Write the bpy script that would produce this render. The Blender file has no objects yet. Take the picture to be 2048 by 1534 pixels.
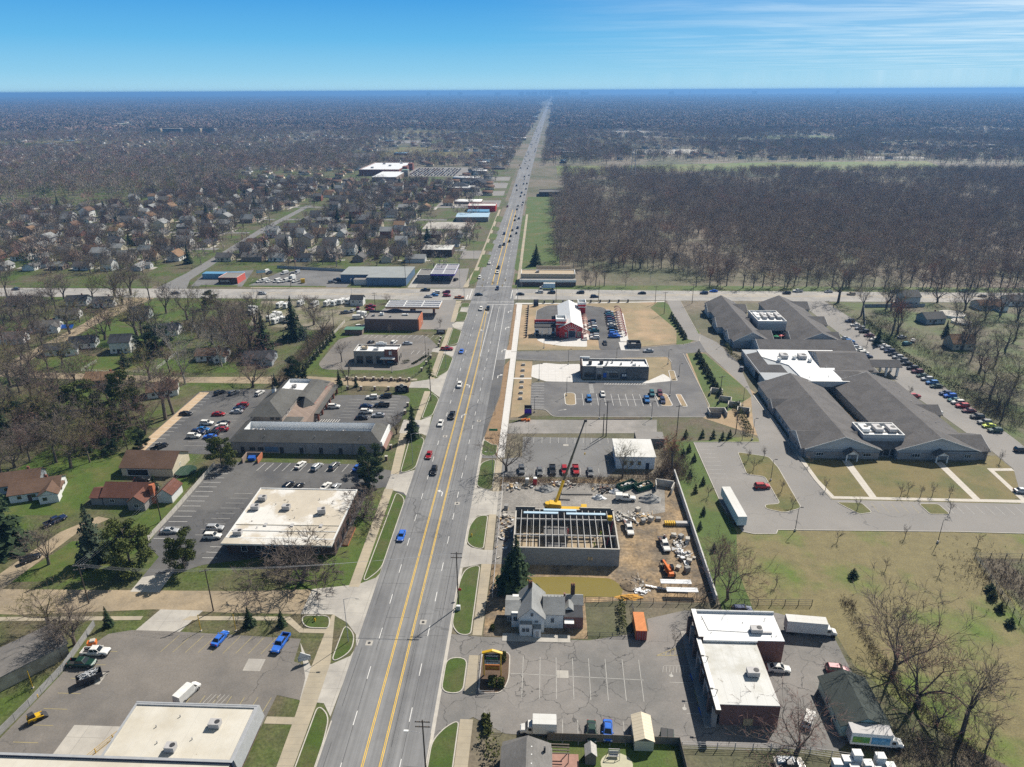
import bpy,math,random
import numpy as np
from math import radians as R,sin,cos,pi,atan2,hypot
SC=bpy.context.scene
COL=SC.collection
rnd=random.Random(7)
# --- camera
F,HC,CX,CY=1421.0,112.0,1024.0,767.0
PITCH=math.atan(586/F)
YAW=math.atan(68*cos(PITCH)/F)
ROLL=R(-0.28)
def mm(A,B):return[[sum(A[i][k]*B[k][j]for k in range(3))for j in range(3)]for i in range(3)]
def rotz(a):return[[cos(a),-sin(a),0],[sin(a),cos(a),0],[0,0,1]]
def rotx(a):return[[1,0,0],[0,cos(a),-sin(a)],[0,sin(a),cos(a)]]
CM=mm(mm(rotz(YAW),rotx(pi/2-PITCH)),rotz(ROLL))
from mathutils import Matrix,Vector
cd=bpy.data.cameras.new('camera');cam=bpy.data.objects.new('camera',cd);COL.objects.link(cam)
mw=Matrix([[CM[0][0],CM[0][1],CM[0][2],0],[CM[1][0],CM[1][1],CM[1][2],0],[CM[2][0],CM[2][1],CM[2][2],HC],[0,0,0,1]])
cam.matrix_world=mw
cd.sensor_fit='HORIZONTAL';cd.sensor_width=36;cd.lens=36*F/2048
cd.clip_start=1;cd.clip_end=70000
SC.camera=cam
# --- sky, sun, exposure
SUN_EL,SUN_AZ=R(46),R(38)
w=bpy.data.worlds.new('World');SC.world=w;w.use_nodes=True
nt=w.node_tree;nt.nodes.clear()
out=nt.nodes.new('ShaderNodeOutputWorld');bg=nt.nodes.new('ShaderNodeBackground')
sky=nt.nodes.new('ShaderNodeTexSky');sky.sky_type='NISHITA';sky.sun_disc=False
sky.sun_elevation=SUN_EL;sky.sun_rotation=SUN_AZ;sky.altitude=200;sky.air_density=1.0;sky.dust_density=0.6;sky.ozone_density=3.0
bg.inputs[1].default_value=SKY_STRENGTH=0.078
def N(t,**kw):
 n=nt.nodes.new(t)
 for k,v in kw.items():setattr(n,k,v)
 return n
def L(a,b):nt.links.new(a,b)
tc=N('ShaderNodeTexCoord')
sep=N('ShaderNodeSeparateXYZ');L(tc.outputs['Generated'],sep.inputs[0])
# thin high cloud: direction projected on a plane overhead
zc=N('ShaderNodeMath',operation='MAXIMUM');L(sep.outputs[2],zc.inputs[0]);zc.inputs[1].default_value=0.02
dx=N('ShaderNodeMath',operation='DIVIDE');L(sep.outputs[0],dx.inputs[0]);L(zc.outputs[0],dx.inputs[1])
dy=N('ShaderNodeMath',operation='DIVIDE');L(sep.outputs[1],dy.inputs[0]);L(zc.outputs[0],dy.inputs[1])
cb=N('ShaderNodeCombineXYZ');L(dx.outputs[0],cb.inputs[0]);L(dy.outputs[0],cb.inputs[1])
mp=N('ShaderNodeMapping');L(cb.outputs[0],mp.inputs[0]);mp.inputs['Rotation'].default_value=(0,0,R(-20));mp.inputs['Scale'].default_value=(0.30,0.62,1)
cn=N('ShaderNodeTexNoise');L(mp.outputs[0],cn.inputs['Vector']);cn.inputs['Scale'].default_value=1.0;cn.inputs['Detail'].default_value=9;cn.inputs['Roughness'].default_value=0.62;cn.inputs['Distortion'].default_value=0.6
cr=N('ShaderNodeValToRGB');L(cn.outputs[0],cr.inputs[0]);cr.color_ramp.elements[0].position=0.42;cr.color_ramp.elements[1].position=0.80
# veil of thin cirrus thickens towards the right (+X)
vr=N('ShaderNodeMapRange');L(sep.outputs[0],vr.inputs[0]);vr.interpolation_type='SMOOTHSTEP';vr.inputs[1].default_value=-0.12;vr.inputs[2].default_value=0.75;vr.inputs[3].default_value=0.0;vr.inputs[4].default_value=1.0
vz=N('ShaderNodeMapRange');L(sep.outputs[2],vz.inputs[0]);vz.inputs[1].default_value=0.0;vz.inputs[2].default_value=0.06;vz.inputs[3].default_value=0.25;vz.inputs[4].default_value=1.0
v1=N('ShaderNodeMath',operation='MULTIPLY');L(vr.outputs[0],v1.inputs[0]);L(vz.outputs[0],v1.inputs[1])
va=N('ShaderNodeMath',operation='ADD');L(cr.outputs[0],va.inputs[0]);va.inputs[1].default_value=0.30
v2=N('ShaderNodeMath',operation='MULTIPLY');L(v1.outputs[0],v2.inputs[0]);L(va.outputs[0],v2.inputs[1])
mx=N('ShaderNodeMix',data_type='RGBA');L(v2.outputs[0],mx.inputs['Factor'])
# clear blue low sky: a ramp by elevation that gives way to the Nishita dome higher up
def srgb(*c):return tuple((((x/255+.055)/1.055)**2.4)/SKY_STRENGTH for x in c)+(1,)
lo=N('ShaderNodeValToRGB');L(sep.outputs[2],lo.inputs[0]);e=lo.color_ramp.elements
e[0].position=0.0;e[0].color=tuple(x/14 for x in srgb(155,196,212));e[1].position=0.125;e[1].color=tuple(x/14 for x in srgb(50,134,200))
for p_,c_ in((0.022,(128,183,210)),(0.06,(92,165,208))):q_=lo.color_ramp.elements.new(p_);q_.color=tuple(x/14 for x in srgb(*c_))
sc_=N('ShaderNodeVectorMath',operation='SCALE');L(lo.outputs[0],sc_.inputs[0]);sc_.inputs[3].default_value=14
zf=N('ShaderNodeMapRange');L(sep.outputs[2],zf.inputs[0]);zf.inputs[1].default_value=0.15;zf.inputs[2].default_value=0.45
tint=N('ShaderNodeMix',data_type='RGBA');L(zf.outputs[0],tint.inputs['Factor']);L(sc_.outputs[0],tint.inputs[6]);dim=N('ShaderNodeVectorMath',operation='SCALE');L(sky.outputs[0],dim.inputs[0]);dim.inputs[3].default_value=0.30;L(dim.outputs[0],tint.inputs[7])
L(tint.outputs[2],mx.inputs[6]);mx.inputs[7].default_value=srgb(212,226,232)
L(mx.outputs[2],bg.inputs[0]);L(bg.outputs[0],out.inputs[0])
sl=bpy.data.lights.new('sun','SUN');sl.energy=5.0;sl.angle=R(0.5);sl.color=(1.0,0.935,0.84)
so=bpy.data.objects.new('sun',sl);COL.objects.link(so);so.location=(0,0,300)
sdir=Vector((sin(SUN_AZ)*cos(SUN_EL),cos(SUN_AZ)*cos(SUN_EL),sin(SUN_EL)))
so.rotation_euler=sdir.to_track_quat('Z','Y').to_euler()
vs=SC.view_settings;vs.view_transform='Standard';vs.look='None';vs.exposure=0.40;vs.gamma=1.0
SC.render.engine='CYCLES'
cy=SC.cycles
cy.use_denoising=False;cy.denoiser='OPENIMAGEDENOISE';cy.use_adaptive_sampling=True;cy.adaptive_threshold=0.01
cy.max_bounces=4;cy.diffuse_bounces=2;cy.glossy_bounces=2;cy.transmission_bounces=2;cy.volume_bounces=0;cy.transparent_max_bounces=4
cy.caustics_reflective=False;cy.caustics_refractive=False
# --- metres from the survey photograph's pixels
def g(px,py,z=0.0):
 d=((px-CX)/F,-(py-CY)/F,-1)
 v=[sum(CM[i][k]*d[k]for k in range(3))for i in range(3)]
 t=(z-HC)/v[2]
 return(v[0]*t,v[1]*t)
def gs(pts,z=0.0):return[g(a,b,z)for a,b in pts]
def proj(x,y,z=0.0):
 v=(x,y,z-HC);c=[sum(CM[k][i]*v[k]for k in range(3))for i in range(3)]
 return(CX+F*c[0]/-c[2],CY-F*c[1]/-c[2])
 # --- mesh builder
class MB:
 def __init__(s):s.v=[];s.f=[];s.m=[];s.mats=[]
 def mi(s,m):
  if m not in s.mats:s.mats.append(m)
  return s.mats.index(m)
 def face(s,pts,m):
  n=len(s.v);s.v+=[tuple(p)for p in pts];s.f.append(tuple(range(n,n+len(pts))));s.m.append(s.mi(m))
 def prism(s,poly,z0,z1,m,mtop=None,bottom=False):
  n=len(poly)
  a=sum(poly[i][0]*poly[(i+1)%n][1]-poly[(i+1)%n][0]*poly[i][1]for i in range(n))
  if a<0:poly=poly[::-1]
  b=len(s.v);s.v+=[(p[0],p[1],z0)for p in poly]+[(p[0],p[1],z1)for p in poly]
  for i in range(n):
   j=(i+1)%n;s.f.append((b+i,b+j,b+n+j,b+n+i));s.m.append(s.mi(m))
  s.f.append(tuple(range(b+n,b+2*n)));s.m.append(s.mi(mtop or m))
  if bottom:s.f.append(tuple(range(b+n-1,b-1,-1)));s.m.append(s.mi(m))
 def box(s,c,sz,m,ang=0.0,mtop=None,bottom=True):
  """c = centre of the base"""
  ca,sa=cos(ang),sin(ang);hx,hy=sz[0]/2,sz[1]/2
  poly=[(c[0]+x*ca-y*sa,c[1]+x*sa+y*ca)for x,y in((-hx,-hy),(hx,-hy),(hx,hy),(-hx,hy))]
  s.prism(poly,c[2],c[2]+sz[2],m,mtop,bottom)
 def hexa(s,lo,hi,m):
  """8-point block: lo, hi = 4 points each, counter-clockwise from above"""
  b=len(s.v);s.v+=[tuple(p)for p in lo]+[tuple(p)for p in hi]
  for i in range(4):
   j=(i+1)%4;s.f.append((b+i,b+j,b+4+j,b+4+i))
  s.f.append((b+4,b+5,b+6,b+7));s.f.append((b+3,b+2,b+1,b))
  s.m+=[s.mi(m)]*6
 def tube(s,p,q,r0,r1,m,n=6,cap=True):
  p=Vector(p);q=Vector(q);d=(q-p)
  if d.length<1e-6:return
  d.normalize();u=d.orthogonal().normalized();v=d.cross(u);b=len(s.v);k=s.mi(m)
  for c,r in((p,r0),(q,r1)):
   for i in range(n):
    a=2*pi*i/n;s.v.append(tuple(c+u*(r*cos(a))+v*(r*sin(a))))
  for i in range(n):
   j=(i+1)%n;s.f.append((b+i,b+j,b+n+j,b+n+i));s.m.append(k)
  if cap:
   s.f.append(tuple(range(b+n-1,b-1,-1)));s.m.append(k);s.f.append(tuple(range(b+n,b+2*n)));s.m.append(k)
 def path(s,pts,r,m,n=5):
  for a,b in zip(pts,pts[1:]):s.tube(a,b,r,r,m,n)
 def bar(s,p,q,w,h,m):
  """rectangular bar between two points, w sideways, h upwards"""
  p=Vector(p);q=Vector(q);d=(q-p).normalized()
  up=Vector((0,0,1))if abs(d.z)<0.95 else Vector((0,1,0))
  u=d.cross(up).normalized();v=u.cross(d)
  c=[(-w/2,-h/2),(w/2,-h/2),(w/2,h/2),(-w/2,h/2)]
  s.hexa([p+u*a+v*b for a,b in c],[q+u*a+v*b for a,b in c],m)
 def lathe(s,c,prof,m,n=12):
  b=len(s.v);k=s.mi(m)
  for r,z in prof:
   for i in range(n):
    a=2*pi*i/n;s.v.append((c[0]+r*cos(a),c[1]+r*sin(a),c[2]+z))
  for t in range(len(prof)-1):
   for i in range(n):
    j=(i+1)%n;s.f.append((b+t*n+i,b+t*n+j,b+(t+1)*n+j,b+(t+1)*n+i));s.m.append(k)
  s.f.append(tuple(range(b+(len(prof)-1)*n,b+len(prof)*n)));s.m.append(k)
 def gable(s,x0,x1,y0,y1,z,rise,m,ridge='x',over=0.4,th=0.16,mg=None):
  """two roof slabs; mg = material of the gable triangles"""
  if ridge=='x':
   ym=(y0+y1)/2;k=rise/((y1-y0)/2);dz=over*k
   for sg in(-1,1):
    ye=(y0-over)if sg<0 else(y1+over)
    a=[(x0-over,ye,z-dz),(x1+over,ye,z-dz),(x1+over,ym,z+rise),(x0-over,ym,z+rise)]
    if sg>0:a=a[::-1]
    s.hexa(a,[(p[0],p[1],p[2]+th)for p in a],m)
   if mg:
    for x,fl in((x0,1),(x1,0)):
     t=[(x,y0,z),(x,y1,z),(x,ym,z+rise)]
     s.face(t[::-1]if fl else t,mg)
  else:
   xm=(x0+x1)/2;k=rise/((x1-x0)/2);dz=over*k
   for sg in(-1,1):
    xe=(x0-over)if sg<0 else(x1+over)
    a=[(xe,y0-over,z-dz),(xm,y0-over,z+rise),(xm,y1+over,z+rise),(xe,y1+over,z-dz)]
    if sg>0:a=a[::-1]
    s.hexa(a,[(p[0],p[1],p[2]+th)for p in a],m)
   if mg:
    for y,fl in((y0,0),(y1,1)):
     t=[(x0,y,z),(x1,y,z),(xm,y,z+rise)]
     s.face(t[::-1]if fl else t,mg)
 def hip(s,x0,x1,y0,y1,z,rise,m,over=0.4):
  x0-=over;x1+=over;y0-=over;y1+=over;b=len(s.v);k=s.mi(m)
  d=min(x1-x0,y1-y0)/2
  if x1-x0>=y1-y0:r0,r1=(x0+d,(y0+y1)/2),(x1-d,(y0+y1)/2)
  else:r0,r1=((x0+x1)/2,y0+d),((x0+x1)/2,y1-d)
  s.v+=[(x0,y0,z),(x1,y0,z),(x1,y1,z),(x0,y1,z),(*r0,z+rise),(*r1,z+rise)]
  fs=[(0,1,5,4),(1,2,5),(2,3,4,5),(3,0,4)]if x1-x0>=y1-y0 else[(0,1,4),(1,2,5,4),(2,3,5),(3,0,4,5)]
  fs.append((3,2,1,0))
  for f in fs:s.f.append(tuple(b+i for i in f));s.m.append(k)
 def mesh(s,name):
  me=bpy.data.meshes.new(name);me.from_pydata(s.v,[],s.f)
  for m in s.mats:me.materials.append(m)
  me.polygons.foreach_set('material_index',s.m);me.update()
  return me
 def build(s,name,parent=None,loc=(0,0,0),rot=0.0,smooth=False):
  me=s.mesh(name)
  if smooth:me.polygons.foreach_set('use_smooth',[True]*len(me.polygons))
  o=bpy.data.objects.new(name,me);COL.objects.link(o);o.location=loc;o.rotation_euler=(0,0,rot)
  if parent:o.parent=parent
  return o
def thing(name,label,cat,loc=(0,0,0),rot=0.0,group=None):
 o=bpy.data.objects.new(name,None);COL.objects.link(o);o.location=loc;o.rotation_euler=(0,0,rot)
 o.empty_display_size=0.5
 return tag(o,label,cat,group)
def tag(o,label=None,cat=None,group=None,kind=None):
 if label:o['label']=label
 if cat:o['category']=cat
 if group:o['group']=group
 if kind:o['kind']=kind
 return o
def kids(o):return KIDS.get(o.name)or[]
KIDS={}
def dup(root,loc,rot=0.0,label=None,group=None,scale=None,paint=None):
 """copy a thing with its parts and their sub-parts; children found once per prototype"""
 if root.name not in KIDS:KIDS[root.name]=list(root.children)
 r=root.copy();COL.objects.link(r);r.location=loc;r.rotation_euler=(0,0,rot)
 if scale:r.scale=scale if isinstance(scale,tuple)else(scale,)*3
 if label:r['label']=label
 if group:r['group']=group
 for ch in KIDS[root.name]:
  c=ch.copy();COL.objects.link(c);c.parent=r
  if ch.name not in KIDS:KIDS[ch.name]=list(ch.children)
  if paint:repaint(c,paint)
  for gr in KIDS[ch.name]:
   d=gr.copy();COL.objects.link(d);d.parent=c
   if paint:repaint(d,paint)
 return r
def repaint(o,paint):
 for i,sl_ in enumerate(o.material_slots):
  if sl_.material and sl_.material.name in paint:
   new=paint[sl_.material.name];sl_.link='OBJECT';sl_.material=new
def nth(i):return['first','second','third','fourth','fifth','sixth','seventh','eighth','ninth','tenth','eleventh','twelfth','thirteenth','fourteenth','fifteenth','sixteenth','seventeenth','eighteenth','nineteenth','twentieth','twenty-first','twenty-second','twenty-third','twenty-fourth','twenty-fifth','twenty-sixth','twenty-seventh','twenty-eighth','twenty-ninth','thirtieth'][i]
# --- materials
MATS={}
def lin(c):return tuple((x/255/12.92)if x/255<=0.04045 else((x/255+0.055)/1.055)**2.4 for x in c)
def mat(name,col,rough=0.8,var=0.18,scale=1.2,spec=0.3,metal=0.0,col2=None,s2=0.08,stretch=None,fine=None,bump=0.0,coat=0.0,rnd_col=0.0,t2=(0.42,0.60),extra=None):
 """base colour varied by a fine noise (var) and, with col2, patched by a second colour at scale s2"""
 if name in MATS:return MATS[name]
 m=bpy.data.materials.new(name);MATS[name]=m;m.use_nodes=True
 t=m.node_tree;n=t.nodes;b=n['Principled BSDF']
 b.inputs['Roughness'].default_value=rough;b.inputs['Specular IOR Level'].default_value=spec;b.inputs['Metallic'].default_value=metal
 b.inputs['Coat Weight'].default_value=coat
 tcn=n.new('ShaderNodeTexCoord');vec=tcn.outputs['Object']
 if stretch:
  mpn=n.new('ShaderNodeMapping');t.links.new(vec,mpn.inputs[0]);mpn.inputs['Scale'].default_value=stretch;vecs=mpn.outputs[0]
 else:vecs=vec
 def noise(sc,det=5,ro=0.6,v=None):
  q=n.new('ShaderNodeTexNoise');q.inputs['Scale'].default_value=sc;q.inputs['Detail'].default_value=det;q.inputs['Roughness'].default_value=ro
  t.links.new(v or vec,q.inputs['Vector']);return q.outputs[0]
 def ramp(s,a,bb):
  q=n.new('ShaderNodeMapRange');q.clamp=True;t.links.new(s,q.inputs[0]);q.inputs[1].default_value=a;q.inputs[2].default_value=bb;return q.outputs[0]
 def mix(fac,a,bb,mode='MIX'):
  q=n.new('ShaderNodeMix');q.data_type='RGBA';q.blend_type=mode
  if isinstance(fac,float):q.inputs['Factor'].default_value=fac
  else:t.links.new(fac,q.inputs['Factor'])
  for s_,x in((6,a),(7,bb)):
   if isinstance(x,tuple):q.inputs[s_].default_value=(*x[:3],1)
   else:t.links.new(x,q.inputs[s_])
  return q.outputs[2]
 c=tuple(col)
 if col2:c=mix(ramp(noise(s2,6,0.62),*t2),c,tuple(col2))
 if var>0:
  f=ramp(noise(scale,6,0.65,vecs),0.25,0.75)
  c=mix(f,mix(1.0,c,(1-var,)*3,'MULTIPLY'),mix(1.0,c,(1+var,)*3,'MULTIPLY'))
 if fine:
  f=ramp(noise(fine[0],3,0.6),0.3,0.7);c=mix(f,mix(1.0,c,(1-fine[1],)*3,'MULTIPLY'),mix(1.0,c,(1+fine[1],)*3,'MULTIPLY'))
 if rnd_col>0:
  oi=n.new('ShaderNodeObjectInfo');f=oi.outputs['Random']
  c=mix(f,mix(1.0,c,(1-rnd_col,)*3,'MULTIPLY'),mix(1.0,c,(1+rnd_col,1+rnd_col*0.85,1+rnd_col*0.75),'MULTIPLY'))
 if extra:c=extra(n,t,vec,c,noise,ramp,mix)
 if isinstance(c,tuple):b.inputs['Base Color'].default_value=(*c[:3],1)
 else:t.links.new(c,b.inputs['Base Color'])
 if bump>0:
  q=n.new('ShaderNodeBump');q.inputs['Strength'].default_value=bump;q.inputs['Distance'].default_value=0.2
  t.links.new(noise(scale*2,4),q.inputs['Height']);t.links.new(q.outputs[0],b.inputs['Normal'])
 return m
def cracks(sc,width,dark,thr=0.5):
 def fn(n,t,vec,c,noise,ramp,mix):
  q=n.new('ShaderNodeTexVoronoi');q.feature='DISTANCE_TO_EDGE';q.inputs['Scale'].default_value=sc
  w_=n.new('ShaderNodeMix');w_.data_type='VECTOR';w_.inputs['Factor'].default_value=0.0
  ad=n.new('ShaderNodeVectorMath');ad.operation='ADD';nz=n.new('ShaderNodeTexNoise');nz.inputs['Scale'].default_value=sc*2.5;nz.inputs['Detail'].default_value=4
  ms=n.new('ShaderNodeVectorMath');ms.operation='SCALE';ms.inputs[3].default_value=0.5/sc
  t.links.new(vec,nz.inputs['Vector']);t.links.new(nz.outputs['Color'],ms.inputs[0]);t.links.new(vec,ad.inputs[0]);t.links.new(ms.outputs[0],ad.inputs[1])
  t.links.new(ad.outputs[0],q.inputs['Vector'])
  e=ramp(q.outputs['Distance'],width,width*0.3)
  k=ramp(noise(sc*0.35,3),thr-0.04,thr+0.08)
  mu=n.new('ShaderNodeMath');mu.operation='MULTIPLY';t.links.new(e,mu.inputs[0]);t.links.new(k,mu.inputs[1])
  mu2=n.new('ShaderNodeMath');mu2.operation='MULTIPLY';t.links.new(mu.outputs[0],mu2.inputs[0]);mu2.inputs[1].default_value=0.75
  return mix(mu2.outputs[0],c,dark)
 return fn
def joints(sx,sy,wid,dark,ox=0.0,oy=0.0):
 """expansion joints of a slab or panel seams every sx, sy metres"""
 def fn(n,t,vec,c,noise,ramp,mix):
  q=n.new('ShaderNodeTexBrick');q.offset=0.0;q.inputs['Scale'].default_value=1.0
  q.inputs['Mortar Size'].default_value=wid;q.inputs['Brick Width'].default_value=sx;q.inputs['Row Height'].default_value=sy;q.inputs['Mortar Smooth'].default_value=0.3
  m_=n.new('ShaderNodeMapping');m_.inputs['Location'].default_value=(ox,oy,0);t.links.new(vec,m_.inputs[0]);t.links.new(m_.outputs[0],q.inputs['Vector'])
  return mix(q.outputs['Fac'],c,dark)
 return fn
def wallpat(bw,bh,mort,dark,amt=0.5,off=0.5):
 """courses on upright walls: brick, block or siding, laid on the wall's own horizontal run and height"""
 def fn(n,t,vec,c,noise,ramp,mix):
  sp=n.new('ShaderNodeSeparateXYZ');t.links.new(vec,sp.inputs[0])
  a=n.new('ShaderNodeMath');a.operation='ADD';t.links.new(sp.outputs[0],a.inputs[0]);t.links.new(sp.outputs[1],a.inputs[1])
  cbn=n.new('ShaderNodeCombineXYZ');t.links.new(a.outputs[0],cbn.inputs[0]);t.links.new(sp.outputs[2],cbn.inputs[1])
  q=n.new('ShaderNodeTexBrick');q.offset=off;q.inputs['Scale'].default_value=1.0;q.inputs['Mortar Size'].default_value=mort
  q.inputs['Brick Width'].default_value=bw;q.inputs['Row Height'].default_value=bh
  q.inputs['Color1'].default_value=(0.75,0.75,0.75,1);q.inputs['Color2'].default_value=(1.15,1.15,1.15,1);q.inputs['Mortar'].default_value=(*dark,1)
  t.links.new(cbn.outputs[0],q.inputs['Vector'])
  return mix(amt,c,mix(1.0,c,q.outputs['Color'],'MULTIPLY'))
 return fn
 # --- the palette
GREEN,TAN,OLIVE=(0.085,0.145,0.022),(0.25,0.20,0.095),(0.12,0.13,0.04)
m_ground=mat('wood_floor',(0.16,0.132,0.095),var=0.3,scale=0.25,col2=(0.07,0.078,0.033),s2=0.012,fine=(1.7,0.25))
m_lawn=mat('lawn_green',(0.062,0.10,0.015),var=0.22,scale=0.5,col2=(0.12,0.112,0.038),s2=0.07,fine=(3.5,0.3),t2=(0.48,0.68))
m_verge=mat('verge_green',(0.05,0.085,0.010),var=0.2,scale=0.6,col2=(0.082,0.085,0.028),s2=0.16,fine=(4,0.25),t2=(0.42,0.68))
m_field=mat('lawn_dry',(0.165,0.138,0.06),var=0.25,scale=0.35,col2=(0.085,0.13,0.013),s2=0.042,fine=(3.0,0.28),t2=(0.50,0.66))
m_tanlawn=mat('lawn_tan',(0.15,0.12,0.042),var=0.16,scale=0.35,col2=(0.08,0.092,0.02),s2=0.07,fine=(3.0,0.25),t2=(0.46,0.66))
m_yard=mat('yard',(0.06,0.092,0.015),var=0.32,scale=0.35,col2=(0.105,0.09,0.052),s2=0.05,fine=(1.6,0.35),t2=(0.40,0.60))
m_brush=mat('brush_floor',(0.105,0.085,0.055),var=0.35,scale=0.6,col2=(0.075,0.085,0.03),s2=0.09,fine=(2.0,0.3))
def road_wear(n,t,vec,c,noise,ramp,mix):
# lengthwise tyre tracks: four lanes of darker and lighter bands that run with the road
 mpn=n.new('ShaderNodeMapping');t.links.new(vec,mpn.inputs[0]);mpn.inputs['Scale'].default_value=(1.1,0.006,1)
 f=ramp(noise(1.0,4,0.7,mpn.outputs[0]),0.3,0.7)
 c=mix(f,mix(1.0,c,(0.74,)*3,'MULTIPLY'),mix(1.0,c,(1.2,)*3,'MULTIPLY'))
 return cracks(0.045,0.012,(0.06,0.06,0.06),0.5)(n,t,vec,c,noise,ramp,mix)
m_road=mat('road_asphalt',(0.205,0.205,0.205),rough=0.85,var=0.1,scale=0.35,col2=(0.165,0.165,0.168),s2=0.05,extra=road_wear)
m_cross=mat('cross_concrete',(0.36,0.34,0.31),rough=0.9,var=0.12,scale=0.3,col2=(0.27,0.262,0.25),s2=0.05,extra=joints(6,3.6,0.05,(0.2,0.19,0.18)))
m_side_road=mat('side_asphalt',(0.19,0.185,0.178),var=0.16,scale=0.3)
m_dirt_road=mat('dirt_road',(0.33,0.262,0.175),rough=0.95,var=0.2,scale=0.35,col2=(0.25,0.205,0.145),s2=0.09,fine=(2.0,0.12))
m_lot_brown=mat('lot_brown',(0.19,0.172,0.152),var=0.13,scale=0.25,col2=(0.145,0.135,0.124),s2=0.05,fine=(3,0.12),extra=cracks(0.07,0.008,(0.05,0.048,0.045),0.54))
m_lot_pet=mat('lot_cracked',(0.215,0.2,0.185),var=0.12,scale=0.3,col2=(0.155,0.15,0.142),s2=0.05,fine=(3,0.1),extra=cracks(0.16,0.014,(0.045,0.045,0.045),0.42))
m_lot_dark=mat('lot_dark',(0.088,0.088,0.090),var=0.16,scale=0.22,col2=(0.125,0.122,0.118),s2=0.045,fine=(3,0.1),extra=cracks(0.06,0.008,(0.04,0.04,0.04),0.52))
m_lot_new=mat('lot_new',(0.112,0.110,0.112),var=0.12,scale=0.2,col2=(0.15,0.145,0.14),s2=0.05,fine=(3,0.1))
m_lot_old=mat('lot_old',(0.185,0.182,0.178),var=0.18,scale=0.2,col2=(0.13,0.128,0.125),s2=0.05,fine=(3,0.14),extra=cracks(0.1,0.012,(0.07,0.07,0.07),0.44))
m_lot_pale=mat('lot_pale',(0.235,0.22,0.203),var=0.12,scale=0.2,col2=(0.20,0.19,0.178),s2=0.05,fine=(3,0.08),extra=cracks(0.05,0.006,(0.12,0.115,0.11),0.5))
m_walk=mat('sidewalk_concrete',(0.39,0.335,0.245),rough=0.9,var=0.12,scale=0.4,col2=(0.33,0.29,0.22),s2=0.12,extra=joints(50,1.5,0.03,(0.24,0.21,0.17)))
m_conc=mat('drive_concrete',(0.43,0.405,0.36),rough=0.9,var=0.13,scale=0.35,col2=(0.34,0.32,0.29),s2=0.09,extra=joints(4.5,4.5,0.04,(0.25,0.235,0.21)))
m_concnew=mat('new_concrete',(0.58,0.56,0.53),rough=0.9,var=0.08,scale=0.4,extra=joints(3,3,0.03,(0.38,0.37,0.35)))
m_kerb=mat('kerb_concrete',(0.46,0.43,0.38),rough=0.9,var=0.15,scale=0.6)
m_mud=mat('bare_mud',(0.30,0.215,0.125),rough=0.95,var=0.38,scale=0.3,col2=(0.15,0.122,0.09),s2=0.11,fine=(1.2,0.25),t2=(0.4,0.6))
m_grav=mat('gravel',(0.27,0.252,0.228),rough=0.95,var=0.25,scale=0.3,col2=(0.20,0.188,0.172),s2=0.09,fine=(2.4,0.25))
m_mulch=mat('mulch',(0.25,0.165,0.095),rough=0.95,var=0.25,scale=0.4,fine=(3,0.2))
m_darkmulch=mat('dark_mulch',(0.11,0.075,0.05),rough=0.95,var=0.25,scale=0.5,fine=(3,0.2))
m_field_dirt=mat('field_dirt',(0.355,0.258,0.16),rough=0.95,var=0.2,scale=0.12,col2=(0.25,0.205,0.125),s2=0.05,fine=(2,0.15))
m_yel=mat('paint_yellow',(0.72,0.46,0.045),var=0.16,scale=0.7)
m_wht=mat('paint_white',(0.66,0.65,0.62),var=0.2,scale=0.8)
m_fadeyel=mat('paint_faded',(0.36,0.30,0.14),var=0.3,scale=0.8)
m_fadewht=mat('paint_worn',(0.40,0.39,0.36),var=0.3,scale=0.8)
m_bluep=mat('paint_blue',(0.03,0.14,0.55),var=0.2,scale=0.8)
m_tar=mat('tar',(0.035,0.035,0.037),var=0.2)
# --- ground sheets
def rect(x0,y0,x1,y1):return[(x0,y0),(x1,y0),(x1,y1),(x0,y1)]
def fillet(pts,r,n=5):
 """round the corners of a polygon"""
 out=[];k=len(pts)
 for i in range(k):
  p=Vector(pts[i]);a=Vector(pts[i-1]);b=Vector(pts[(i+1)%k])
  u=(a-p);v=(b-p);rr=min(r,u.length*0.48,v.length*0.48)
  s,e=p+u.normalized()*rr,p+v.normalized()*rr
  for j in range(n+1):
   f=j/n;q=s*(1-f)**2+p*2*f*(1-f)+e*f*f;out.append((q.x,q.y))
 return out
ZN={}
def sheet(name,polys,m,z0,parent=None,kind='structure'):
 b=MB()
 for p in polys:
  ZN[z0]=ZN.get(z0,-1)+1;z=z0+ZN[z0]*0.0004
  a=sum(p[i][0]*p[(i+1)%len(p)][1]-p[(i+1)%len(p)][0]*p[i][1]for i in range(len(p)))
  b.face([(x,y,z)for x,y in(p if a>0 else p[::-1])],m)
 o=b.build(name,parent)
 if not parent and kind:o['kind']=kind
 return o
def kerb(name,lines,z0=0.0,h=0.15,wd=0.22,m=None):
 b=MB()
 for pts,closed in lines:
  q=list(pts)+([pts[0]]if closed else[])
  for a,c in zip(q,q[1:]):
   if hypot(a[0]-c[0],a[1]-c[1])>0.02:b.bar((*a,z0+h/2),(*c,z0+h/2),wd,h,m or m_kerb)
 o=b.build(name);o['kind']='structure';return o
def stripe(b,p,q,wd,z,m):
 d=Vector((q[0]-p[0],q[1]-p[1]));n_=Vector((-d.y,d.x)).normalized()*(wd/2)
 b.face([(p[0]-n_.x,p[1]-n_.y,z),(q[0]-n_.x,q[1]-n_.y,z),(q[0]+n_.x,q[1]+n_.y,z),(p[0]+n_.x,p[1]+n_.y,z)][::1],m)
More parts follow.
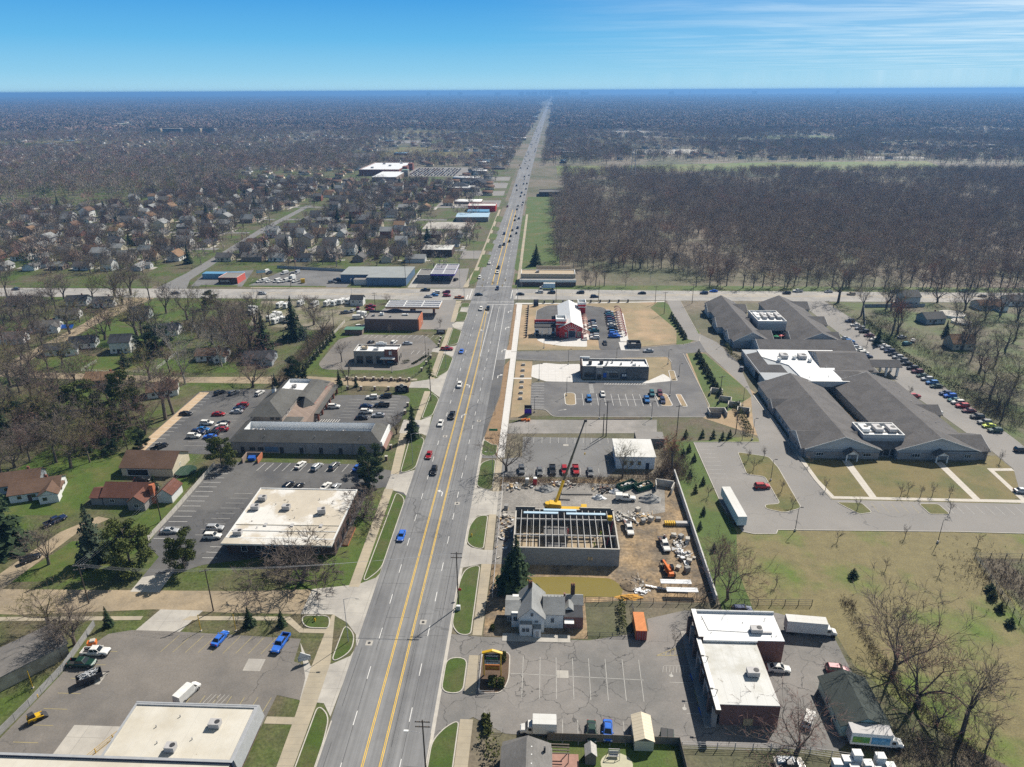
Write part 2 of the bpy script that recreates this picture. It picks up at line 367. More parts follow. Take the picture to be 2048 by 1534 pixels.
def ground():
 b=MB();n=128
 rr=[0,300,1200,5000,18000,40000]
 ring=[[(r*cos(2*pi*i/n),r*sin(2*pi*i/n),0)for i in range(n)]for r in rr[1:]]
 b.face(ring[0],m_ground)
 for a,c in zip(ring,ring[1:]):
  for i in range(n):
   j=(i+1)%n;b.face([a[i],c[i],c[j],a[j]],m_ground)
 return tag(b.build('ground'),kind='structure')
ground()
# lawns, yards and fields (bottom sheets)
sheet('lawn',[[(-42,424),(-42,1120),(-900,1120),(-350,424)],rect(-330,100,-40,397),rect(-130,60,-40,100)],m_yard,0.02)
sheet('lawn',[rect(-62,130,-39.6,183),[(-168,168),(-134,168),(-134,205),(-168,212)],[(-113.5,150),(-107.5,152),(-107.5,197),(-113.5,190)],[(-131,138.5),(-106,140),(-106,156),(-126,156)],[(-230,312),(-168,306),(-172,330),(-230,345)],[(-226,345),(-190,340),(-186,390),(-226,392)],[(-226,280),(-130,279),(-130,292),(-226,300)],[(-104,344),(-100,330),(-100,286),(-86,278),(-110,280)]],m_lawn,0.03)
sheet('lawn',[[(43,131),(42.6,220),(53,240),(66,240),(76,223),(75,196),(85,180),(250,180),(250,60),(60,60),(66,118),(66,130)]],m_field,0.02)
sheet('lawn',[[(42.8,131),(43,220),(56,228),(66,221),(54.6,220),(52.4,180),(54,167),(50,150),(50,131)]],m_lawn,0.03)
sheet('lawn',[rect(86,184,140,209),[(140,187),(142,187),(150,204),(150,214),(140,214)]],m_tanlawn,0.03)
sheet('lawn',[rect(-18.6,424,60,432),rect(60,421,320,433),[(-15,424),(62,424),(62,421),(-15,421)]],m_lawn,0.025)
sheet('lawn',[rect(-17.6,470,12,828)],m_lawn,0.03)
sheet('scrubland',[rect(163.5,215,420,398)],m_yard,0.02)
sheet('scrubland',[[(112.5,60),(112.5,157),(230,157),(230,60)]],m_brush,0.035)
sheet('scrubland',[[(52,95),(58,131),(66,130),(66.5,118),(74,104),(84,95),(90,60),(52,60)]],m_brush,0.03)
sheet('lawn',[rect(-184,423.2,-134,426.6),rect(-118,423.2,-84,426),rect(-214,423.4,-190,427),rect(-330,418.5,-242,423),rect(-215,391,-164,396.4),rect(-330,391,-252,396.6)],m_lawn,0.06)
sheet('park_lawn',[[(20,1060),(95,1060),(95,1190),(20,1190)],[(125,1095),(330,1110),(345,1240),(125,1190)],[(330,1110),(600,1120),(640,1270),(345,1240)]],mat('park_green',(0.10,0.145,0.028),var=0.15,scale=0.05,col2=(0.15,0.15,0.05),s2=0.02),0.03)
# ---- roads
road=sheet('main_road',[[(-39.3,-60),(-20.0,-60),(-20.0,222),(-16.4,258),(-15.8,392),(-18.7,424),(-18.7,470),(-20,730),(-18.3,1106),(-7.7,2184),(33.2,5872),(170,16500),(150,16500),(15.2,5876),(-27.4,2185),(-37.9,1106),(-37.6,730),(-41.0,456),(-41.0,400),(-40.2,300)]],m_road,0.06)
cross=sheet('cross_street',[[(-700,399),(-330,398),(-180,396.8),(-41,397),(-15.8,399),(80,399),(320,400),(800,401),(800,421.5),(320,421.2),(65,421),(-18,423),(-41,423),(-180,418),(-330,417),(-700,418)]],m_cross,0.05)
b=MB()
for x in(-31.4,-28.2):
 for dx_ in(-0.0,0.3):stripe(b,(x+dx_,-40),(x+dx_,380 if x<-30 else 300),0.14,0.066,m_yel)
 stripe(b,(x,432),(x+0.6,735),0.35,0.066,m_yel)
stripe(b,(-27.9,303),(-27.6,387),0.18,0.066,m_wht);stripe(b,(-28.2,300),(-30.6,388),0.16,0.066,m_yel)
for x,d in((-35.1,0),(-24.5,1.2)):
 y=-40
 while y<384:
  if not(x>-30 and y>330):stripe(b,(x,y+d),(x,y+d+3.4),0.15,0.066,m_wht)
  y+=11.6
 y=435
 while y<1100:stripe(b,(x+0.6,y),(x+0.6,y+4),0.2,0.066,m_wht);y+=12
for xx in(-20.4,):stripe(b,(xx,275),(xx-0.2,384),0.16,0.066,m_wht)
stripe(b,(-23.9,340),(-23.9,384),0.15,0.066,m_wht)
stripe(b,(-31.0,387.5),(-16.0,388.2),0.5,0.066,m_wht)
for a,c in(((-40.6,427.6),(-19,427.9)),((-40.8,393.3),(-16,393.8)),((-40.8,390.8),(-31.4,391.2)),((-18.2,401),(-18.0,420)),((-15.2,401),(-15.0,420)),((-42.4,400),(-42.6,421))):stripe(b,a,c,0.35,0.066,m_wht)
def arrow(b,x,y,s,z,m,turn=0,ang=0.0):
 ca,sa=cos(ang),sin(ang)
 def T(p):return(x+(p[0]*ca-p[1]*sa)*s,y+(p[0]*sa+p[1]*ca)*s)
 if turn:
  stripe(b,T((0,-1.4)),T((0,0.6)),0.22*s,z,m);stripe(b,T((0,0.5)),T((0.75*turn,1.0)),0.24*s,z,m)
  h=[T((0.6*turn,0.45)),T((1.45*turn,1.15)),T((0.6*turn,1.6))]
 else:
  stripe(b,T((0,-1.4)),T((0,0.9)),0.22*s,z,m);h=[T((-0.45,0.8)),T((0.45,0.8)),T((0,1.9))]
 if turn<0:h=h[::-1]
 b.face([(*p,z)for p in h],m)
for y in(279,311,345,374):arrow(b,-18.3,y,1.5,0.066,m_wht,1)
for y in(340,372):arrow(b,-29.3,y,1.4,0.066,m_wht,-1)
for y in(178,233,262):arrow(b,-29.3,y+6,1.2,0.066,m_wht,1 if y%2 else-1)
b.build('lane_marking',road)
b=MB()
b.face([(-20.4,218,0.064),(-20.0,218,0.064),(-16.5,258,0.064),(-16.4,292,0.064),(-20.4,292,0.064)],m_lot_dark)
b.face([(-20.2,292.2,0.064),(-16.5,292.2,0.064),(-16.5,299,0.064),(-20.2,299,0.064)],m_lot_dark)
b.build('asphalt_patch',road)
b=MB()
for x in(-35.0,-26.9,-24.4,-38.3,-22.2):
 y=60
 while y<390:
  l=rnd.uniform(12,40)
  if rnd.random()<0.7:stripe(b,(x+rnd.uniform(-.1,.1),y),(x+rnd.uniform(-.15,.15),y+l),0.07,0.0645,m_tar)
  y+=l+rnd.uniform(2,14)
for i in range(26):
 y=rnd.uniform(85,380);x=rnd.choice((-39,-35,-28,-24));stripe(b,(x,y),(x+rnd.uniform(3,8),y+rnd.uniform(-.4,.4)),0.06,0.0645,m_tar)
b.build('tar_seam',road)
b=MB()
for x,y in((-37.0,121),(-26.2,128),(-24.2,178.5),(-22.6,235),(-33.4,222)):
 b.face([(x-.75,y-.75,0.065),(x+.75,y-.75,0.065),(x+.75,y+.75,0.065),(x-.75,y+.75,0.065)],m_conc);b.lathe((x,y,0.066),[(0.36,0),(0.36,0.01)],m_tar,10)
b.build('manhole_cover',road)
b=MB()
for y0,y1 in((409.5,409.8),):
 stripe(b,(-180,407),(-56,407),0.16,0.058,m_yel);stripe(b,(-180,410),(-56,410),0.16,0.058,m_yel)
 stripe(b,(-10,409),(300,410),0.16,0.058,m_yel);stripe(b,(-10,412),(300,413),0.16,0.058,m_yel)
for y in(402.5,415.5):
 for k in range(60):stripe(b,(-330+k*12,y),(-326+k*12,y),0.14,0.058,m_wht)if not-48<-330+k*12<-10 else None
stripe(b,(-44,399),(-44,408),0.5,0.058,m_wht)
b.build('lane_marking',cross)
kerb('kerb',[([(-39.5,-40),(-39.5,100)],0),([(-39.5,120),(-39.5,122)],0),([(-19.8,-40),(-19.8,98)],0)],0.0,0.16)
for nm,ps in(('gutter',[rect(-39.9,138,-39.3,182),rect(-39.9,198,-39.3,222),rect(-20.0,88,-19.3,222)]),):sheet(nm,ps,m_kerb,0.05)
# side streets
sheet('dirt_street',[[(-260,128),(-120,127.0),(-90,130),(-72,129.5),(-55,129.7),(-55,138.5),(-72,137.2),(-131,135.8),(-260,137)],[(-232,272),(-150,268),(-86,267.6),(-52,265.6),(-52,271.5),(-98,276.5),(-150,274),(-213,277.5),(-232,277)],[(-242,268),(-230.5,268),(-231.5,300),(-232.5,346),(-228,397),(-247,397),(-240,346),(-239.5,295)],[(-131,127),(-131,135),(-127,160),(-122,167),(-126,168),(-132,160),(-137,135),(-146,108),(-142,105)]],m_dirt_road,0.04)
sheet('side_street',[[(-238,418),(-219,418),(-227,440),(-233,511),(-242,615),(-245,760),(-252,760),(-249,615),(-241,511),(-238,458)]],m_side_road,0.04)
for y,x0,x1 in((532,-330,-250),(532,-240,-58),(600,-330,-252),(600,-243,-60),(668,-330,-254),(668,-243,-90),(745,-330,-60)):sheet('side_street',[rect(x0,y,x1,y+7)],m_side_road,0.036)
apr=sheet('concrete_apron',[[(-55,129.6),(-47.5,129.8),(-43.5,127.2),(-40.6,123.5),(-39.4,119),(-39.3,147),(-40.5,143.5),(-44,141),(-48,140),(-55,138.6)],[(-52.2,120.6),(-47.9,110.5),(-47.2,104.6),(-42.2,104.2),(-40,101),(-39.4,120),(-40.2,117),(-43.5,114.6),(-47.8,113.8)],[(-54,265.5),(-46,265.3),(-43.5,261),(-40,256),(-39.6,287),(-43.8,276),(-54,271.5)],[(-47,196),(-44,195),(-40,198),(-39.8,182),(-41,184),(-44,185),(-47,186)],[(-50.5,235),(-44,235),(-40.5,238.5),(-39.8,222),(-42,223.8),(-50,224)],[(-51,309),(-44,306),(-40,302),(-39.6,320),(-41,317),(-44,316.3),(-51,313)],[(-45,345),(-40,341),(-39.6,356),(-42,355),(-45,354.8),(-46.5,350)],[(-45,374),(-39.8,373),(-40,382),(-45,382)],[(-90.5,123),(-80.3,122.9),(-78.2,130),(-88.4,130)],[(-99,136),(-91.8,136),(-92,144),(-99,141.5)],[(-20,148),(-14.6,150),(-12,150),(-12,156),(-14.6,156),(-18,157),(-20,159)],[(-20,166),(-17.7,172.2),(-14,172.7),(-11,172),(-11,186),(-14,185.6),(-20,188)]],m_conc,0.052)
sheet('sidewalk',[[(-45.8,60),(-43.4,60),(-43.6,104.4),(-43.9,115),(-47.0,129.7),(-47.7,129.7),(-47.6,113),(-46.9,101)],[(-46.4,139.8),(-43.8,139.8),(-44.5,186),(-47.2,186)],[(-49.6,223.9),(-46.6,223.9),(-44.6,195),(-47.2,195)],[(-46.4,235),(-44.4,235),(-44.4,262),(-46.9,262)],[(-47.2,275),(-44.8,275),(-45.6,345),(-47.8,345)],[(-47.8,354.5),(-45.6,354.5),(-46.4,395),(-49.4,395)],[(-14.7,60),(-12.3,60),(-12.3,101.4),(-14.8,101.4)],rect(-14.7,107.5,-12.4,118.2),[(-14.6,124.2),(-12.5,124.2),(-12.1,150),(-14.7,150)],[(-14.4,156),(-12.2,156),(-12.3,173),(-14.4,173)],[(-14.2,185.6),(-12.3,185.6),(-12.2,207),(-14.3,207)],rect(-91,133-6.2,-60,133-4.9)[:0]or[(-130,124.4),(-91.2,126.3),(-91.2,127.6),(-130,125.8)],[(-81.6,126.6),(-58,127.4),(-53.4,123.6),(-46.8,123.6),(-46.8,124.9),(-53,124.9),(-57.2,128.7),(-80.4,128)],rect(-52.3,98.9,-46.6,100.6),[(-83,274.6),(-52,273.4),(-52,275.2),(-83,276.6)],[(-49,425),(-45.8,425),(-43,470),(-43,735),(-45,735),(-46,470)],[(-16,430),(-14,430),(-14.6,705),(-16.6,705)],rect(-180,420.5,-70,422.2)],m_walk,0.06)
sheet('new_sidewalk',[[(-14.2,207),(-11.8,207),(-11.5,300),(-11.2,389),(-14.2,389),(-14.0,300)],[(-16.6,300),(-14,301),(-14,312),(-16.6,312)],[(-15.4,389),(11,390.4),(70,396),(70,397.4),(10,392),(-15,391.8)]],m_concnew,0.066)
# verge islands with kerbs
isl=[[(-47.4,104),(-44,104)],]
ISL=[[(-54.8,129.2),(-48.2,129.2),(-47.4,126.6),(-47.4,125.2),(-52.8,125.2)],[(-43.8,126.6),(-40.9,123.6),(-40.2,118.2),(-43.8,114.6)],[(-43.2,103.8),(-40.3,101.2),(-39.7,96),(-39.7,50),(-43.2,50)],[(-43.2,184.4),(-39.9,180.4),(-39.9,147),(-43.4,141.2)],[(-45.6,223.6),(-40.2,220),(-40.0,198.6),(-44.2,195.2)],[(-43.9,260.5),(-40.0,254.5),(-40.4,238.8),(-43.9,235.6)],[(-44.6,306),(-40.0,301.4),(-40.2,284),(-44.4,276)],[(-45.2,344.2),(-40.4,340.4),(-40.2,320.2),(-44.8,316.6)],[(-45.8,373.5),(-40.4,372.7),(-40.4,356.2),(-45.4,355)],[(-46,390.6),(-40.8,390.6),(-41.0,382.4),(-45.8,382.2)],[(-15,117.4),(-19.4,117.2),(-19.4,107.8),(-15,107.6)],[(-15,101.2),(-17.4,99.4),(-19.5,96.2),(-19.5,50),(-15,50)],[(-15,149.7),(-18.5,147.9),(-19.5,143),(-19.5,127.2),(-17.6,124.3),(-15,124.3)],[(-14.7,172.6),(-17.7,171.8),(-19.4,167),(-19.4,159.4),(-17.6,157),(-14.7,156.2)],[(-19.3,203.4),(-14.6,206.4),(-14.4,185.8),(-19.4,187.9)],[(-19.6,220),(-16.6,216.2),(-14.6,216),(-14.6,208),(-19.6,208)]]
V_ISL=[fillet(p,2.6)for p in ISL]
b=MB()
for p in V_ISL:b.prism(p,0.0,0.13,m_verge)
tag(b.build('verge_lawn'),kind='structure')
kerb('kerb',[(p,1)for p in V_ISL],0.0,0.16)
VF=[]
for p in([(-46,470),(-42,470),(-41,456),(-41.5,440),(-46,432)],[(-44.6,480),(-38.6,480),(-37.9,520),(-44.4,520)],[(-44.6,535),(-38.4,530),(-38.0,560),(-44.4,565)],[(-44.6,580),(-38.4,575),(-37.9,600),(-44.4,605)],[(-44.6,620),(-38.4,616),(-37.9,630),(-44.4,640)],[(-44.6,665),(-38.4,660),(-37.9,690),(-44.4,695)],[(-18.2,440),(-16.4,436),(-16.4,462),(-18.0,462)],[(-19,475),(-16.8,472),(-16.9,580),(-19.3,582)],[(-19.4,590),(-17,586),(-17,690),(-19.6,700)]):VF.append(p)
sheet('verge_lawn',VF,m_lawn,0.08)
b=MB();b.face([(-17.5,305,.055),(-14,306,.055),(-14,389,.055),(-15.6,389,.055),(-15.6,320,.055)],m_mulch);b.face([(-19.6,221,.055),(-14.2,207,.055),(-14.2,299,.055),(-16.2,292,.055),(-16.2,258,.055)],m_mulch)
tag(b.build('bare_verge'),kind='structure')
# ---- parking lots
sheet('parking_lot',[[(-104,60),(-99.5,105),(-98.6,116.5),(-96,121.6),(-91.5,123),(-80.3,122.9),(-52.4,121.7),(-51.8,115),(-47.7,113.5),(-47.2,104.8),(-52.2,105.9),(-52.6,98),(-52.6,60)]],m_lot_brown,0.045)
sheet('parking_lot',[[(-106.5,199.5),(-97.5,201.4),(-58.5,200.9),(-47,197),(-39.7,197.4),(-39.9,182),(-47.1,187),(-52,185.5),(-52,156),(-86,147),(-92,142.8),(-99,140.8),(-99,150),(-104.8,155),(-106.5,180)]],m_lot_dark,0.048)
sheet('parking_lot',[[(-137.5,207),(-138,258.5),(-118.8,262),(-104,262),(-100,208),(-110,206)],fillet([(-82.4,257),(-54,258),(-51.2,254),(-51.4,233),(-56,222),(-84,222)],3)],m_lot_dark,0.048)
sheet('parking_lot',[fillet([(-99,291),(-99,325.5),(-90,333),(-57,332.4),(-47.7,313.5),(-50.6,309.4),(-51.7,301),(-54,291),(-61,284.3),(-95,284.6)],3)],m_lot_brown,0.044)
sheet('parking_lot',[[(-94,342),(-88,378),(-82,397),(-50,397),(-46.2,382),(-45.4,342)]],m_lot_pale,0.042)
sheet('gravel_yard',[[(-162,392),(-104,392),(-92,360),(-105.8,338),(-152,346)]],mat('yard_gravel',(0.23,0.2,0.15),var=0.25,scale=0.25,col2=(0.11,0.12,0.045),s2=0.06,fine=(2,0.2)),0.042)
sheet('parking_lot',[[(-184,424),(-148.3,424),(-121,424),(-121,460),(-155,471),(-176,462)],[(-219,424),(-226,458),(-196,468),(-186.5,424)]],m_lot_old,0.042)
sheet('parking_lot',[rect(-112,752,-46,800),rect(-84,838,-46,880),rect(-70,905,-46,960),rect(-104,985,-46,1030),rect(-200,1036,-112,1165),rect(-60,506,-46,534)],m_lot_pale,0.041)
sheet('parking_lot',[[(-82.5,424),(-78,470),(-50,476),(-47.5,424)]],m_lot_pale,0.042)
pet=sheet('parking_lot',[[(-20,117.2),(-17,118.5),(-12.4,118.5),(-12,123.6),(11.2,123.6),(24.7,127),(24.8,131),(34,134.2),(55,134.2),(65.4,129.6),(65,104),(55,97),(26.5,97.2),(-6,98.4),(-12.2,102.7),(-16,101.8),(-20,97),(-20,107.4),(-12.3,107.2),(-12.2,118)][:0]or[(-20,124.5),(-12.3,123.8),(11.2,123.6),(24.7,127),(24.8,131),(34,134.2),(55,134.2),(65.4,129.6),(65,104),(55,97),(26.5,97.2),(-6,98.4),(-12.4,102),(-20,96)]],m_lot_pet,0.045)
sheet('construction_ground',[[(-12.2,124),(-12,150),(-12,186),(-12.6,194),(41.8,194),(42,137),(19,137),(11,136),(11,124)]],m_mud,0.044)
sheet('gravel_ground',[[(-11,172),(-11.5,191),(16,191.5),(38,190),(36,176),(22,171)],[(-12,150),(-7,150),(-7,171),(-12,171)]],m_grav,0.05)
sheet('parking_lot',[[(-12.2,194.5),(-12.2,206),(-6,208),(-6,222.4),(25,222.4),(25,201.1),(21,195.4)],[(-19.8,206.6),(-12.2,206.6),(-12.2,215.6),(-17,216),(-19.8,219)]],m_lot_old,0.046)
sheet('gravel_pad',[[(-11.6,224.8),(41,227),(42.6,238),(-4,236.5),(-11.6,233)]],mat('pad',(0.275,0.255,0.235),var=0.15,scale=0.3,col2=(0.20,0.19,0.175),s2=0.06,fine=(2,0.12)),0.046)
sheet('bare_earth',[[(-11.4,233),(-4,240),(66,242),(74,226),(53,221),(43,220),(42,226),(26,226),(25,194),(42,194),(43,240),(-11.4,240)][:6]+[(43,221),(43,239),(-11.4,236)]],m_brush,0.04)
sheet('bare_earth',[[(-11.2,238),(-4,240),(-4,297.5),(-11.2,297.5)],[(60,240),(77,225),(86,262),(74,312),(62,312)],[(8,288),(18,295),(18,300),(56,307),(60,296),(9,294)],[(44,276),(55,276),(57,296),(44,296)]],m_field_dirt,0.04)
sheet('bare_earth',[[(-11.2,312),(-11.2,388),(10,390),(66,396),(79,340),(72,326),(40,317),(27,314)]],m_field_dirt,0.04)
sheet('lawn',[[(60,384),(66,396),(70,396.4),(79,342),(77,333),(70,324),(64,322),(68,345)],[(64,245),(70,246),(84,262),(83,268),(75,310),(67,312)]],m_lawn,0.046)
sheet('parking_lot',[fillet([(-4,272),(1.5,274),(61,276),(65,312),(72,314),(76,326),(70,322.5),(39,314.5),(27,313.3),(-11.4,309.8),(-14,309.6),(-14,300),(-11.2,299.8),(8,297.6),(57,307),(58,300),(54,276.5),(9,275.2),(-4,276)][:0]or[(-4,272),(9,275),(44.5,275.5),(54.7,276),(57.5,297),(57,305),(39,303),(8,297.6),(-11.4,299.8),(-14,300),(-14,309.6),(27.6,313.3),(38,314.6),(68,322.4),(76,327.5),(76,312),(66,310),(64,251),(61,241),(5,239.6),(2,245),(-4,246)],1.5)],m_lot_new,0.05)
sheet('concrete_apron',[fillet([(-4.2,279),(-4,292.4),(1.7,295.6),(7.9,294.3),(17,294.8),(17,275.4),(44.6,276),(52,284),(55.5,276.5),(44,273.2),(2,274)],.8),[(-11.8,276.3),(-4,276.5),(-4,277.8),(-11.8,277.6)]],m_concnew,0.058)
sheet('parking_lot',[fillet([(-3.4,350),(-2.8,377),(3,387),(24,387.5),(34.8,382.8),(37.2,371),(40,327),(40,315),(27,313.3),(27.5,329),(20,329),(20,320),(-2.7,328)],3)],mat('lot_black',(0.075,0.074,0.076),var=0.16,scale=0.25,col2=(0.11,0.108,0.105),s2=0.06),0.048)
sheet('concrete_apron',[fillet([(-2.6,327.5),(1,322),(10,318.4),(21.5,317.6),(22,330),(16,331.5),(8,326),(0,329)],1.5)],m_concnew,0.054)
sheet('pavement',[rect(19.6,328,23.2,372),[(38,326),(42,326),(44,372),(41,378),(39.5,372)],rect(37,313.5,45.5,325)],m_concnew,0.055)
nh=sheet('nursing_home_drive',[[(71.5,399.5),(79.4,399.5),(79,392),(77.5,340),(84,326),(87.3,300),(83.8,262),(84.8,196),(86,184.5),(140,184),(142,187),(150.4,205),(150.6,217),(147.8,255),(146.6,271),(147.4,334),(146.2,386),(146.2,400),(161,400),(163.6,362),(163.6,225),(162.8,215),(162,166),(131,168.6),(113.5,168.8),(65.5,168),(64.5,166.2),(58.3,165.8),(55.6,167),(53,181),(52.7,220),(75,221),(75.6,224),(77,236),(83,262),(83,268),(76,312),(76,327),(71,330),(70.2,345)]],m_lot_pale,0.046)
NI=fillet([(65.8,213.5),(75.2,210.5),(76.1,203),(75.6,179.5),(70,176.8),(65.2,178.8),(65.6,180.9),(70.2,181.6),(70.2,197.4),(65.0,198.6)],1.4)
NI2=fillet([(86.8,183),(94,183),(95,177.8),(91,176.8)],1.0);NI3=fillet([(110.4,183.0),(116,183.0),(116.6,177.6),(111,177.4)],1.0)
b=MB()
for p in(NI,NI2,NI3):b.prism(p,0,0.14,m_tanlawn)
tag(b.build('lawn_island'),kind='structure')
kerb('kerb',[(NI,1),(NI2,1),(NI3,1),([(75,221.1),(52.6,220.2),(53.0,181),(53.6,176)],0),([(55.4,167.1),(58.3,165.9),(64.5,166.2),(65.5,168.1),(113.5,168.9),(131,168.7),(162,166)],0),([(79.2,398),(78.9,392),(77.6,340)],0),([(83.9,262),(85,196),(86,184.6)],0)],0.0,0.16)
sheet('sidewalk',[[(85,196),(86.4,185),(140,184.6),(162,183),(162,184.7),(141.5,186.2),(87.5,186.4),(86.3,196),(85.4,262),(84,262)],[(98.3,209),(100.8,209),(99.8,186.2),(97.7,186.2)],[(127.8,209),(130.2,209),(129.7,186),(127.6,186)],[(141.3,186),(142.9,186),(143.6,203.5),(150,203.8),(150,205.4),(142.2,205.2)]],mat('walk_pale',(0.5,0.46,0.4),var=0.1,scale=0.4,extra=joints(1.5,1.5,0.03,(0.32,0.29,0.25))),0.062)
# kerbs of the lots on the right
kerb('kerb',[(fillet([(-4.2,277.6),(-4.1,246),(1.6,246),(4.6,239.4),(61,240.8),(64.6,251.4),(65,310),(60,312)],1.5)[6:-6],0),([(-11.4,299.8),(8,297.6),(39,303.2),(57,305.2),(58,298)],0),([(-14,309.8),(27.4,313.4)],0),([(39,314.8),(68,322.5),(76,327.6),(77.5,334)],0),([(-3.2,330),(-3.4,355),(-2.9,377),(3,387.1),(24,387.7),(34.9,383)],0)],0.0,0.16)
RI=[fillet([(9.5,250),(13.5,250),(13.6,262),(9.3,262)],1.9),fillet([(46,250.2),(50.6,250.2),(50,262.5),(45.4,262.5)],2),fillet([(53.8,250),(56,250),(55.5,262),(53.5,262)],1),fillet([(54,276),(56.6,276),(57.2,288),(54.8,288)],1.1)]
b=MB()
for p in RI:b.prism(p,0,0.14,m_field_dirt)
tag(b.build('bare_island'),kind='structure');kerb('kerb',[(p,1)for p in RI],0,0.17,0.3,m_concnew)
PI_=[fillet([(-12.0,119.2),(-6.0,119.4),(-5.9,111.6),(-7.2,108),(-11.9,107.9)],1.6)]
b=MB()
for p in PI_:b.prism(p,0,0.13,m_darkmulch)
tag(b.build('planting_bed'),kind='structure');kerb('kerb',[(p,1)for p in PI_],0,0.16)
sheet('concrete_pad',[rect(-88.5,84,-72,97.2),rect(-61.7,112,-58,115.4),rect(-93.2,107.2,-89.6,110.4),rect(4.0,112.5,6.4,114.6),rect(-2.2,233,0.0,234.5)[:0]or rect(7.8,216,9.6,217.4)],m_conc,0.052)
sheet('concrete_pad',[rect(-137.4,207,-133.6,258)],mat('tan_strip',(0.47,0.35,0.23),var=0.12,scale=0.4),0.054)
sheet('concrete_pad',[rect(-34,560,-34,560)[:0]or rect(-106,624,-62,661),rect(-83,424,-78,470)],m_conc,0.046)
pond=sheet('pond',[fillet([(-3.4,145),(6,145.6),(17.7,145.4),(20.8,142),(19.5,138.4),(10,137.9),(-3,138.2)],1.4)],mat('pond_water',(0.205,0.168,0.05),rough=0.1,var=0.05,scale=0.2,spec=0.5),0.07)
# ---- stall lines
def stalls(b,x,y,n,dx_,dy_,lx,ly,m,wd=0.11,z=0.058):
 for i in range(n):stripe(b,(x+i*dx_,y+i*dy_),(x+i*dx_+lx,y+i*dy_+ly),wd,z,m)
b=MB()
stalls(b,-81.6,116.6,10,2.75,0.03,1.7,5.2,m_fadeyel);stalls(b,-97.6,93,7,0.3,3.9,4.8,0,m_fadeyel)
stalls(b,-72.6,100.6,8,2.7,0,0.6,4.6,m_fadeyel);stalls(b,-67,101,5,.9,0,1.6,4.6,m_fadewht,.1)
tag(b.build('stall_marking'),kind='structure')
b=MB()
stalls(b,-104.6,158,15,0.02,2.72,5.4,0.1,m_wht);stalls(b,-90.5,195.6,13,2.75,0.02,1.0,5.2,m_wht);stalls(b,-94,160,9,0.25,2.72,5.6,0.1,m_fadewht);stalls(b,-87.5,150,3,0,2.4,4,0,m_wht)
stalls(b,-136,211,16,0,2.9,5.2,0,m_wht);stalls(b,-122,212,10,0,2.9,10,0,m_fadewht)
stalls(b,-75,236,7,0,2.8,5,0,m_fadewht);stalls(b,-66,237,8,0,2.8,10.6,0,m_wht);stalls(b,-82,231.5,9,.95,0,.4,3.0,m_wht,.18)
stalls(b,-87.5,327.6,20,2.75,0.0,1.2,5,m_wht);stalls(b,-60,305,3,2.75,0,0.6,5,m_wht)
stalls(b,-66,428,5,2.6,0,2,5,m_wht)
tag(b.build('stall_marking'),kind='structure')
b=MB()
for i,x in enumerate((-2.6,0.9,4.2,7.6,10.9,14.3,17.8,21.2)):stripe(b,(x-0.5+i*0.06,107.0),(x-0.5+i*.10,118.2),0.11,0.056,m_fadewht)
stripe(b,(-5.8,113.4),(21.8,112.6),0.11,0.056,m_fadewht)
stalls(b,-1.0,96.4,7,2.9,0,0.1,5.6,m_fadewht)
for y,x0,c in((116.8,26.6,m_fadewht),(112.2,27.0,m_bluep),(107.2,28.6,m_fadewht),(104.4,29,m_fadewht)):stripe(b,(x0,y),(31.8,y),0.11,0.056,c if c is not m_bluep else m_fadewht)
for y in(114.8,110.4,108.6,106):stripe(b,(31.6,y),(31.8,y-2.0),0.28,0.056,m_bluep if y in(114.8,106)else m_fadeyel)
stripe(b,(25.4,119.6),(31.6,122.8),0.12,0.056,m_fadeyel);stripe(b,(25.4,119.6),(31.6,119.9),0.12,0.056,m_fadeyel)
for i in range(6):stripe(b,(26.3+i,119.8),(26.7+i,120.3+i*.48),0.1,0.056,m_fadeyel)
for i in range(7):stripe(b,(26+i*.7,114.9),(26.4+i*.7,116.6),0.08,0.056,m_fadewht)
for y,x in((114.0,27.6),(105.6,28.8)):
 b.lathe((x,y,0.055),[(.42,0),(.42,0.002)],m_fadewht,12);stripe(b,(x,y),(x+.2,y+1.0),.18,0.058,m_fadewht)
tag(b.build('stall_marking'),kind='structure')
b=MB()
stalls(b,-5.2,217.8,11,2.85,0.06,0.1,4.4,m_fadewht);stalls(b,-4.6,196.4,9,2.9,0,0.1,4.4,m_fadewht)
stalls(b,16.5,250.2,11,2.85,0.0,-0.1,11.4,m_wht);stripe(b,(13.6,256.2),(45.4,256.4),0.11,0.058,m_wht)
stalls(b,-3.9,248,10,0,2.7,5.2,0,m_wht);stalls(b,26,271.6,16,1.1,0.0,1.0,1.8,m_wht,.14);stripe(b,(26,271.5),(44,271.5),.12,.058,m_wht)
stalls(b,19.6,262.6,9,0.0,1.05,1.7,0,m_wht,.2)
stalls(b,53.4,196,9,0.0,2.7,5.2,0,m_fadewht,.1,.054);stalls(b,97,178,5,2.8,0,-.2,4.6,m_fadeyel,.1,.054);stalls(b,118,178,8,2.8,0,-.2,4.6,m_fadewht,.1,.054)
stalls(b,24,331,13,0,2.85,4.6,0,m_fadewht,.1,.058);stalls(b,33.6,328,14,0.1,2.85,4.6,0,m_fadewht,.1,.058)
for k in range(4):arrow(b,8,251.5+k*.0-6,1.1,0.058,m_fadewht,0,R(-70))if k==0 else None
tag(b.build('stall_marking'),kind='structure')
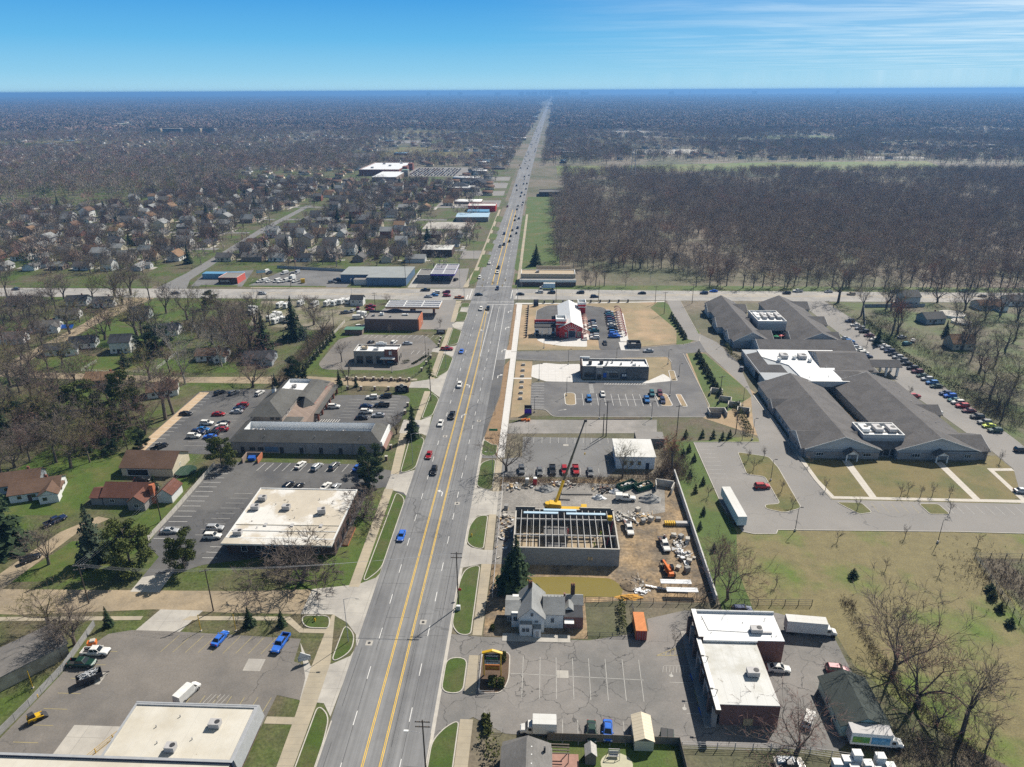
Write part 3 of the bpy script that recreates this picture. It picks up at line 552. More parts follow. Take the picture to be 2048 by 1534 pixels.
# --- trees
def twig_mat(name,c,rc=0.22):return mat(name,c,rough=0.9,var=0.0,spec=0.1,rnd_col=rc)
m_bark=mat('bark',(0.135,0.112,0.092),rough=0.95,var=0.25,scale=1.5,spec=0.1)
m_barkp=mat('bark_pale',(0.34,0.31,0.27),rough=0.95,var=0.2,scale=1.5,spec=0.1)
m_twig=twig_mat('twigs_grey',(0.20,0.165,0.138))
m_barkw=mat('bark_wood',(0.24,0.205,0.17),rough=0.95,var=0.2,scale=1.5,spec=0.1)
m_twigp=twig_mat('twigs_pale',(0.29,0.255,0.215))
m_twigr=twig_mat('twigs_red',(0.215,0.125,0.108))
m_twigo=twig_mat('twigs_rust',(0.33,0.115,0.07))
m_twigy=twig_mat('twigs_olive',(0.21,0.19,0.075))
def leaf_mat(name,c,v=0.35):
 m=mat(name,c,rough=0.85,var=v,scale=0.9,spec=0.15,rnd_col=0.15,fine=(3.5,0.3));return m
m_spruce=leaf_mat('spruce_needles',(0.030,0.050,0.022))
m_bluespr=leaf_mat('blue_spruce_needles',(0.048,0.066,0.042))
m_pine=leaf_mat('pine_needles',(0.066,0.082,0.022))
m_cedar=leaf_mat('cedar_foliage',(0.04,0.052,0.016))
m_hedge=leaf_mat('hedge_leaves',(0.08,0.09,0.025))
m_brushw=twig_mat('brush_twigs',(0.17,0.132,0.10))
def arr_mesh(name,V,Fc,mats,mi=None):
 me=bpy.data.meshes.new(name)
 V=np.asarray(V,dtype=np.float32);n=len(V)
 me.vertices.add(n);me.vertices.foreach_set('co',V.ravel())
 k=sum(len(f)for f in Fc)if not isinstance(Fc,np.ndarray)else Fc.size
 if isinstance(Fc,np.ndarray):
  m_,w_=Fc.shape;loops=Fc.ravel();st=np.arange(0,m_*w_,w_)
  me.loops.add(m_*w_);me.polygons.add(m_);me.loops.foreach_set('vertex_index',loops.astype(np.int32));me.polygons.foreach_set('loop_start',st.astype(np.int32))
 for m in mats:me.materials.append(m)
 if mi is not None:me.polygons.foreach_set('material_index',np.asarray(mi,dtype=np.int32))
 me.update(calc_edges=True);return me
class Branches:
 """limbs as tapered tubes (quads) and twigs as slim blades (triangles)"""
 def __init__(s,seed):s.r=np.random.default_rng(seed);s.segs=[];s.tw=[]
 def limb(s,p,d,L_,rad,depth,maxd,kids_,up=0.25,ang=0.75,wob=0.25):
  r=s.r;n=3 if depth<2 else 2;q=p.copy()
  for i in range(n):
   d=d+r.normal(0,wob*(0.5 if depth==0 else 1),3)*0.5;d[2]+=up*(0.3 if depth else 0.0);d/=np.linalg.norm(d)
   e=q+d*(L_/n);r1=rad*(1-(i+1)/n*0.55)
   s.segs.append((q.copy(),e.copy(),rad*(1-i/n*0.55),r1,depth));
   if depth>=1 and depth<maxd and i<n-1:
    s.limb(e.copy(),s.spread(d,ang),L_*r.uniform(0.4,0.6),r1*0.55,depth+1,maxd,kids_,up,ang,wob)
   q=e
  if depth<maxd:
   for k in range(kids_[min(depth,len(kids_)-1)]):
    s.limb(q.copy(),s.spread(d,ang*r.uniform(0.5,1.15)),L_*r.uniform(0.55,0.85)if depth else L_*r.uniform(0.6,1.0),rad*0.45*r.uniform(0.75,1.1),depth+1,maxd,kids_,up,ang,wob)
  else:s.tw.append((q.copy(),d.copy(),L_))
 def spread(s,d,a):
  r=s.r;u=r.normal(0,1,3);u-=d*u.dot(d);u/=np.linalg.norm(u)+1e-9;t=abs(r.normal(a,0.18))
  return d*math.cos(t)+u*math.sin(t)
 def tubes(s,n=4,minr=0.0):
  V,Q=[],[]
  for a,b,r0,r1,dep in s.segs:
   d=b-a;d=d/(np.linalg.norm(d)+1e-9);u=np.cross(d,(0.31,0.77,0.55));u/=np.linalg.norm(u);v=np.cross(d,u);base=len(V);m=n if dep<2 else 3
   for c,r_ in((a,max(r0,minr)),(b,max(r1,minr))):
    for i in range(m):t=2*pi*i/m;V.append(c+u*r_*cos(t)+v*r_*sin(t))
   for i in range(m):j=(i+1)%m;Q.append((base+i,base+j,base+m+j,base+m+i))
  return np.array(V),np.array(Q)
 def twigs(s,per,L0,wd,droop=0.0,spr=0.9):
  V=[]
  for p,d,L_ in s.tw:
   for k in range(per):
    t=s.spread(d,s.r.uniform(0.1,spr));t[2]-=droop;ln=L0*s.r.uniform(0.5,1.3);st=p-d*L_*s.r.uniform(0,0.8)
    w_=np.cross(t,s.r.normal(0,1,3));w_=w_/(np.linalg.norm(w_)+1e-9)*wd*s.r.uniform(0.6,1.2)
    V+=[st-w_*.5,st+w_*.5,st+t*ln]
  V=np.array(V);return V,np.arange(len(V)).reshape(-1,3)
def bare_parts(seed,h,crown=1.0,per=4,tl=1.3,tw=0.055,up=0.3,ang=0.7,kids_=(5,3,3),trunk=0.28,tr=0.024,m_t=None,m_b=None,maxd=4,minr=0.02):
 """meshes of trunk and crown for a leafless broadleaf tree"""
 B=Branches(seed);rad=h*tr
 p=np.array([0,0,-0.3]);d=np.array([B.r.normal(0,.05),B.r.normal(0,.05),1.0]);d/=np.linalg.norm(d)
 q=p+d*h*trunk;B.segs.append((p,q,rad*1.25,rad,0))
 lead=h*(1-trunk)
 for k in range(kids_[0]):
  a=2*pi*(k+B.r.uniform(-.3,.3))/kids_[0];t=ang*B.r.uniform(0.25,1.0)if k else 0.12
  dd=np.array([sin(t)*cos(a)*crown,sin(t)*sin(a)*crown,cos(t)]);dd/=np.linalg.norm(dd)
  B.limb(q-d*B.r.uniform(0,h*0.06),dd,lead*B.r.uniform(0.36,0.5),rad*B.r.uniform(0.45,0.65),1,maxd,(1,)+kids_[1:],up,ang,0.3)
 tv,tq=B.tubes(5,minr);cv,ct=B.twigs(per,tl,tw)
 z=cv[:,2].max();k=h/max(z,1);tv[:,2]*=k;cv[:,2]*=k
 return arr_mesh('trunk',tv,tq,[m_b or m_bark]),arr_mesh('crown',cv,ct,[m_t or m_twig])
def join_meshes(name,meshes):
 V,L3,mats,mi=[],[],[],[];off=0
 for me in meshes:
  v=np.empty(len(me.vertices)*3,np.float32);me.vertices.foreach_get('co',v);v=v.reshape(-1,3);V.append(v)
  mo=len(mats);mats+=list(me.materials)
  me.calc_loop_triangles();t=np.empty(len(me.loop_triangles)*3,np.int32);me.loop_triangles.foreach_get('vertices',t);t=t.reshape(-1,3)
  pm=np.empty(len(me.loop_triangles),np.int32);me.loop_triangles.foreach_get('material_index',pm)
  L3.append(t+off);mi.append(pm+mo);off+=len(v)
 return arr_mesh(name,np.concatenate(V),np.concatenate(L3),mats,np.concatenate(mi))
def conifer_parts(seed,h,rad,m_n,rows=26,per=11,fl=6,droop=0.25,gap=0.0,sharp=1.0,lo=0.06):
 """trunk and needle boughs in whorls; each bough is a spray of small blades"""
 r=np.random.default_rng(seed);V=[]
 for i in range(rows):
  f=(i+0.5)/rows;z=h*(lo+(1-lo)*f);R_=rad*(1-f**sharp)*(0.85+0.3*r.random())+0.12
  for k in range(max(4,int(per*(0.45+0.55*(1-f))))):
   a=r.uniform(0,2*pi);rr=R_*r.uniform(0.72,1.12)
   if r.random()<gap:continue
   for j in range(fl):
    t=(j+0.7)/fl*rr;c=np.array([cos(a)*t,sin(a)*t,z-droop*t+r.normal(0,.08)])
    sd=np.array([-sin(a),cos(a),0]);w_=(0.16+0.22*rr*(1-abs(j/fl-0.55)))*r.uniform(0.6,1.2)
    out_=np.array([cos(a),sin(a),-droop-r.uniform(0.0,.5)]);ln=rr/fl*r.uniform(1.0,1.7);tl_=np.array([0,0,r.normal(0,.25)])
    V+=[c-sd*w_+tl_,c+sd*w_-tl_,c+out_*ln+sd*r.normal(0,.15)]
 V=np.array(V);V[:,2]=np.maximum(V[:,2],0.12)
 b=MB();b.tube((0,0,-0.2),(0,0,h*0.93),rad*0.075+0.04,0.03,m_bark,6)
 return b.mesh('trunk'),arr_mesh('crown',V,np.arange(len(V)).reshape(-1,3),[m_n])
def clump_parts(seed,h,w_,m_n,n=26,leaves=90,lo=0.25,sz=0.38,flat=0.6,trunk_r=0.2,cone=0.0):
 """trunk with limbs and a crown of leafy clumps with gaps between them"""
 r=np.random.default_rng(seed);V=[];b=MB();b.tube((0,0,-0.2),(0,0,h*0.8),trunk_r,trunk_r*0.4,m_bark,6)
 for i in range(n):
  f=r.uniform(lo,1.0);z=h*f;a=r.uniform(0,2*pi)
  env=(1-f)**0.8*1.15 if cone else math.sqrt(max(0.03,1-((f-(lo+.25))/(1.02-lo-.1))**2))
  d=w_*env*math.sqrt(r.uniform(0.05,1));c=np.array([cos(a)*d,sin(a)*d,z*0.97]);cr_=w_*r.uniform(0.22,0.4)*(0.6 if cone else 1)
  if d>w_*0.35:b.tube((0,0,max(0.5,z-d*0.5)),tuple(c),trunk_r*0.28,0.03,m_bark,4,False)
  for k in range(leaves):
   u=r.normal(0,1,3);u/=np.linalg.norm(u);p=c+u*cr_*r.uniform(0.45,1.05)*np.array([1,1,flat])
   x=r.normal(0,1,3);x/=np.linalg.norm(x);y=np.cross(x,u+r.normal(0,.5,3));y/=np.linalg.norm(y)+1e-9;s_=sz*r.uniform(.5,1.2)
   V+=[p-x*s_,p+x*s_*.6+y*s_*.6,p+x*s_*.3-y*s_*.7]
 V=np.array(V);V[:,2]=np.maximum(V[:,2],0.06)
 return b.mesh('trunk'),arr_mesh('crown',V,np.arange(len(V)).reshape(-1,3),[m_n])
def place_tree(parts,name,label,cat,x,y,s=1.0,rot=None,group=None,z=0.0):
 t=bpy.data.objects.new(name,None);COL.objects.link(t);t.empty_display_size=0.5
 t.location=(x,y,z);t.rotation_euler=(0,0,rnd.uniform(0,6.28)if rot is None else rot);t.scale=s if isinstance(s,tuple)else(s,)*3
 tag(t,label,cat,group)
 for nm,me in zip(('trunk','crown'),parts):
  o=bpy.data.objects.new(nm,me);COL.objects.link(o);o.parent=t
 return t
def scatter(name,protos,pts,scl,rots,idx,label,cat):
 """one stuff object: tree meshes instanced on its own points"""
 me=bpy.data.meshes.new(name);me.vertices.add(len(pts));me.vertices.foreach_set('co',np.asarray(pts,np.float32).ravel())
 for nm,ty,dat in(('size','FLOAT_VECTOR',scl),('turn','FLOAT',rots),('which','INT',idx)):
  at=me.attributes.new(nm,ty,'POINT');at.data.foreach_set('vector' if ty=='FLOAT_VECTOR' else 'value',np.asarray(dat,np.float32 if ty!='INT' else np.int32).ravel())
 o=bpy.data.objects.new(name,me);COL.objects.link(o);tag(o,label,cat,kind='stuff')
 ng=bpy.data.node_groups.new(name,'GeometryNodeTree')
 ng.interface.new_socket('Geometry',in_out='INPUT',socket_type='NodeSocketGeometry');ng.interface.new_socket('Geometry',in_out='OUTPUT',socket_type='NodeSocketGeometry')
 nn=ng.nodes;lk=ng.links.new;gi=nn.new('NodeGroupInput');go=nn.new('NodeGroupOutput');ip=nn.new('GeometryNodeInstanceOnPoints');jg=nn.new('GeometryNodeJoinGeometry')
 for p in protos[::-1]:
  oi=nn.new('GeometryNodeObjectInfo');oi.inputs['Object'].default_value=p;oi.inputs['As Instance'].default_value=True;oi.transform_space='ORIGINAL';lk(oi.outputs['Geometry'],jg.inputs[0])
 lk(gi.outputs[0],ip.inputs['Points']);lk(jg.outputs[0],ip.inputs['Instance']);ip.inputs['Pick Instance'].default_value=True
 def na(nm,ty):
  q=nn.new('GeometryNodeInputNamedAttribute');q.data_type=ty;q.inputs['Name'].default_value=nm;return q.outputs['Attribute']
 lk(na('which','INT'),ip.inputs['Instance Index']);lk(na('size','FLOAT_VECTOR'),ip.inputs['Scale'])
 cbv=nn.new('ShaderNodeCombineXYZ');lk(na('turn','FLOAT'),cbv.inputs[2]);lk(cbv.outputs[0],ip.inputs['Rotation'])
 lk(ip.outputs[0],go.inputs[0])
 md=o.modifiers.new('scatter','NODES');md.node_group=ng
 return o
def proto(name,me):return bpy.data.objects.new(name,me)
# the kinds of tree
BARE=[bare_parts(11+i,14,1.0+.25*(i%3),per=4,m_t=[m_twig,m_twig,m_twigr,m_twig,m_twigy,m_twig][i],ang=(0.6,0.75,0.9)[i%3],trunk=(.22,.3,.16)[i%3])for i in range(6)]
TALL=[bare_parts(31+i,18,0.7,per=5,tl=1.4,ang=0.55,trunk=0.38,tr=0.016,m_t=[m_twig,m_twigr,m_twig,m_twigo][i],kids_=(5,3,2))for i in range(4)]
PALE=[bare_parts(41+i,20,1.0,per=4,ang=0.65,trunk=0.2,m_t=m_twigp,m_b=m_barkp,tr=0.014)for i in range(2)]
SAPL=[bare_parts(51+i,4.5,0.7,per=3,tl=0.6,tw=0.03,ang=0.6,kids_=(4,2,2),trunk=0.35,tr=0.014,maxd=3,minr=0.02)for i in range(2)]
GNARL=bare_parts(61,8,1.5,per=9,tl=1.0,tw=0.05,ang=1.15,up=0.12,trunk=0.12,kids_=(6,3,3),m_t=twig_mat('twigs_hawthorn',(0.155,0.125,0.11)),tr=0.03)
SPRUCE=[conifer_parts(71+i,15,4.2,(m_spruce,m_spruce,m_bluespr)[i],rows=30,per=13)for i in range(3)]
PINE=[clump_parts(81+i,11,4.4,(m_pine,m_spruce)[i],n=38,leaves=260,lo=0.14,sz=0.27,trunk_r=0.24)for i in range(2)]
CEDAR=[conifer_parts(91+i,5,1.25,(m_cedar,m_spruce)[i],rows=16,per=9,fl=3,droop=-0.1,lo=0.02,sharp=1.3)for i in range(2)]
# cheaper versions for woods and far canopy
def far_tree(seed,m,n=110,h=13,w_=5.4,sz=1.0,thin=0.2):
 r=np.random.default_rng(seed);V=[]
 for i in range(n):
  u=r.normal(0,1,3);u/=np.linalg.norm(u);k=r.uniform(0.5,1.0);p=np.array([u[0]*w_*k,u[1]*w_*k,h*0.62+u[2]*h*0.38*k])
  d=u*.8+np.array([0,0,.8])+r.normal(0,.5,3);d/=np.linalg.norm(d);y=np.cross(d,r.normal(0,1,3));y/=np.linalg.norm(y);ln=sz*r.uniform(1.4,3.2)
  V+=[p-y*thin,p+y*thin,p+d*ln]
 for a in(0,2.1,4.2):V+=[[cos(a)*.3,sin(a)*.3,0],[cos(a+2.1)*.3,sin(a+2.1)*.3,0],[cos(a)*.8,sin(a)*.8,h*.7]]
 V=np.array(V);return arr_mesh('far_tree',V,np.arange(len(V)).reshape(-1,3),[m])
woodP=[proto('wood_tree',join_meshes('wood_tree',p))for p in[bare_parts(111+i,15,1.15,per=7,tl=1.9,tw=0.07,ang=0.85,trunk=0.26,tr=0.012,kids_=(6,3,2),m_t=[twig_mat('wood_twigs_grey',(0.27,0.215,0.175),.45),twig_mat('wood_twigs_brown',(0.265,0.19,0.145),.45),twig_mat('wood_twigs_red',(0.30,0.175,0.135),.35),m_twigp,twig_mat('wood_twigs_rust',(0.42,0.20,0.12),.3),twig_mat('wood_twigs_dun',(0.34,0.27,0.21),.45)][i],m_b=m_barkw,maxd=3,minr=0.04)for i in range(6)]]
farP=[proto('far_tree',far_tree(131+i,m))for i,m in enumerate((twig_mat('far_twigs_grey',(0.28,0.24,0.205),.4),twig_mat('far_twigs_red',(0.29,0.18,0.15),.35),twig_mat('far_twigs_brown',(0.27,0.215,0.175),.4),m_twigy,m_spruce,m_twigp))]
def canopy_tile(seed,size,n,mats_,h=13):
 """a patch of distant canopy: many small rough crowns in one mesh"""
 r=np.random.default_rng(seed);V,MI=[],[]
 for i in range(n):
  c=np.array([r.uniform(-.5,.5)*size,r.uniform(-.5,.5)*size,0]);hh=h*r.uniform(.7,1.25);w_=r.uniform(4,7);mi=int(r.integers(len(mats_)))
  for k in range(11):
   u=r.normal(0,1,3);u[2]=abs(u[2]);u/=np.linalg.norm(u);p=c+np.array([u[0]*w_,u[1]*w_,hh*(.45+.5*u[2])])
   x=r.normal(0,1,3);x/=np.linalg.norm(x);y=np.cross(x,u);s_=w_*r.uniform(.3,.6)
   V+=[p-x*s_,p+x*s_*.6+y*s_*.7,p+x*s_*.4-y*s_*.8];MI.append(mi)
 V=np.array(V);return arr_mesh('canopy',V,np.arange(len(V)).reshape(-1,3),mats_,MI)
cm=[twig_mat('canopy_grey',(0.26,0.225,0.195),.45),twig_mat('canopy_brown',(0.25,0.195,0.16),.45),twig_mat('canopy_red',(0.27,0.175,0.15),.4),leaf_mat('canopy_pine',(0.035,0.05,0.022))]
tileA=[proto('canopy',canopy_tile(151+i,60,46,cm+cm[:3]))for i in range(4)]
tileB=[proto('canopy',canopy_tile(161+i,150,200,cm[:3]+cm))for i in range(3)]
# --- the far woods
def in_view(x,y,mar=0.05):
 px,py=proj(x,y,0);return y>50 and-2048*mar<px<2048*(1+mar)and py>150
def road_x(y):return float(np.interp(y,[0,456,730,1106,2184,5872,16500],[-29.5,-29.8,-28.8,-28,-17.5,24,160]))
def density_noise(seed,n=9):
 r=np.random.default_rng(seed);K=[(r.normal(0,1),r.normal(0,1),r.uniform(0,6.28))for _ in range(n)]
 return lambda x,y,L_:sum(sin(a*x/L_+b_*y/L_+c)for a,b_,c in K)/n**.5
dn=density_noise(3)
GLADES=[]
GR=np.random.default_rng(77);CLEAR=[]
for _ in range(95):
 yy=GR.uniform(1350,1350+7500*GR.random());xx=GR.uniform(-.72,.72)*yy;ww,dd=GR.uniform(50,190)*(1+yy/5000),GR.uniform(25,75)*(1+yy/2200)
 if abs(xx-road_x(yy))>ww/2+40:CLEAR.append((xx-ww/2,yy-dd/2,xx+ww/2,yy+dd/2))
GLADES_FAR=CLEAR+[(-1330,1700,-1080,1790),(-1700,2150,-1250,2290),(230,1700,420,1760)]
CLM=[m_lawn,m_conc,m_field,m_lot_pale,m_tanlawn]
for k in range(5):sheet('clearing',[rect(*c)for c in GLADES_FAR[k::5]],CLM[k],0.05+k*.01)
def fill(rng,y0,y1,step,keep,jitter=0.9):
 P=[];y=y0
 while y<y1:
  hw=y*0.80+60;x=-hw
  while x<hw:
   xx,yy=x+rng.uniform(-.5,.5)*step*jitter,y+rng.uniform(-.5,.5)*step*jitter
   if in_view(xx,yy)and keep(xx,yy)and not(yy>1300 and any(a<xx<c and b_<yy<d for a,b_,c,d in GLADES_FAR)):P.append((xx,yy,0))
   x+=step
  y+=step
 return P
def emit(name,protos,P,rng,smin,smax,label,w=None):
 n=len(P);s=rng.uniform(smin,smax,n);idx=rng.choice(len(protos),n,p=w)
 return scatter(name,protos,P,np.stack([s*rng.uniform(.85,1.2,n),s*rng.uniform(.85,1.2,n),s],1),rng.uniform(0,6.28,n),idx,label,'woods')
rg=np.random.default_rng(5)
def off_road(x,y,m):return abs(x-road_x(y))>m
def glade(x,y):return any(a<x<c and b_<y<d for a,b_,c,d in GLADES)
GLADES+=[(-48,450,9,1100),(9,1050,100,1195),(110,1085,640,1265),(-275,960,-110,1170)]
# right-hand wood between the cross street and the park
def wood(x,y):
 if y<428 or y>1085 or x<(22 if y<480 else 9 if y<810 else 26):return False
 if y<446 and rg.random()<.5:return False
 if 20<x<90 and 430<y<475:return False
 if abs(y-556)<5 and x<130 or abs(y-700)<5 and x<75:return False
 return rg.random()<0.72+0.3*dn(x,y,60)
WOODEDGE=[(26+i*6.8+rg.uniform(-1.6,1.6),(476 if 14<i*6.8<66 else 430.5)+rg.uniform(-2,3))for i in range(45)]
BAREP=[proto('yard_tree',join_meshes('yard_tree',p))for p in BARE[:4]]
# --- building kit
m_white=mat('white_paint',(0.72,0.72,0.70),rough=0.6,var=0.06,scale=0.8)
m_trim=mat('white_trim',(0.66,0.66,0.64),rough=0.6,var=0.05)
m_glass=mat('window_glass',(0.03,0.035,0.04),rough=0.12,var=0.25,scale=1.5,spec=0.6)
m_dglass=mat('dark_panel',(0.025,0.026,0.03),rough=0.4,var=0.15)
m_metal=mat('galvanised',(0.42,0.43,0.44),rough=0.5,var=0.12,metal=0.3)
m_hvac=mat('hvac_grey',(0.40,0.39,0.385),rough=0.6,var=0.12)
m_dark=mat('dark_metal',(0.045,0.045,0.048),rough=0.6,var=0.1)
def stains(dark,sc,lo,hi):
 def fn(n,t,vec,c,noise,ramp,mix):return mix(ramp(noise(sc,6,0.7),lo,hi),c,dark)
 return fn
def seams(f,sx):
 g_=joints(sx,60,0.05,(0.42,0.40,0.36))
 return lambda n,t,vec,c,noise,ramp,mix:f(n,t,vec,mix(0.45,c,g_(n,t,vec,c,noise,ramp,mix)),noise,ramp,mix)
m_memb=mat('white_membrane',(0.60,0.595,0.57),rough=0.7,var=0.05,scale=0.25,col2=(0.52,0.51,0.47),s2=0.12,extra=seams(stains((0.33,0.30,0.24),0.5,0.64,0.74),3.2))
m_membc=mat('cream_membrane',(0.49,0.45,0.37),rough=0.8,var=0.07,scale=0.25,col2=(0.56,0.53,0.46),s2=0.1,extra=seams(stains((0.28,0.24,0.18),0.5,0.66,0.76),3.0))
m_membo=mat('old_membrane',(0.48,0.43,0.35),rough=0.8,var=0.09,scale=0.3,col2=(0.62,0.60,0.56),s2=0.09,t2=(0.5,0.56),extra=seams(stains((0.10,0.085,0.07),0.42,0.635,0.655),3.4))
m_membp=mat('worn_membrane',(0.58,0.58,0.555),rough=0.75,var=0.08,scale=0.5,stretch=(1,0.12,1),col2=(0.44,0.43,0.38),s2=0.12,t2=(0.5,0.66),extra=seams(stains((0.27,0.25,0.21),0.7,0.64,0.72),1.8))
m_snow=mat('new_membrane',(0.70,0.71,0.71),rough=0.6,var=0.03,scale=0.3)
def shingle(name,c,v=0.16):
 return mat(name,c,rough=0.95,var=v,scale=1.8,spec=0.15,col2=tuple(x*0.82 for x in c),s2=0.2,fine=(6,0.16),stretch=(0.5,0.5,3))
m_sh_grey=shingle('shingle_grey',(0.125,0.122,0.118));m_sh_plaza=shingle('shingle_plaza',(0.118,0.116,0.108));m_sh_nh=shingle('shingle_charcoal',(0.135,0.128,0.125),0.2)
m_sh_light=shingle('shingle_pale',(0.27,0.275,0.27));m_sh_brown=shingle('shingle_brown',(0.145,0.092,0.065));m_sh_tan=shingle('shingle_tan',(0.24,0.155,0.095))
m_sh_red=shingle('shingle_red',(0.16,0.075,0.055));m_sh_dark=shingle('shingle_dark',(0.06,0.062,0.068));m_sh_green=shingle('shingle_green',(0.062,0.072,0.066));m_sh_bottom=shingle('shingle_stone',(0.19,0.182,0.172));m_sh_orange=shingle('shingle_orange',(0.40,0.20,0.095))
def brick(name,c,mort=(1.5,1.45,1.4)):return mat(name,c,rough=0.95,var=0.14,scale=0.6,fine=(4,0.1),extra=wallpat(0.5,0.16,0.02,mort,0.45))
m_br_red=brick('brick_red',(0.21,0.085,0.06));m_br_brown=brick('brick_brown',(0.15,0.10,0.085));m_br_dark=brick('brick_dark',(0.085,0.055,0.045));m_br_tan=brick('brick_tan',(0.26,0.20,0.165));m_br_grey=brick('brick_grey',(0.27,0.25,0.24));m_br_purple=brick('brick_plum',(0.20,0.105,0.09));m_br_orange=brick('brick_orange',(0.44,0.15,0.075))
m_cmu=mat('concrete_block',(0.30,0.295,0.285),rough=0.95,var=0.12,scale=0.5,fine=(3,.1),extra=wallpat(0.8,0.4,0.03,(0.8,0.8,0.8),0.5))
m_cmud=mat('concrete_block_dark',(0.135,0.132,0.13),rough=0.95,var=0.16,scale=0.5,fine=(3,.12),extra=wallpat(0.8,0.4,0.03,(0.7,0.7,0.7),0.5))
def siding(name,c):return mat(name,c,rough=0.7,var=0.05,scale=0.7,extra=wallpat(30,0.22,0.012,(0.6,0.6,0.62),0.35))
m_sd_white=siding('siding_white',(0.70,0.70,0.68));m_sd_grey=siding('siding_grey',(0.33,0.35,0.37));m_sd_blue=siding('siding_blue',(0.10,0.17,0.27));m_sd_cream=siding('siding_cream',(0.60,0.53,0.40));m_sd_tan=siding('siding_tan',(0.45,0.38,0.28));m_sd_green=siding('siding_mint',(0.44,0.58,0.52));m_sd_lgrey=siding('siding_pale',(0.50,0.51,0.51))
m_stucco=mat('stucco_taupe',(0.285,0.255,0.225),var=0.06);m_stuccod=mat('stucco_grey',(0.19,0.185,0.18),var=0.06);m_tan=mat('stucco_tan',(0.46,0.38,0.27),var=0.08)
m_redp=mat('barn_red',(0.46,0.022,0.022),rough=0.5,var=0.1,extra=wallpat(0.4,40,0.015,(.7,.7,.7),0.3));m_red=mat('red_paint',(0.52,0.03,0.03),rough=0.5,var=0.08);m_redc=mat('canopy_red',(0.60,0.075,0.07),rough=0.55,var=0.1)
m_whmetal=mat('white_metal_roof',(0.68,0.68,0.66),rough=0.4,var=0.04,scale=0.3,extra=joints(0.6,60,0.02,(0.62,0.62,0.62)))
m_bluemetal=mat('blue_metal_roof',(0.13,0.30,0.46),rough=0.4,var=0.06,extra=joints(0.8,80,0.03,(0.09,0.22,0.36)))
m_steel=mat('steel_joist',(0.46,0.455,0.44),rough=0.5,var=0.08);m_slab=mat('slab_floor',(0.24,0.195,0.14),rough=0.9,var=0.25,scale=0.4,col2=(0.34,0.27,0.18),s2=0.2)
m_wood=mat('weathered_wood',(0.20,0.17,0.14),rough=0.95,var=0.2,scale=1.0,extra=wallpat(0.16,40,0.02,(.5,.5,.5),0.6));m_plank=mat('new_plank',(0.52,0.37,0.20),rough=0.8,var=0.12)
m_gold=mat('yellow_enamel',(0.60,0.37,0.02),rough=0.45,var=0.08);m_orange=mat('orange_enamel',(0.62,0.16,0.03),rough=0.45,var=0.1);m_dkgreen=mat('dumpster_green',(0.012,0.07,0.045),rough=0.6,var=0.15);m_purple=mat('purple_sign',(0.10,0.03,0.42),rough=0.5,var=0.1);m_blue=mat('blue_enamel',(0.02,0.10,0.42),rough=0.5,var=0.1);m_black=mat('black_sign',(0.012,0.012,0.015),rough=0.5,var=0.1);m_navy=mat('navy_metal',(0.03,0.042,0.075),rough=0.5,var=0.1)
m_tile=mat('terracotta',(0.42,0.17,0.09),var=0.15)
def wpos(o):
 v=Vector((0,0,0))
 while o:v=v+o.location+o.matrix_parent_inverse.translation;o=o.parent
 return v
def part(b,name,parent,smooth=False):
 """a child whose mesh was laid out in world metres"""
 o=b.build(name,smooth=smooth);o.parent=parent;o.matrix_parent_inverse=Matrix.Translation(-wpos(parent));return o
def boxp(name,parent,c,sz,m,ang=0.0,mtop=None):
 b=MB();b.box(c,sz,m,ang,mtop);return part(b,name,parent)
DIRS={'S':(0,-1),'N':(0,1),'E':(1,0),'W':(-1,0)}
def opening(par,x,y,z,w_,h,f='S',fm=None,gm=None,name='window',sub='pane',bars=1,fr=0.09):
 """frame standing 5 cm proud of a wall at (x, y), with its pane as a sub-part"""
 nx,ny=DIRS[f];tx,ty=-ny,nx;fm=fm or m_trim;gm=gm or m_glass;b=MB();d=0.10
 def bx(u0,u1,z0,z1,d0,d1,bb,m):
  c=(x+tx*(u0+u1)/2+nx*(d0+d1)/2,y+ty*(u0+u1)/2+ny*(d0+d1)/2,z0)
  bb.box(c,(abs(u1-u0)if tx else d1-d0,d1-d0 if tx else abs(u1-u0),z1-z0),m)
 bx(-w_/2,w_/2,z,z+fr,-.04,d,b,fm);bx(-w_/2,w_/2,z+h-fr,z+h,-.04,d,b,fm)
 bx(-w_/2,-w_/2+fr,z+fr,z+h-fr,-.04,d,b,fm);bx(w_/2-fr,w_/2,z+fr,z+h-fr,-.04,d,b,fm)
 for i in range(bars):
  u=-w_/2+(i+1)*w_/(bars+1);bx(u-fr*.4,u+fr*.4,z+fr,z+h-fr,-.04,d-.02,b,fm)
 o=part(b,name,par);p=MB();bx(-w_/2+fr,w_/2-fr,z+fr,z+h-fr,-.03,.04,p,gm);part(p,sub,o);return o
def door(par,x,y,z=0.05,w_=1.0,h=2.1,f='S',m=None,fm=None):return opening(par,x,y,z,w_,h,f,fm or m_trim,m or m_dark,'door','door_leaf',0,0.1)
def rtu(par,x,y,z,w_=1.8,d=1.3,h=1.1,m=None,ang=0.0,name='rooftop_unit'):
 b=MB();b.box((x,y,z),(w_*.9,d*.9,0.2),m_dark,ang);b.box((x,y,z+.2),(w_,d,h-.25),m or m_hvac,ang);b.box((x,y,z+h-.05),(w_*1.03,d*1.03,.06),m or m_hvac,ang)
 o=part(b,name,par);q=MB();q.lathe((x+w_*.25*cos(ang),y+w_*.25*sin(ang),z+h+.012),[(min(w_,d)*.34,0),(min(w_,d)*.34,.05),(min(w_,d)*.1,.06)],m_dark,12);part(q,'fan',o);return o
def vents(par,pts,z,r=0.1,h=0.45,m=None):
 for x,y in pts:
  b=MB();b.tube((x,y,z-.3),(x,y,z+h),r,r,m or m_hvac,7);part(b,'roof_vent',par)
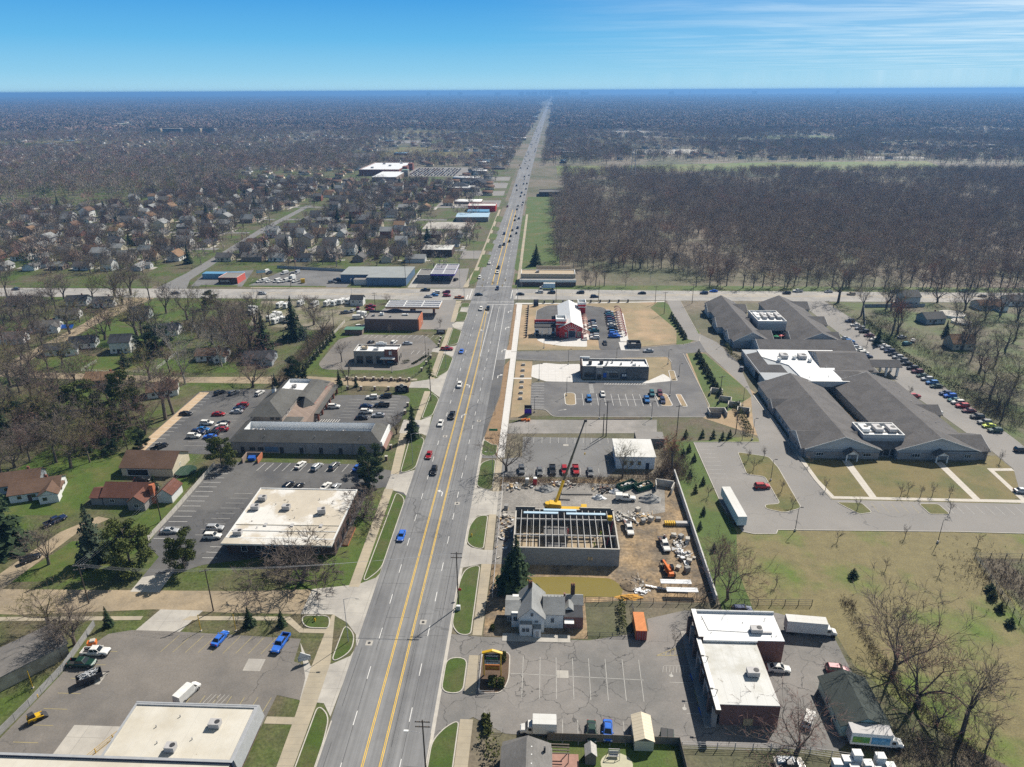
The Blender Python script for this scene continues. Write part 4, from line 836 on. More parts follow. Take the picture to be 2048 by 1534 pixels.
def parapet(par,x0,x1,y0,y1,z0,z1,t,m,cap=None,name='parapet'):
 b=MB();e=0.003;cm_=cap or m
 for c,s in((((x0+x1)/2,y0+t/2-e),(x1-x0+2*e,t)),(((x0+x1)/2,y1-t/2+e),(x1-x0+2*e,t)),((x0+t/2-e,(y0+y1)/2),(t,y1-y0-2*t)),((x1-t/2+e,(y0+y1)/2),(t,y1-y0-2*t))):
  b.box((*c,z0),(*s,z1-z0),m,mtop=cm_)
 return part(b,name,par)
def flat_building(name,label,cat,x0,x1,y0,y1,h,wm,rm,cap=None,ph=0.6,t=0.35,pm=None):
 T=thing(name,label,cat,((x0+x1)/2,(y0+y1)/2,0))
 b=MB();b.box(((x0+x1)/2,(y0+y1)/2,-.1),(x1-x0,y1-y0,h),wm);part(b,'wall',T)
 b=MB();b.box(((x0+x1)/2,(y0+y1)/2,h-.12),(x1-x0-2*t-.01,y1-y0-2*t-.01,.16),rm);part(b,'roof',T)
 if ph:parapet(T,x0,x1,y0,y1,h-.2,h+ph,t,pm or wm,cap)
 return T
def text(par,s,loc,size,m,f='S',ang=0.0,lying=False,name='lettering',ext=0.02,align='CENTER'):
 """raised letters on a sign face"""
 cu=bpy.data.curves.new(name,'FONT');cu.body=s;cu.size=size;cu.align_x=align;cu.align_y='CENTER';cu.extrude=ext;cu.materials.append(m);cu.resolution_u=2
 tmp=bpy.data.objects.new(name,cu);COL.objects.link(tmp);bpy.context.view_layer.update()
 me=bpy.data.meshes.new_from_object(tmp.evaluated_get(bpy.context.evaluated_depsgraph_get()));bpy.data.objects.remove(tmp);bpy.data.curves.remove(cu)
 o=bpy.data.objects.new(name,me);COL.objects.link(o)
 rz_={'S':0,'E':pi/2,'N':pi,'W':-pi/2}[f]+ang
 o.rotation_euler=(0 if lying else pi/2,0,rz_);o.location=loc
 if par:o.parent=par;o.matrix_parent_inverse=Matrix.Translation(-wpos(par))
 return o
def scrawl(par,x,y,z,w_,h,f,m,n):
 """letters too small to read: a row of uneven raised marks"""
 nx,ny=DIRS[f];tx,ty=-ny,nx;b=MB();r=random.Random(int(x*10+y));s_=w_/n
 for i in range(n):
  u=-w_/2+(i+.5)*s_;hh=h*r.uniform(.7,1);lw=s_*r.uniform(.5,.75)
  for dz,k in((0,.28),(hh*.72,.28)):b.box((x+tx*u,y+ty*u,z+dz),(lw if tx else .08,.08 if tx else lw,hh*k),m)
  b.box((x+tx*(u-lw*.3),y+ty*(u-lw*.3),z+hh*.28),(lw*.35 if tx else .08,.08 if tx else lw*.35,hh*.44),m)
 return part(b,'lettering',par)
 # ---- bottom left: flat white-roofed shop with sloped metal fascia
T=flat_building('flat_roof_shop','cream flat roofed shop with grey metal fascia at the bottom left, beside the car lot','shop',-75.8,-52.6,86.2,98.1,5.0,m_br_brown,m_membc,m_metal,0.3,0.35,m_metal)
b=MB();b.box((-77,74,-.1),(49,24.0,5.0),m_br_brown);b.box((-77,74,4.9),(48.6,23.8,.14),m_membc);part(b,'south_wing',T)
b=MB();b.box((-77,86.1,4.2),(49.5,.5,1.3),m_navy,mtop=m_metal);b.hexa([(-52.6,86.4,3.0),(-51.6,86.4,2.6),(-51.6,98.4,2.6),(-52.6,98.4,3.0)],[(-52.6,86.4,5.36),(-52.2,86.4,5.36),(-52.2,98.4,5.36),(-52.6,98.4,5.36)],m_metal);b.hexa([(-75.8,98.1,3.0),(-52.6,98.1,3.0),(-52.6,98.9,2.7),(-75.8,98.9,2.7)],[(-75.8,98.1,5.36),(-52.6,98.1,5.36),(-52.6,98.4,5.36),(-75.8,98.4,5.36)],m_metal);part(b,'fascia',T)
rtu(T,-58.6,93.6,5.0,2.0,1.4,1.2);rtu(T,-64.2,88.3,5.0,1.7,1.4,1.3);vents(T,[(-66,95.4),(-69.3,93),(-61.5,90.6),(-67.4,89.6)],5.1)
for y in(88,91,94,97):opening(T,-52.6,y,.5,1.8,2.0,'E',m_dark)
# ---- left: long white-roofed brick office
T=flat_building('brick_office','low brick office under a stained white roof with five air units, left of the avenue','office',-81.6,-53.0,152.2,177.2,4.7,m_br_dark,m_membo,m_trim,0.25,0.3,m_trim)
b=MB();b.box((-67.3,150.9,4.45),(28.8,2.6,.45),m_trim,mtop=m_membo);part(b,'canopy',T)
b=MB()
for y in(155.6,158.4):b.bar((-81.2,y,4.86),(-53.4,y+.3,4.86),.16,.1,m_trim if y<157 else m_membc)
part(b,'roof_seam',T)
for x,y,a in((-78.6,170.8,0),(-78.9,166.0,.1),(-70.2,166.3,0),(-59.8,164.6,.25),(-78.8,153.8,.1)):rtu(T,x,y,4.75,2.1,1.5,1.35 if x<-60 else 1.6,ang=a)
for x in(-73.2,-66.0,-58.2):boxp('skylight',T,(x,158.0+.4,4.72),(.8,1.2,.35),m_hvac)
vents(T,[(-74,168.6),(-71,170),(-62.5,171.5),(-66.5,162),(-75,157),(-63,155)],4.8)
for x in(-77,-73.2,-69.4,-65.6,-61.8,-58):opening(T,x,152.2,.7,1.6,2.3,'S',m_trim,bars=0)
for y in(155,160,165,170,174.5):opening(T,-53.0,y,.6,2.2,2.4,'E',m_dark)
door(T,-71.2,152.2);boxp('concrete_ramp',T,(-83.6,173.2,0),(2.4,3.4,.8),m_walk);boxp('planter_wall',T,(-51.6,160.6,0),(1.6,8.5,.5),m_br_orange,mtop=m_darkmulch)
# ---- left: L-shaped plaza with mansard roofs
T=thing('shopping_plaza','L shaped plaza with grey shingle mansards around white roof wells, left of the avenue','plaza',(-80,225,0))
b=MB();b.box((-78.2,214.8,-.1),(50.4,14.4,4.5),m_br_grey);b.box((-92.5,241,-.1),(19.5,38,4.4),m_br_tan);part(b,'wall',T)
def slope(b,lo,hi,m,th=.12):b.hexa([(*p[:2],p[2]-th)for p in lo],[tuple(p)for p in lo],m)if False else b.face(lo+hi[::-1],m)
b=MB();z0,z1=4.3,7.0
S=[(-104,207.2),(-52.6,207.2),(-52.6,222.4),(-104,222.4)];Sr=[(-100,211),(-56.4,211),(-56.4,217.6),(-100,217.6)]
b.face([(*S[0],z0),(*S[1],z0),(*Sr[1],z1),(*Sr[0],z1)],m_sh_plaza);b.face([(*S[1],z0),(*S[2],z0),(*Sr[2],z1),(*Sr[1],z1)],m_sh_plaza)
b.face([(-52.6,222.4,z0),(-89,222.4,z0),(-89,217.6,z1),(-56.4,217.6,z1)],m_sh_plaza);b.face([(-104,222.4,z0),(*S[0],z0),(*Sr[0],z1),(-100,222.4,z1)],m_sh_plaza)
b.face([(*q,z0-.01)for q in S[::-1]],m_trim);part(b,'mansard_roof',T)
b=MB();i0,i1,j0,j1=-99.8,-56.5,211.2,217.5
b.face([(i0,j0,4.7),(i1,j0,4.7),(i1,j1,4.7),(i0,j1,4.7)],m_snow)
for a,c in(((i0,j0),(i0,j1)),((i0,j1),(i1,j1)),((i1,j1),(i1,j0)),((i1,j0),(i0,j0))):b.face([(*c,4.7),(*a,4.7),(*a,6.98),(*c,6.98)],m_snow)
part(b,'roof_well',T)
for x,y in((-97.2,213.6),(-94.6,213.4)):rtu(T,x,y,4.7,1.6,1.3,1.2)
for x,y in((-72,213.3),(-66.4,213.6)):rtu(T,x,y,4.7,.9,.9,1.2)
vents(T,[(-92,209),(-75,209),(-70,209.6),(-60,209)],5.6)
b=MB()
b.box((-96.8,234.5,4.0),(11.2,22.6,2.3),m_stucco);part(b,'upper_wall',T)
b=MB();b.hip(-102.6,-91.2,223.0,246.4,6.3,3.4,m_sh_plaza,0.5);part(b,'hip_roof',T)
b=MB();b.box((-99.6,240.2,7.2),(1.3,1.3,2.6),m_white);b.lathe((-99.6,240.2,9.8),[(.9,0),(.05,1.0)],m_sh_plaza,8);part(b,'cupola',T)
for x in(-94.6,-92.6):opening(T,x,223.2,5.0,1.4,.9,'S',m_dark)
for y in(228,231):opening(T,-91.2,y,4.6,1.8,1.3,'E',m_trim)
boxp('entry_block',T,(-87,222.6,4.2),(6.2,4.8,1.2),m_stucco,mtop=m_sh_plaza)
b=MB();z0,z1=4.2,6.4;E0=[(-103.2,246.8),(-84.4,246.8),(-84.4,261.2),(-103.2,261.2)]
b.face([(-84.4,236.5,z0),(-84.4,261.2,z0),(-88.2,257.8,z1),(-88.2,240.5,z1)],m_sh_plaza);b.face([(-84.4,261.2,z0),(-103.2,261.2,z0),(-100,258.4,z1),(-88.2,257.8,z1)],m_sh_plaza)
b.face([(-103.2,261.2,z0),(-103.2,246.8,z0),(-100,246.8,z1),(-100,258.4,z1)],m_sh_plaza);b.face([(-88.2,240.5,z1),(-88.2,257.8,z1),(-91,257.8,z1),(-91,240.5,z1)],m_sh_plaza)
part(b,'north_mansard',T)
b=MB();b.face([(-99.8,247,5.0),(-91,247,5.0),(-91,258.2,5.0),(-99.8,258.2,5.0)],m_snow)
for a,c in(((-99.8,247),(-99.8,258.2)),((-99.8,258.2),(-91,258.2)),((-91,258.2),(-91,247))):b.face([(*c,5.0),(*a,5.0),(*a,6.38),(*c,6.38)],m_snow)
part(b,'north_roof_well',T);rtu(T,-96.4,252.6,5.0,1.7,1.4,1.1);rtu(T,-96.6,250,5.0,1.2,1,.7)
b=MB();b.lathe((-87.4,238.2,4.2),[(3.6,0),(.02,3.2)],m_sh_plaza,4);part(b,'pyramid_roof',T)
b=MB();b.hexa([(-89.4,232.6,3.3),(-81.0,232.6,2.9),(-81.0,260,2.9),(-84.9,260,4.0)],[(-89.4,232.6,3.5),(-81.0,232.6,3.1),(-81.0,260,3.1),(-84.9,260,4.2)],m_sh_plaza);part(b,'arcade_roof',T)
for y in(233.6,238.6,243.6,248.6,253.6,258.6):boxp('pillar',T,(-81.7,y,0),(.7,.7,2.95),m_br_red)
for y in(236,241,246,251,256):opening(T,-82.75,y,.4,3.4,2.3,'E',m_dark,bars=2)
b=MB();b.hexa([(-53.0,208.2,3.0),(-52.2,208.2,3.0),(-52.2,221.6,3.0),(-53.0,221.6,3.0)],[(-53.0,208.2,4.6),(-52.5,208.2,4.6),(-52.5,221.6,4.6),(-53.0,221.6,4.6)],m_white);part(b,'signboard',T)
b=MB();b.hexa([(-52.95,208.8,1.7),(-51.4,208.8,1.5),(-51.4,221,1.5),(-52.95,221,1.7)],[(-52.95,208.8,2.9),(-52.1,208.8,2.7),(-52.1,221,2.7),(-52.95,221,2.9)],m_redc);part(b,'awning',T)
for x in(-99.6,-86.3,-79.6,-73,-66.4,-59.8):door(T,x,207.6,.1,1.2,2.2,'S',m_dark,m_dark)
for k,x in enumerate((-96.2,-93.4)):opening(T,x,207.6,.9,2.0,1.4,'S',m_lot_pale,m_glass,bars=2)
boxp('wall_stain',T,(-89.7,207.56,.6),(4.6,.12,1.8),m_sd_blue)
scrawl(T,-84.35,240.2,3.7,4.2,.8,'E',m_red,5);scrawl(T,-84.35,254,3.8,3.0,.8,'E',m_red,3)
for x in(-78,-62):boxp('downpipe',T,(x,207.5,0),(.12,.12,4.2),m_br_grey)
# dumpster corner
T=thing('dumpster_pen','low brick dumpster pen with one orange side behind the plaza','enclosure',(-94.5,202,0))
b=MB();b.box((-91.9,202.5,0),(.3,4.4,1.9),m_br_orange);b.box((-96.9,202.5,0),(.3,4.4,1.9),m_br_tan);b.box((-94.4,204.6,0),(4.7,.3,1.9),m_br_tan);part(b,'wall',T)
def dumpster(name,label,x,y,c,ang=0.0,w_=2.2,d=1.6,h=1.4,lid=None,cat='dumpster',group=None):
 T=thing(name,label,cat,(x,y,0.05),ang,group);b=MB()
 b.hexa([(-w_/2,-d*.38,.12),(w_/2,-d*.38,.12),(w_/2,d*.5,.12),(-w_/2,d*.5,.12)],[(-w_/2,-d*.5,h*.8),(w_/2,-d*.5,h*.8),(w_/2,d*.5,h),(-w_/2,d*.5,h)],c)
 for sx in(-1,1):b.box((sx*(w_/2+.06),0,h*.45),(.12,d*.6,.16),c)
 b.build('bin',T)
 for sx in(-1,1):
  q=MB();q.hexa([(sx*w_*.25-w_*.23,-d*.52,h*.82),(sx*w_*.25+w_*.23,-d*.52,h*.82),(sx*w_*.25+w_*.23,d*.5,h+.02),(sx*w_*.25-w_*.23,d*.5,h+.02)],[(sx*w_*.25-w_*.23,-d*.52,h*.87),(sx*w_*.25+w_*.23,-d*.52,h*.87),(sx*w_*.25+w_*.23,d*.5,h+.07),(sx*w_*.25-w_*.23,d*.5,h+.07)],lid or m_dark);q.build('lid',T)
 return T
dumpster('dumpster','blue dumpster inside the brick pen behind the plaza',-94.6,202.4,m_blue,0.1,lid=m_blue)
# ---- left: taupe drive-through and brick filling station shop
T=flat_building('drive_through_restaurant','taupe drive through restaurant with a brick corner tower, left of the avenue','restaurant',-83.0,-63.3,292.4,301.4,5.2,m_stucco,m_snow,m_trim,0.8,0.3)
boxp('corner_tower',T,(-66.3,293.9,0),(5.8,3.4,6.9),m_br_red,mtop=m_white);boxp('sign_panel',T,(-66.6,292.12,4.4),(1.2,.14,1.6),m_white)
b=MB();b.prism([(-75,301.25),(-70,301.25),(-70,301.6),(-75,301.6)],5.8,6.9,m_white);b.prism([(-73.6,301.2),(-71.4,301.2),(-71.4,301.65),(-73.6,301.65)],6.9,7.3,m_white);part(b,'sign_parapet',T)
for x in(-80.4,-76.2,-71.6):opening(T,x,292.4,.2,2.9,3.3,'S',m_dark)
b=MB();b.box((-67.6,290.8,3.0),(6.4,2.8,.35),m_dark,mtop=m_white);part(b,'awning',T)
rtu(T,-79,297,5.3,2.6,1.6,1.2,m_tan);rtu(T,-73.6,296.4,5.3,2.2,1.5,.9,m_white);rtu(T,-80.6,299.2,5.3,1,1,.9)
for y in(295,298.6):opening(T,-63.3,y,.8,1.8,2.1,'E',m_dark)
T=flat_building('filling_station_shop','long dark brick filling station shop with a navy arched sign wall','shop',-89.4,-62.4,339.8,352.4,5.6,m_br_brown,m_lot_pale,m_navy,0.35,0.3)
b=MB();b.box((-75.9,352.5,4.6),(27.4,.5,2.0),m_navy)
pts=[(-80.4+9*k/10,6.6+1.1*sin(pi*k/10))for k in range(11)]
for(a,za),(c,zc)in zip(pts,pts[1:]):b.hexa([(a,352.26,6.6),(c,352.26,6.6),(c,352.74,6.6),(a,352.74,6.6)],[(a,352.26,za+.01),(c,352.26,zc+.01),(c,352.74,zc+.01),(a,352.74,za+.01)],m_navy)
part(b,'sign_wall',T);b=MB();b.box((-62.1,346,-.1),(.6,12.4,6.1),m_br_orange);part(b,'side_wall',T)
rtu(T,-86,346,5.7,1.5,1.2,.9);rtu(T,-82,347.4,5.7,1.9,1.5,1.4,m_white);rtu(T,-70,347.6,5.7,3.0,1.0,.7,m_white);rtu(T,-77,344.6,5.7,1,.8,.6);door(T,-61.8,348.6,.05,1.2,2.2,'E')
def canopy(name,label,x0,x1,y0,y1,z,rows,cols,fm,rm,pills,bm,pm=None,th=.9):
 T=thing(name,label,'canopy',((x0+x1)/2,(y0+y1)/2,0));b=MB();b.box(((x0+x1)/2,(y0+y1)/2,z-th),(x1-x0,y1-y0,th),fm,mtop=rm);part(b,'deck',T);b=MB()
 for i in range(rows+1):y=y0+(y1-y0)*i/rows;b.box(((x0+x1)/2,y,z+.02),(x1-x0,.45,.45),m_white)
 for i in range(cols+1):x=x0+(x1-x0)*i/cols;b.box((x,(y0+y1)/2,z+.03),(.35,y1-y0,.38),m_white)
 part(b,'roof_rib',T)
 for x,y in pills:boxp('pillar',T,(x,y,0),(1.1,1.1,z-th),pm or m_br_red);boxp('fuel_pump',T,(x,y-2.2,0),(.7,1.1,1.9),m_dark)
 return T
canopy('fuel_canopy','wide fuel canopy with white roof ribs and an orange edge north of the brick shop',-83.4,-54.6,362.4,374.2,5.6,3,3,mat('canopy_orange',(.55,.30,.12),var=.05),mat('canopy_top',(.33,.33,.35),var=.1),[(-79.8,368.4),(-69,368.4),(-58.4,368.4)],m_white)
T=thing('green_roof_pen','brick dumpster pen under a green metal roof behind the drive through lot','enclosure',(-93.5,334,0));b=MB();b.box((-93.5,332.6,0),(8.6,.3,2.4),m_br_brown);b.box((-93.5,336.6,0),(8.6,.3,2.4),m_br_brown);b.box((-97.6,334.6,0),(.3,3.7,2.4),m_br_brown);b.box((-89.3,334.6,0),(.3,3.7,2.4),m_br_tan);part(b,'wall',T);boxp('roof',T,(-93.5,334.8,2.5),(9.4,5,.2),mat('green_metal',(.09,.2,.14),var=.1))
T=thing('white_shed','small white shed with a dark gable roof standing in the trailer yard','shed',(-104.5,386.5,0));b=MB();b.box((-104.5,386.5,0),(7.2,5.6,3.6),m_sd_white);part(b,'wall',T);b=MB();b.gable(-108.1,-100.9,383.7,389.3,3.6,1.9,m_sh_dark,'x',.3,.14,m_sd_white);part(b,'roof',T)
for x in(-106.4,-102.6):opening(T,x,383.7,1.8,.8,.8,'S',m_dark)
# ---- beyond the cross street, left
T=thing('grey_warehouse','blue-grey metal warehouse with a low pale roof on the far left corner','warehouse',(-104,443,0));b=MB();b.prism([(-109,428.6),(-84.5,428.6),(-84.0,458),(-127.2,457),(-127.4,436),(-109,436)],-.1,4.9,m_sd_blue);part(b,'wall',T)
b=MB();b.prism([(-109.3,428.2),(-84.1,428.2),(-83.6,458.4),(-127.5,457.4),(-127.7,435.6),(-109.3,435.6)],4.9,5.25,mat('grey_metal_roof',(.27,.285,.28),var=.12,scale=.15,extra=joints(3,60,.05,(.22,.23,.23))));part(b,'roof',T);boxp('porch',T,(-113.6,432.6,0),(8.4,5.2,3.4),m_sd_lgrey,mtop=m_lot_pale)
for x in(-104,-97):opening(T,x,428.6,.1,3.2,3.4,'S',m_dark,m_sd_blue,'roller_door','door_leaf',0)
T=flat_building('purple_station_shop','grey filling station shop with purple trim on the far left corner','shop',-79,-70.6,437,453,4.6,m_stuccod,m_lot_pale,m_white,.4,.3);canopy('fuel_canopy','ribbed fuel canopy with purple edges on the far left corner',-70.2,-55.2,437,464,5.4,2,2,m_purple,mat('canopy_mauve',(.27,.26,.29),var=.1),[(-66.5,443),(-59,443),(-66.5,456),(-59,456)],m_white,m_stuccod)
T=flat_building('red_garage','coral red flat roofed garage beyond the cross street at the left','garage',-203.8,-191.8,430.4,443.6,3.9,mat('coral_wall',(.55,.115,.09),var=.08),m_lot_pale,m_white,.3,.3);boxp('front_wall',T,(-197.8,430.3,0),(12.1,.2,3.7),m_br_dark);scrawl(T,-199.6,430.1,1.4,6.0,1.1,'S',m_white,7);boxp('lean_to',T,(-207,446,0),(26,6,3.4),m_bluemetal)
T=flat_building('tan_roadhouse','long tan building with a white front edge on the far right corner','building',-13.5,20.6,437,449,5.5,m_tan,mat('roof_tan',(.40,.32,.22),var=.1),m_trim,.5,.4);boxp('front_wing',T,(3.4,433.4,0),(34.6,7,3.4),m_br_brown,mtop=m_lot_pale);boxp('fascia',T,(3.4,429.7,2.6),(35,.5,1.5),m_snow);rtu(T,-3,443,5.6,2,2,1.2);boxp('screen_wall',T,(7,452,5.2),(22,.5,2.4),m_tan)
# far left of the avenue
T=flat_building('red_store','long red fronted store beside the avenue beyond the blue roofed building','store',-75.4,-47.6,722,742,5,m_red,m_memb,m_white,.8,.4);boxp('signboard',T,(-61.5,721.8,4),(26,.3,1.6),m_red)
T=thing('blue_roof_building','low building under a pale blue metal roof facing a wide concrete lot','building',(-65,674,0));boxp('wall',T,(-65.4,674,0),(29.6,23,4.2),m_lot_pale);b=MB();b.gable(-80.4,-50.4,662,686,4.2,1.0,mat('pale_blue_roof',(.42,.56,.66),rough=.4,var=.04),'x',.3,.2,m_sd_white);part(b,'roof',T);boxp('rear_wing',T,(-62.6,697,0),(20.6,14,5),m_bluemetal)
T=flat_building('supermarket','huge white roofed brick supermarket in the middle distance left of the avenue','supermarket',-264,-206,1045,1154,8,m_br_red,m_snow,m_trim,.8,.6);boxp('side_wing',T,(-213,1009,0),(33,70,6),m_br_tan,mtop=m_snow);boxp('front_tower',T,(-203,1080,0),(7,16,10),m_br_red);boxp('front_tower',T,(-203,1125,0),(7,12,10),m_br_red);boxp('front_gable',T,(-196,1040,0),(9,12,9),m_stucco,mtop=mat('copper_green',(.18,.3,.25)))
for x,y in((-250,1070),(-230,1100),(-245,1130),(-220,1140)):rtu(T,x,y,8,4,3,2)
T=flat_building('dark_brick_office','flat roofed dark brick office half hidden by trees left of the avenue','office',-88,-66,512,530,5,m_br_dark,m_membp,m_trim,.3,.3)
T=thing('hip_roof_bank','low office with a white roof edge and a grey hip roof beyond the suburb','office',(-101,890,0));boxp('wall',T,(-101,890,0),(32,20,4),m_br_tan,mtop=m_snow);b=MB();b.hip(-112,-92,888,904,4.4,4,m_sh_dark,.8);part(b,'roof',T)
T=thing('gable_roof_clinic','broad building with a dark gabled roof beside the avenue beyond the red store','building',(-82,926,0));boxp('wall',T,(-82,926,0),(20,28,4.5),m_br_brown);b=MB();b.gable(-92,-72,912,940,4.5,4.5,m_sh_dark,'y',.6,.2,m_br_brown);part(b,'roof',T);T=flat_building('dark_store','low dark flat roofed store right of the avenue where the lawn ends','store',-5,22,832,856,4.5,m_br_dark,m_lot_dark,m_dark,.5,.4)
# ---- right: red barn car wash
T=thing('red_barn_car_wash','red barn car wash with a long white metal roof and two square towers','car wash',(13,350,0))
b=MB();b.box((14.2,350.5,-.1),(11.0,39,5.3),m_redp);b.face([(8.7,331,5.2),(19.7,331,5.2),(14.2,331,7.9)],m_redp);b.face([(8.7,370,5.2),(14.2,370,7.9),(19.7,370,5.2)],m_redp);part(b,'wall',T)
b=MB();b.gable(8.7,19.7,331,370,5.25,2.7,m_whmetal,'y',.5,.16);part(b,'roof',T)
for x,y,sz,h in((9.4,335.6,4.6,9.0),(21.0,365,3.8,9.0)):
 b=MB();b.box((x,y,-.1),(sz,sz+1.6,6.3),m_redp);b.box((x,y,6.2),(sz+.5,sz+2.1,.5),m_white);b.box((x,y,6.7),(sz+.2,sz+1.8,1.2),m_red);o=part(b,'tower',T)
 q=MB();e=sz/2+.25;f=sz/2+1.05
 for c,s in(((x,y-f),(2*e,.35)),((x,y+f),(2*e,.35)),((x-e+.17,y),(.35,2*f-.35)),((x+e-.17,y),(.35,2*f-.35))):q.box((*c,7.9),(*s,1.2),m_white)
 q.box((x,y,7.85),(2*e-.5,2*f-.5,.12),m_snow);part(q,'parapet',o)
b=MB()
for k in range(9):
 a=R(25+k*16.2);b.bar((14.8+2.2*cos(a),330.9,3.0+2.2*sin(a)),(14.8+4.4*cos(a),330.9,min(3.0+4.2*sin(a),7.0)),.14,.16,m_white)
ar=[(14.8+2.0*cos(R(t)),330.88,3.0+2.0*sin(R(t)))for t in range(0,181,20)]
for p,q in zip(ar,ar[1:]):b.bar(p,q,.14,.14,m_white)
part(b,'sunburst_trim',T)
opening(T,14.8,331,.2,3.6,3.4,'S',m_white,m_navy,'wash_exit','door_leaf',0);opening(T,18.2,331,.6,2.2,2.6,'S',m_white,bars=2);opening(T,11.9,331,.4,1.0,2.4,'S',m_white)
b=MB();b.hexa([(-3.7,332.8,4.4),(7.0,332.8,4.4),(7.0,339,4.4),(-3.7,339,4.4)],[(-3.7,332.8,4.9),(7.0,332.8,4.9),(7.0,339,4.9),(-3.7,339,4.9)],m_dark);o=part(b,'pay_canopy',T)
q=MB();q.box((1.6,338.7,4.92),(10.6,.5,1.7),m_red);q.box((1.6,338.4,5.0),(9.4,.16,.5),m_white);part(q,'sign_rail',o)
for x in(-3.3,.2,3.6,6.6):boxp('pillar',T,(x,333.4,0),(.3,.3,4.4),m_white);boxp('pillar',T,(x,338.2,0),(.3,.3,4.4),m_white)
# vacuum bays: each red hoop canopy on its own posts
RB=[]
def hoop(x,y,lab,flip):
 T=thing('vacuum_canopy',lab,'canopy',(x,y,0.05),0,'red vacuum bay canopies');b=MB();pts=[(-1.6+3.2*k/8,2.3+.75*sin(pi*k/8))for k in range(9)]
 for(a,za),(c,zc)in zip(pts,pts[1:]):b.hexa([(a,-1.15,za),(c,-1.15,zc),(c,1.15,zc),(a,1.15,za)],[(a,-1.15,za+.06),(c,-1.15,zc+.06),(c,1.15,zc+.06),(a,1.15,za+.06)],m_redc)
 b.build('awning',T)
 for s in(-1,1):q=MB();q.tube((1.5*flip,s*1.1,0),(1.5*flip,s*1.1,2.5),.06,.06,m_white);q.build('post',T)
 q=MB();q.box((2.0*flip,0,0),(.5,.5,1.5),m_red);q.lathe((2.0*flip,0,1.5),[(.22,0),(.2,.3),(.02,.4)],m_dark,8);q.build('vacuum',T)
W_=[('west',21.9,1,[329.5,332.6,339,345.6,348.8,352,355.2,358.4,361.4]),('east',39.6,1,[335,339,343,347,351,355,359,363,367,371.5,376])]
for nm,x,fl,ys in W_:
 for i,y in enumerate(ys):hoop(x if nm=='west' else x+(y-335)*.03,y,'red hoop canopy, %s from the front of the row %s'%(nth(i),'along the barn' if nm=='west' else 'facing the barn across the lane'),-1 if nm=='west' else 1)
T=thing('dumpster_pen','dark grey walled dumpster pen behind the vacuum bays','enclosure',(43.5,318.5,0));b=MB()
for c,s in(((43.5,316.2),(6.2,.3)),((43.5,321.4),(6.2,.3)),((40.5,318.8),(.3,4.9)),((46.5,318.8),(.3,4.9))):b.box((*c,0),(*s,2.4),m_cmud)
part(b,'wall',T)
dumpster('dumpster','grey dumpster in the dark pen behind the vacuum bays',43.4,319,m_dark,lid=m_hvac)
# ---- right: grey grill restaurant
T=flat_building('grill_restaurant','grey flat roofed grill restaurant with a white roof beside the new parking lot','restaurant',17.2,44.6,277.4,286.6,4.9,m_stuccod,m_snow,m_trim,.9,.35,m_stuccod)
boxp('side_wing',T,(42.9,279.2,0),(3.6,3.8,5.5),m_cmud,mtop=m_snow);boxp('rear_parapet',T,(18.6,286.7,4.6),(4.2,.5,2.0),m_white);boxp('west_front',T,(16.95,282,0),(.5,9.3,6.1),m_br_dark);boxp('portal',T,(24.2,277.1,0),(2.7,.9,5.6),m_br_grey,mtop=m_white);boxp('stone_base',T,(40.2,277.2,0),(9.0,.5,4.8),m_cmud)
opening(T,20.2,277.3,.9,4.0,1.9,'S',m_dark,bars=3);opening(T,24.2,276.66,.2,1.9,2.2,'S',m_dark,bars=1);opening(T,30.4,277.3,.9,3.6,1.9,'S',m_dark,bars=3);opening(T,34.6,277.3,.3,2.8,2.5,'S',m_dark,m_navy,'poster_case','poster',0);boxp('poster',T,(34.1,277.18,1.4),(.6,.1,1.0),m_white);boxp('poster',T,(35.1,277.18,1.4),(.7,.1,1.0),m_white)
boxp('blue_panel',T,(26.6,277.3,.8),(1.3,.2,2.0),m_blue)
text(T,'GRILL & CHILL',(29.2,277.26,3.35),.78,m_white);text(T,'DQ',(24.2,276.6,3.4),.85,m_white)
for x,y,s in((20.6,281.8,1.4),(25.4,282.6,1.5)):rtu(T,x,y,5.0,s,s,1.5,m_dark)
for x,y in((28,283),(30,283.4),(33.6,281.6),(38.4,284),(27.4,281)):rtu(T,x,y,5.0,.7,.7,.8)
rtu(T,39,280.6,5.0,1.5,1.0,.8,m_white)
# ---- right: small white building
T=thing('white_block_building','small white block building with a flat white roof beside the crane boom','building',(30.3,207,0));boxp('wall',T,(30.3,207,-.1),(12.2,12,4.4),mat('white_block',(.66,.68,.70),var=.06,scale=.6));b=MB();b.box((30.3,207,4.3),(12.8,12.7,.25),m_memb);part(b,'roof',T)
for x in(27.0,29.2,31.6):opening(T,x,201,1.5,1.0,1.3,'S',m_dark)
door(T,34.2,201,.05,1.0,2.2,'S',m_navy,m_navy);door(T,24.2,203,.05,1,2.1,'W',m_dark)
T=thing('block_shed','low grey block shed with a dark wall behind the small white building','shed',(37,220,0));boxp('wall',T,(37.2,219.5,0),(9.6,5.4,2.9),m_cmud,mtop=m_lot_pale)
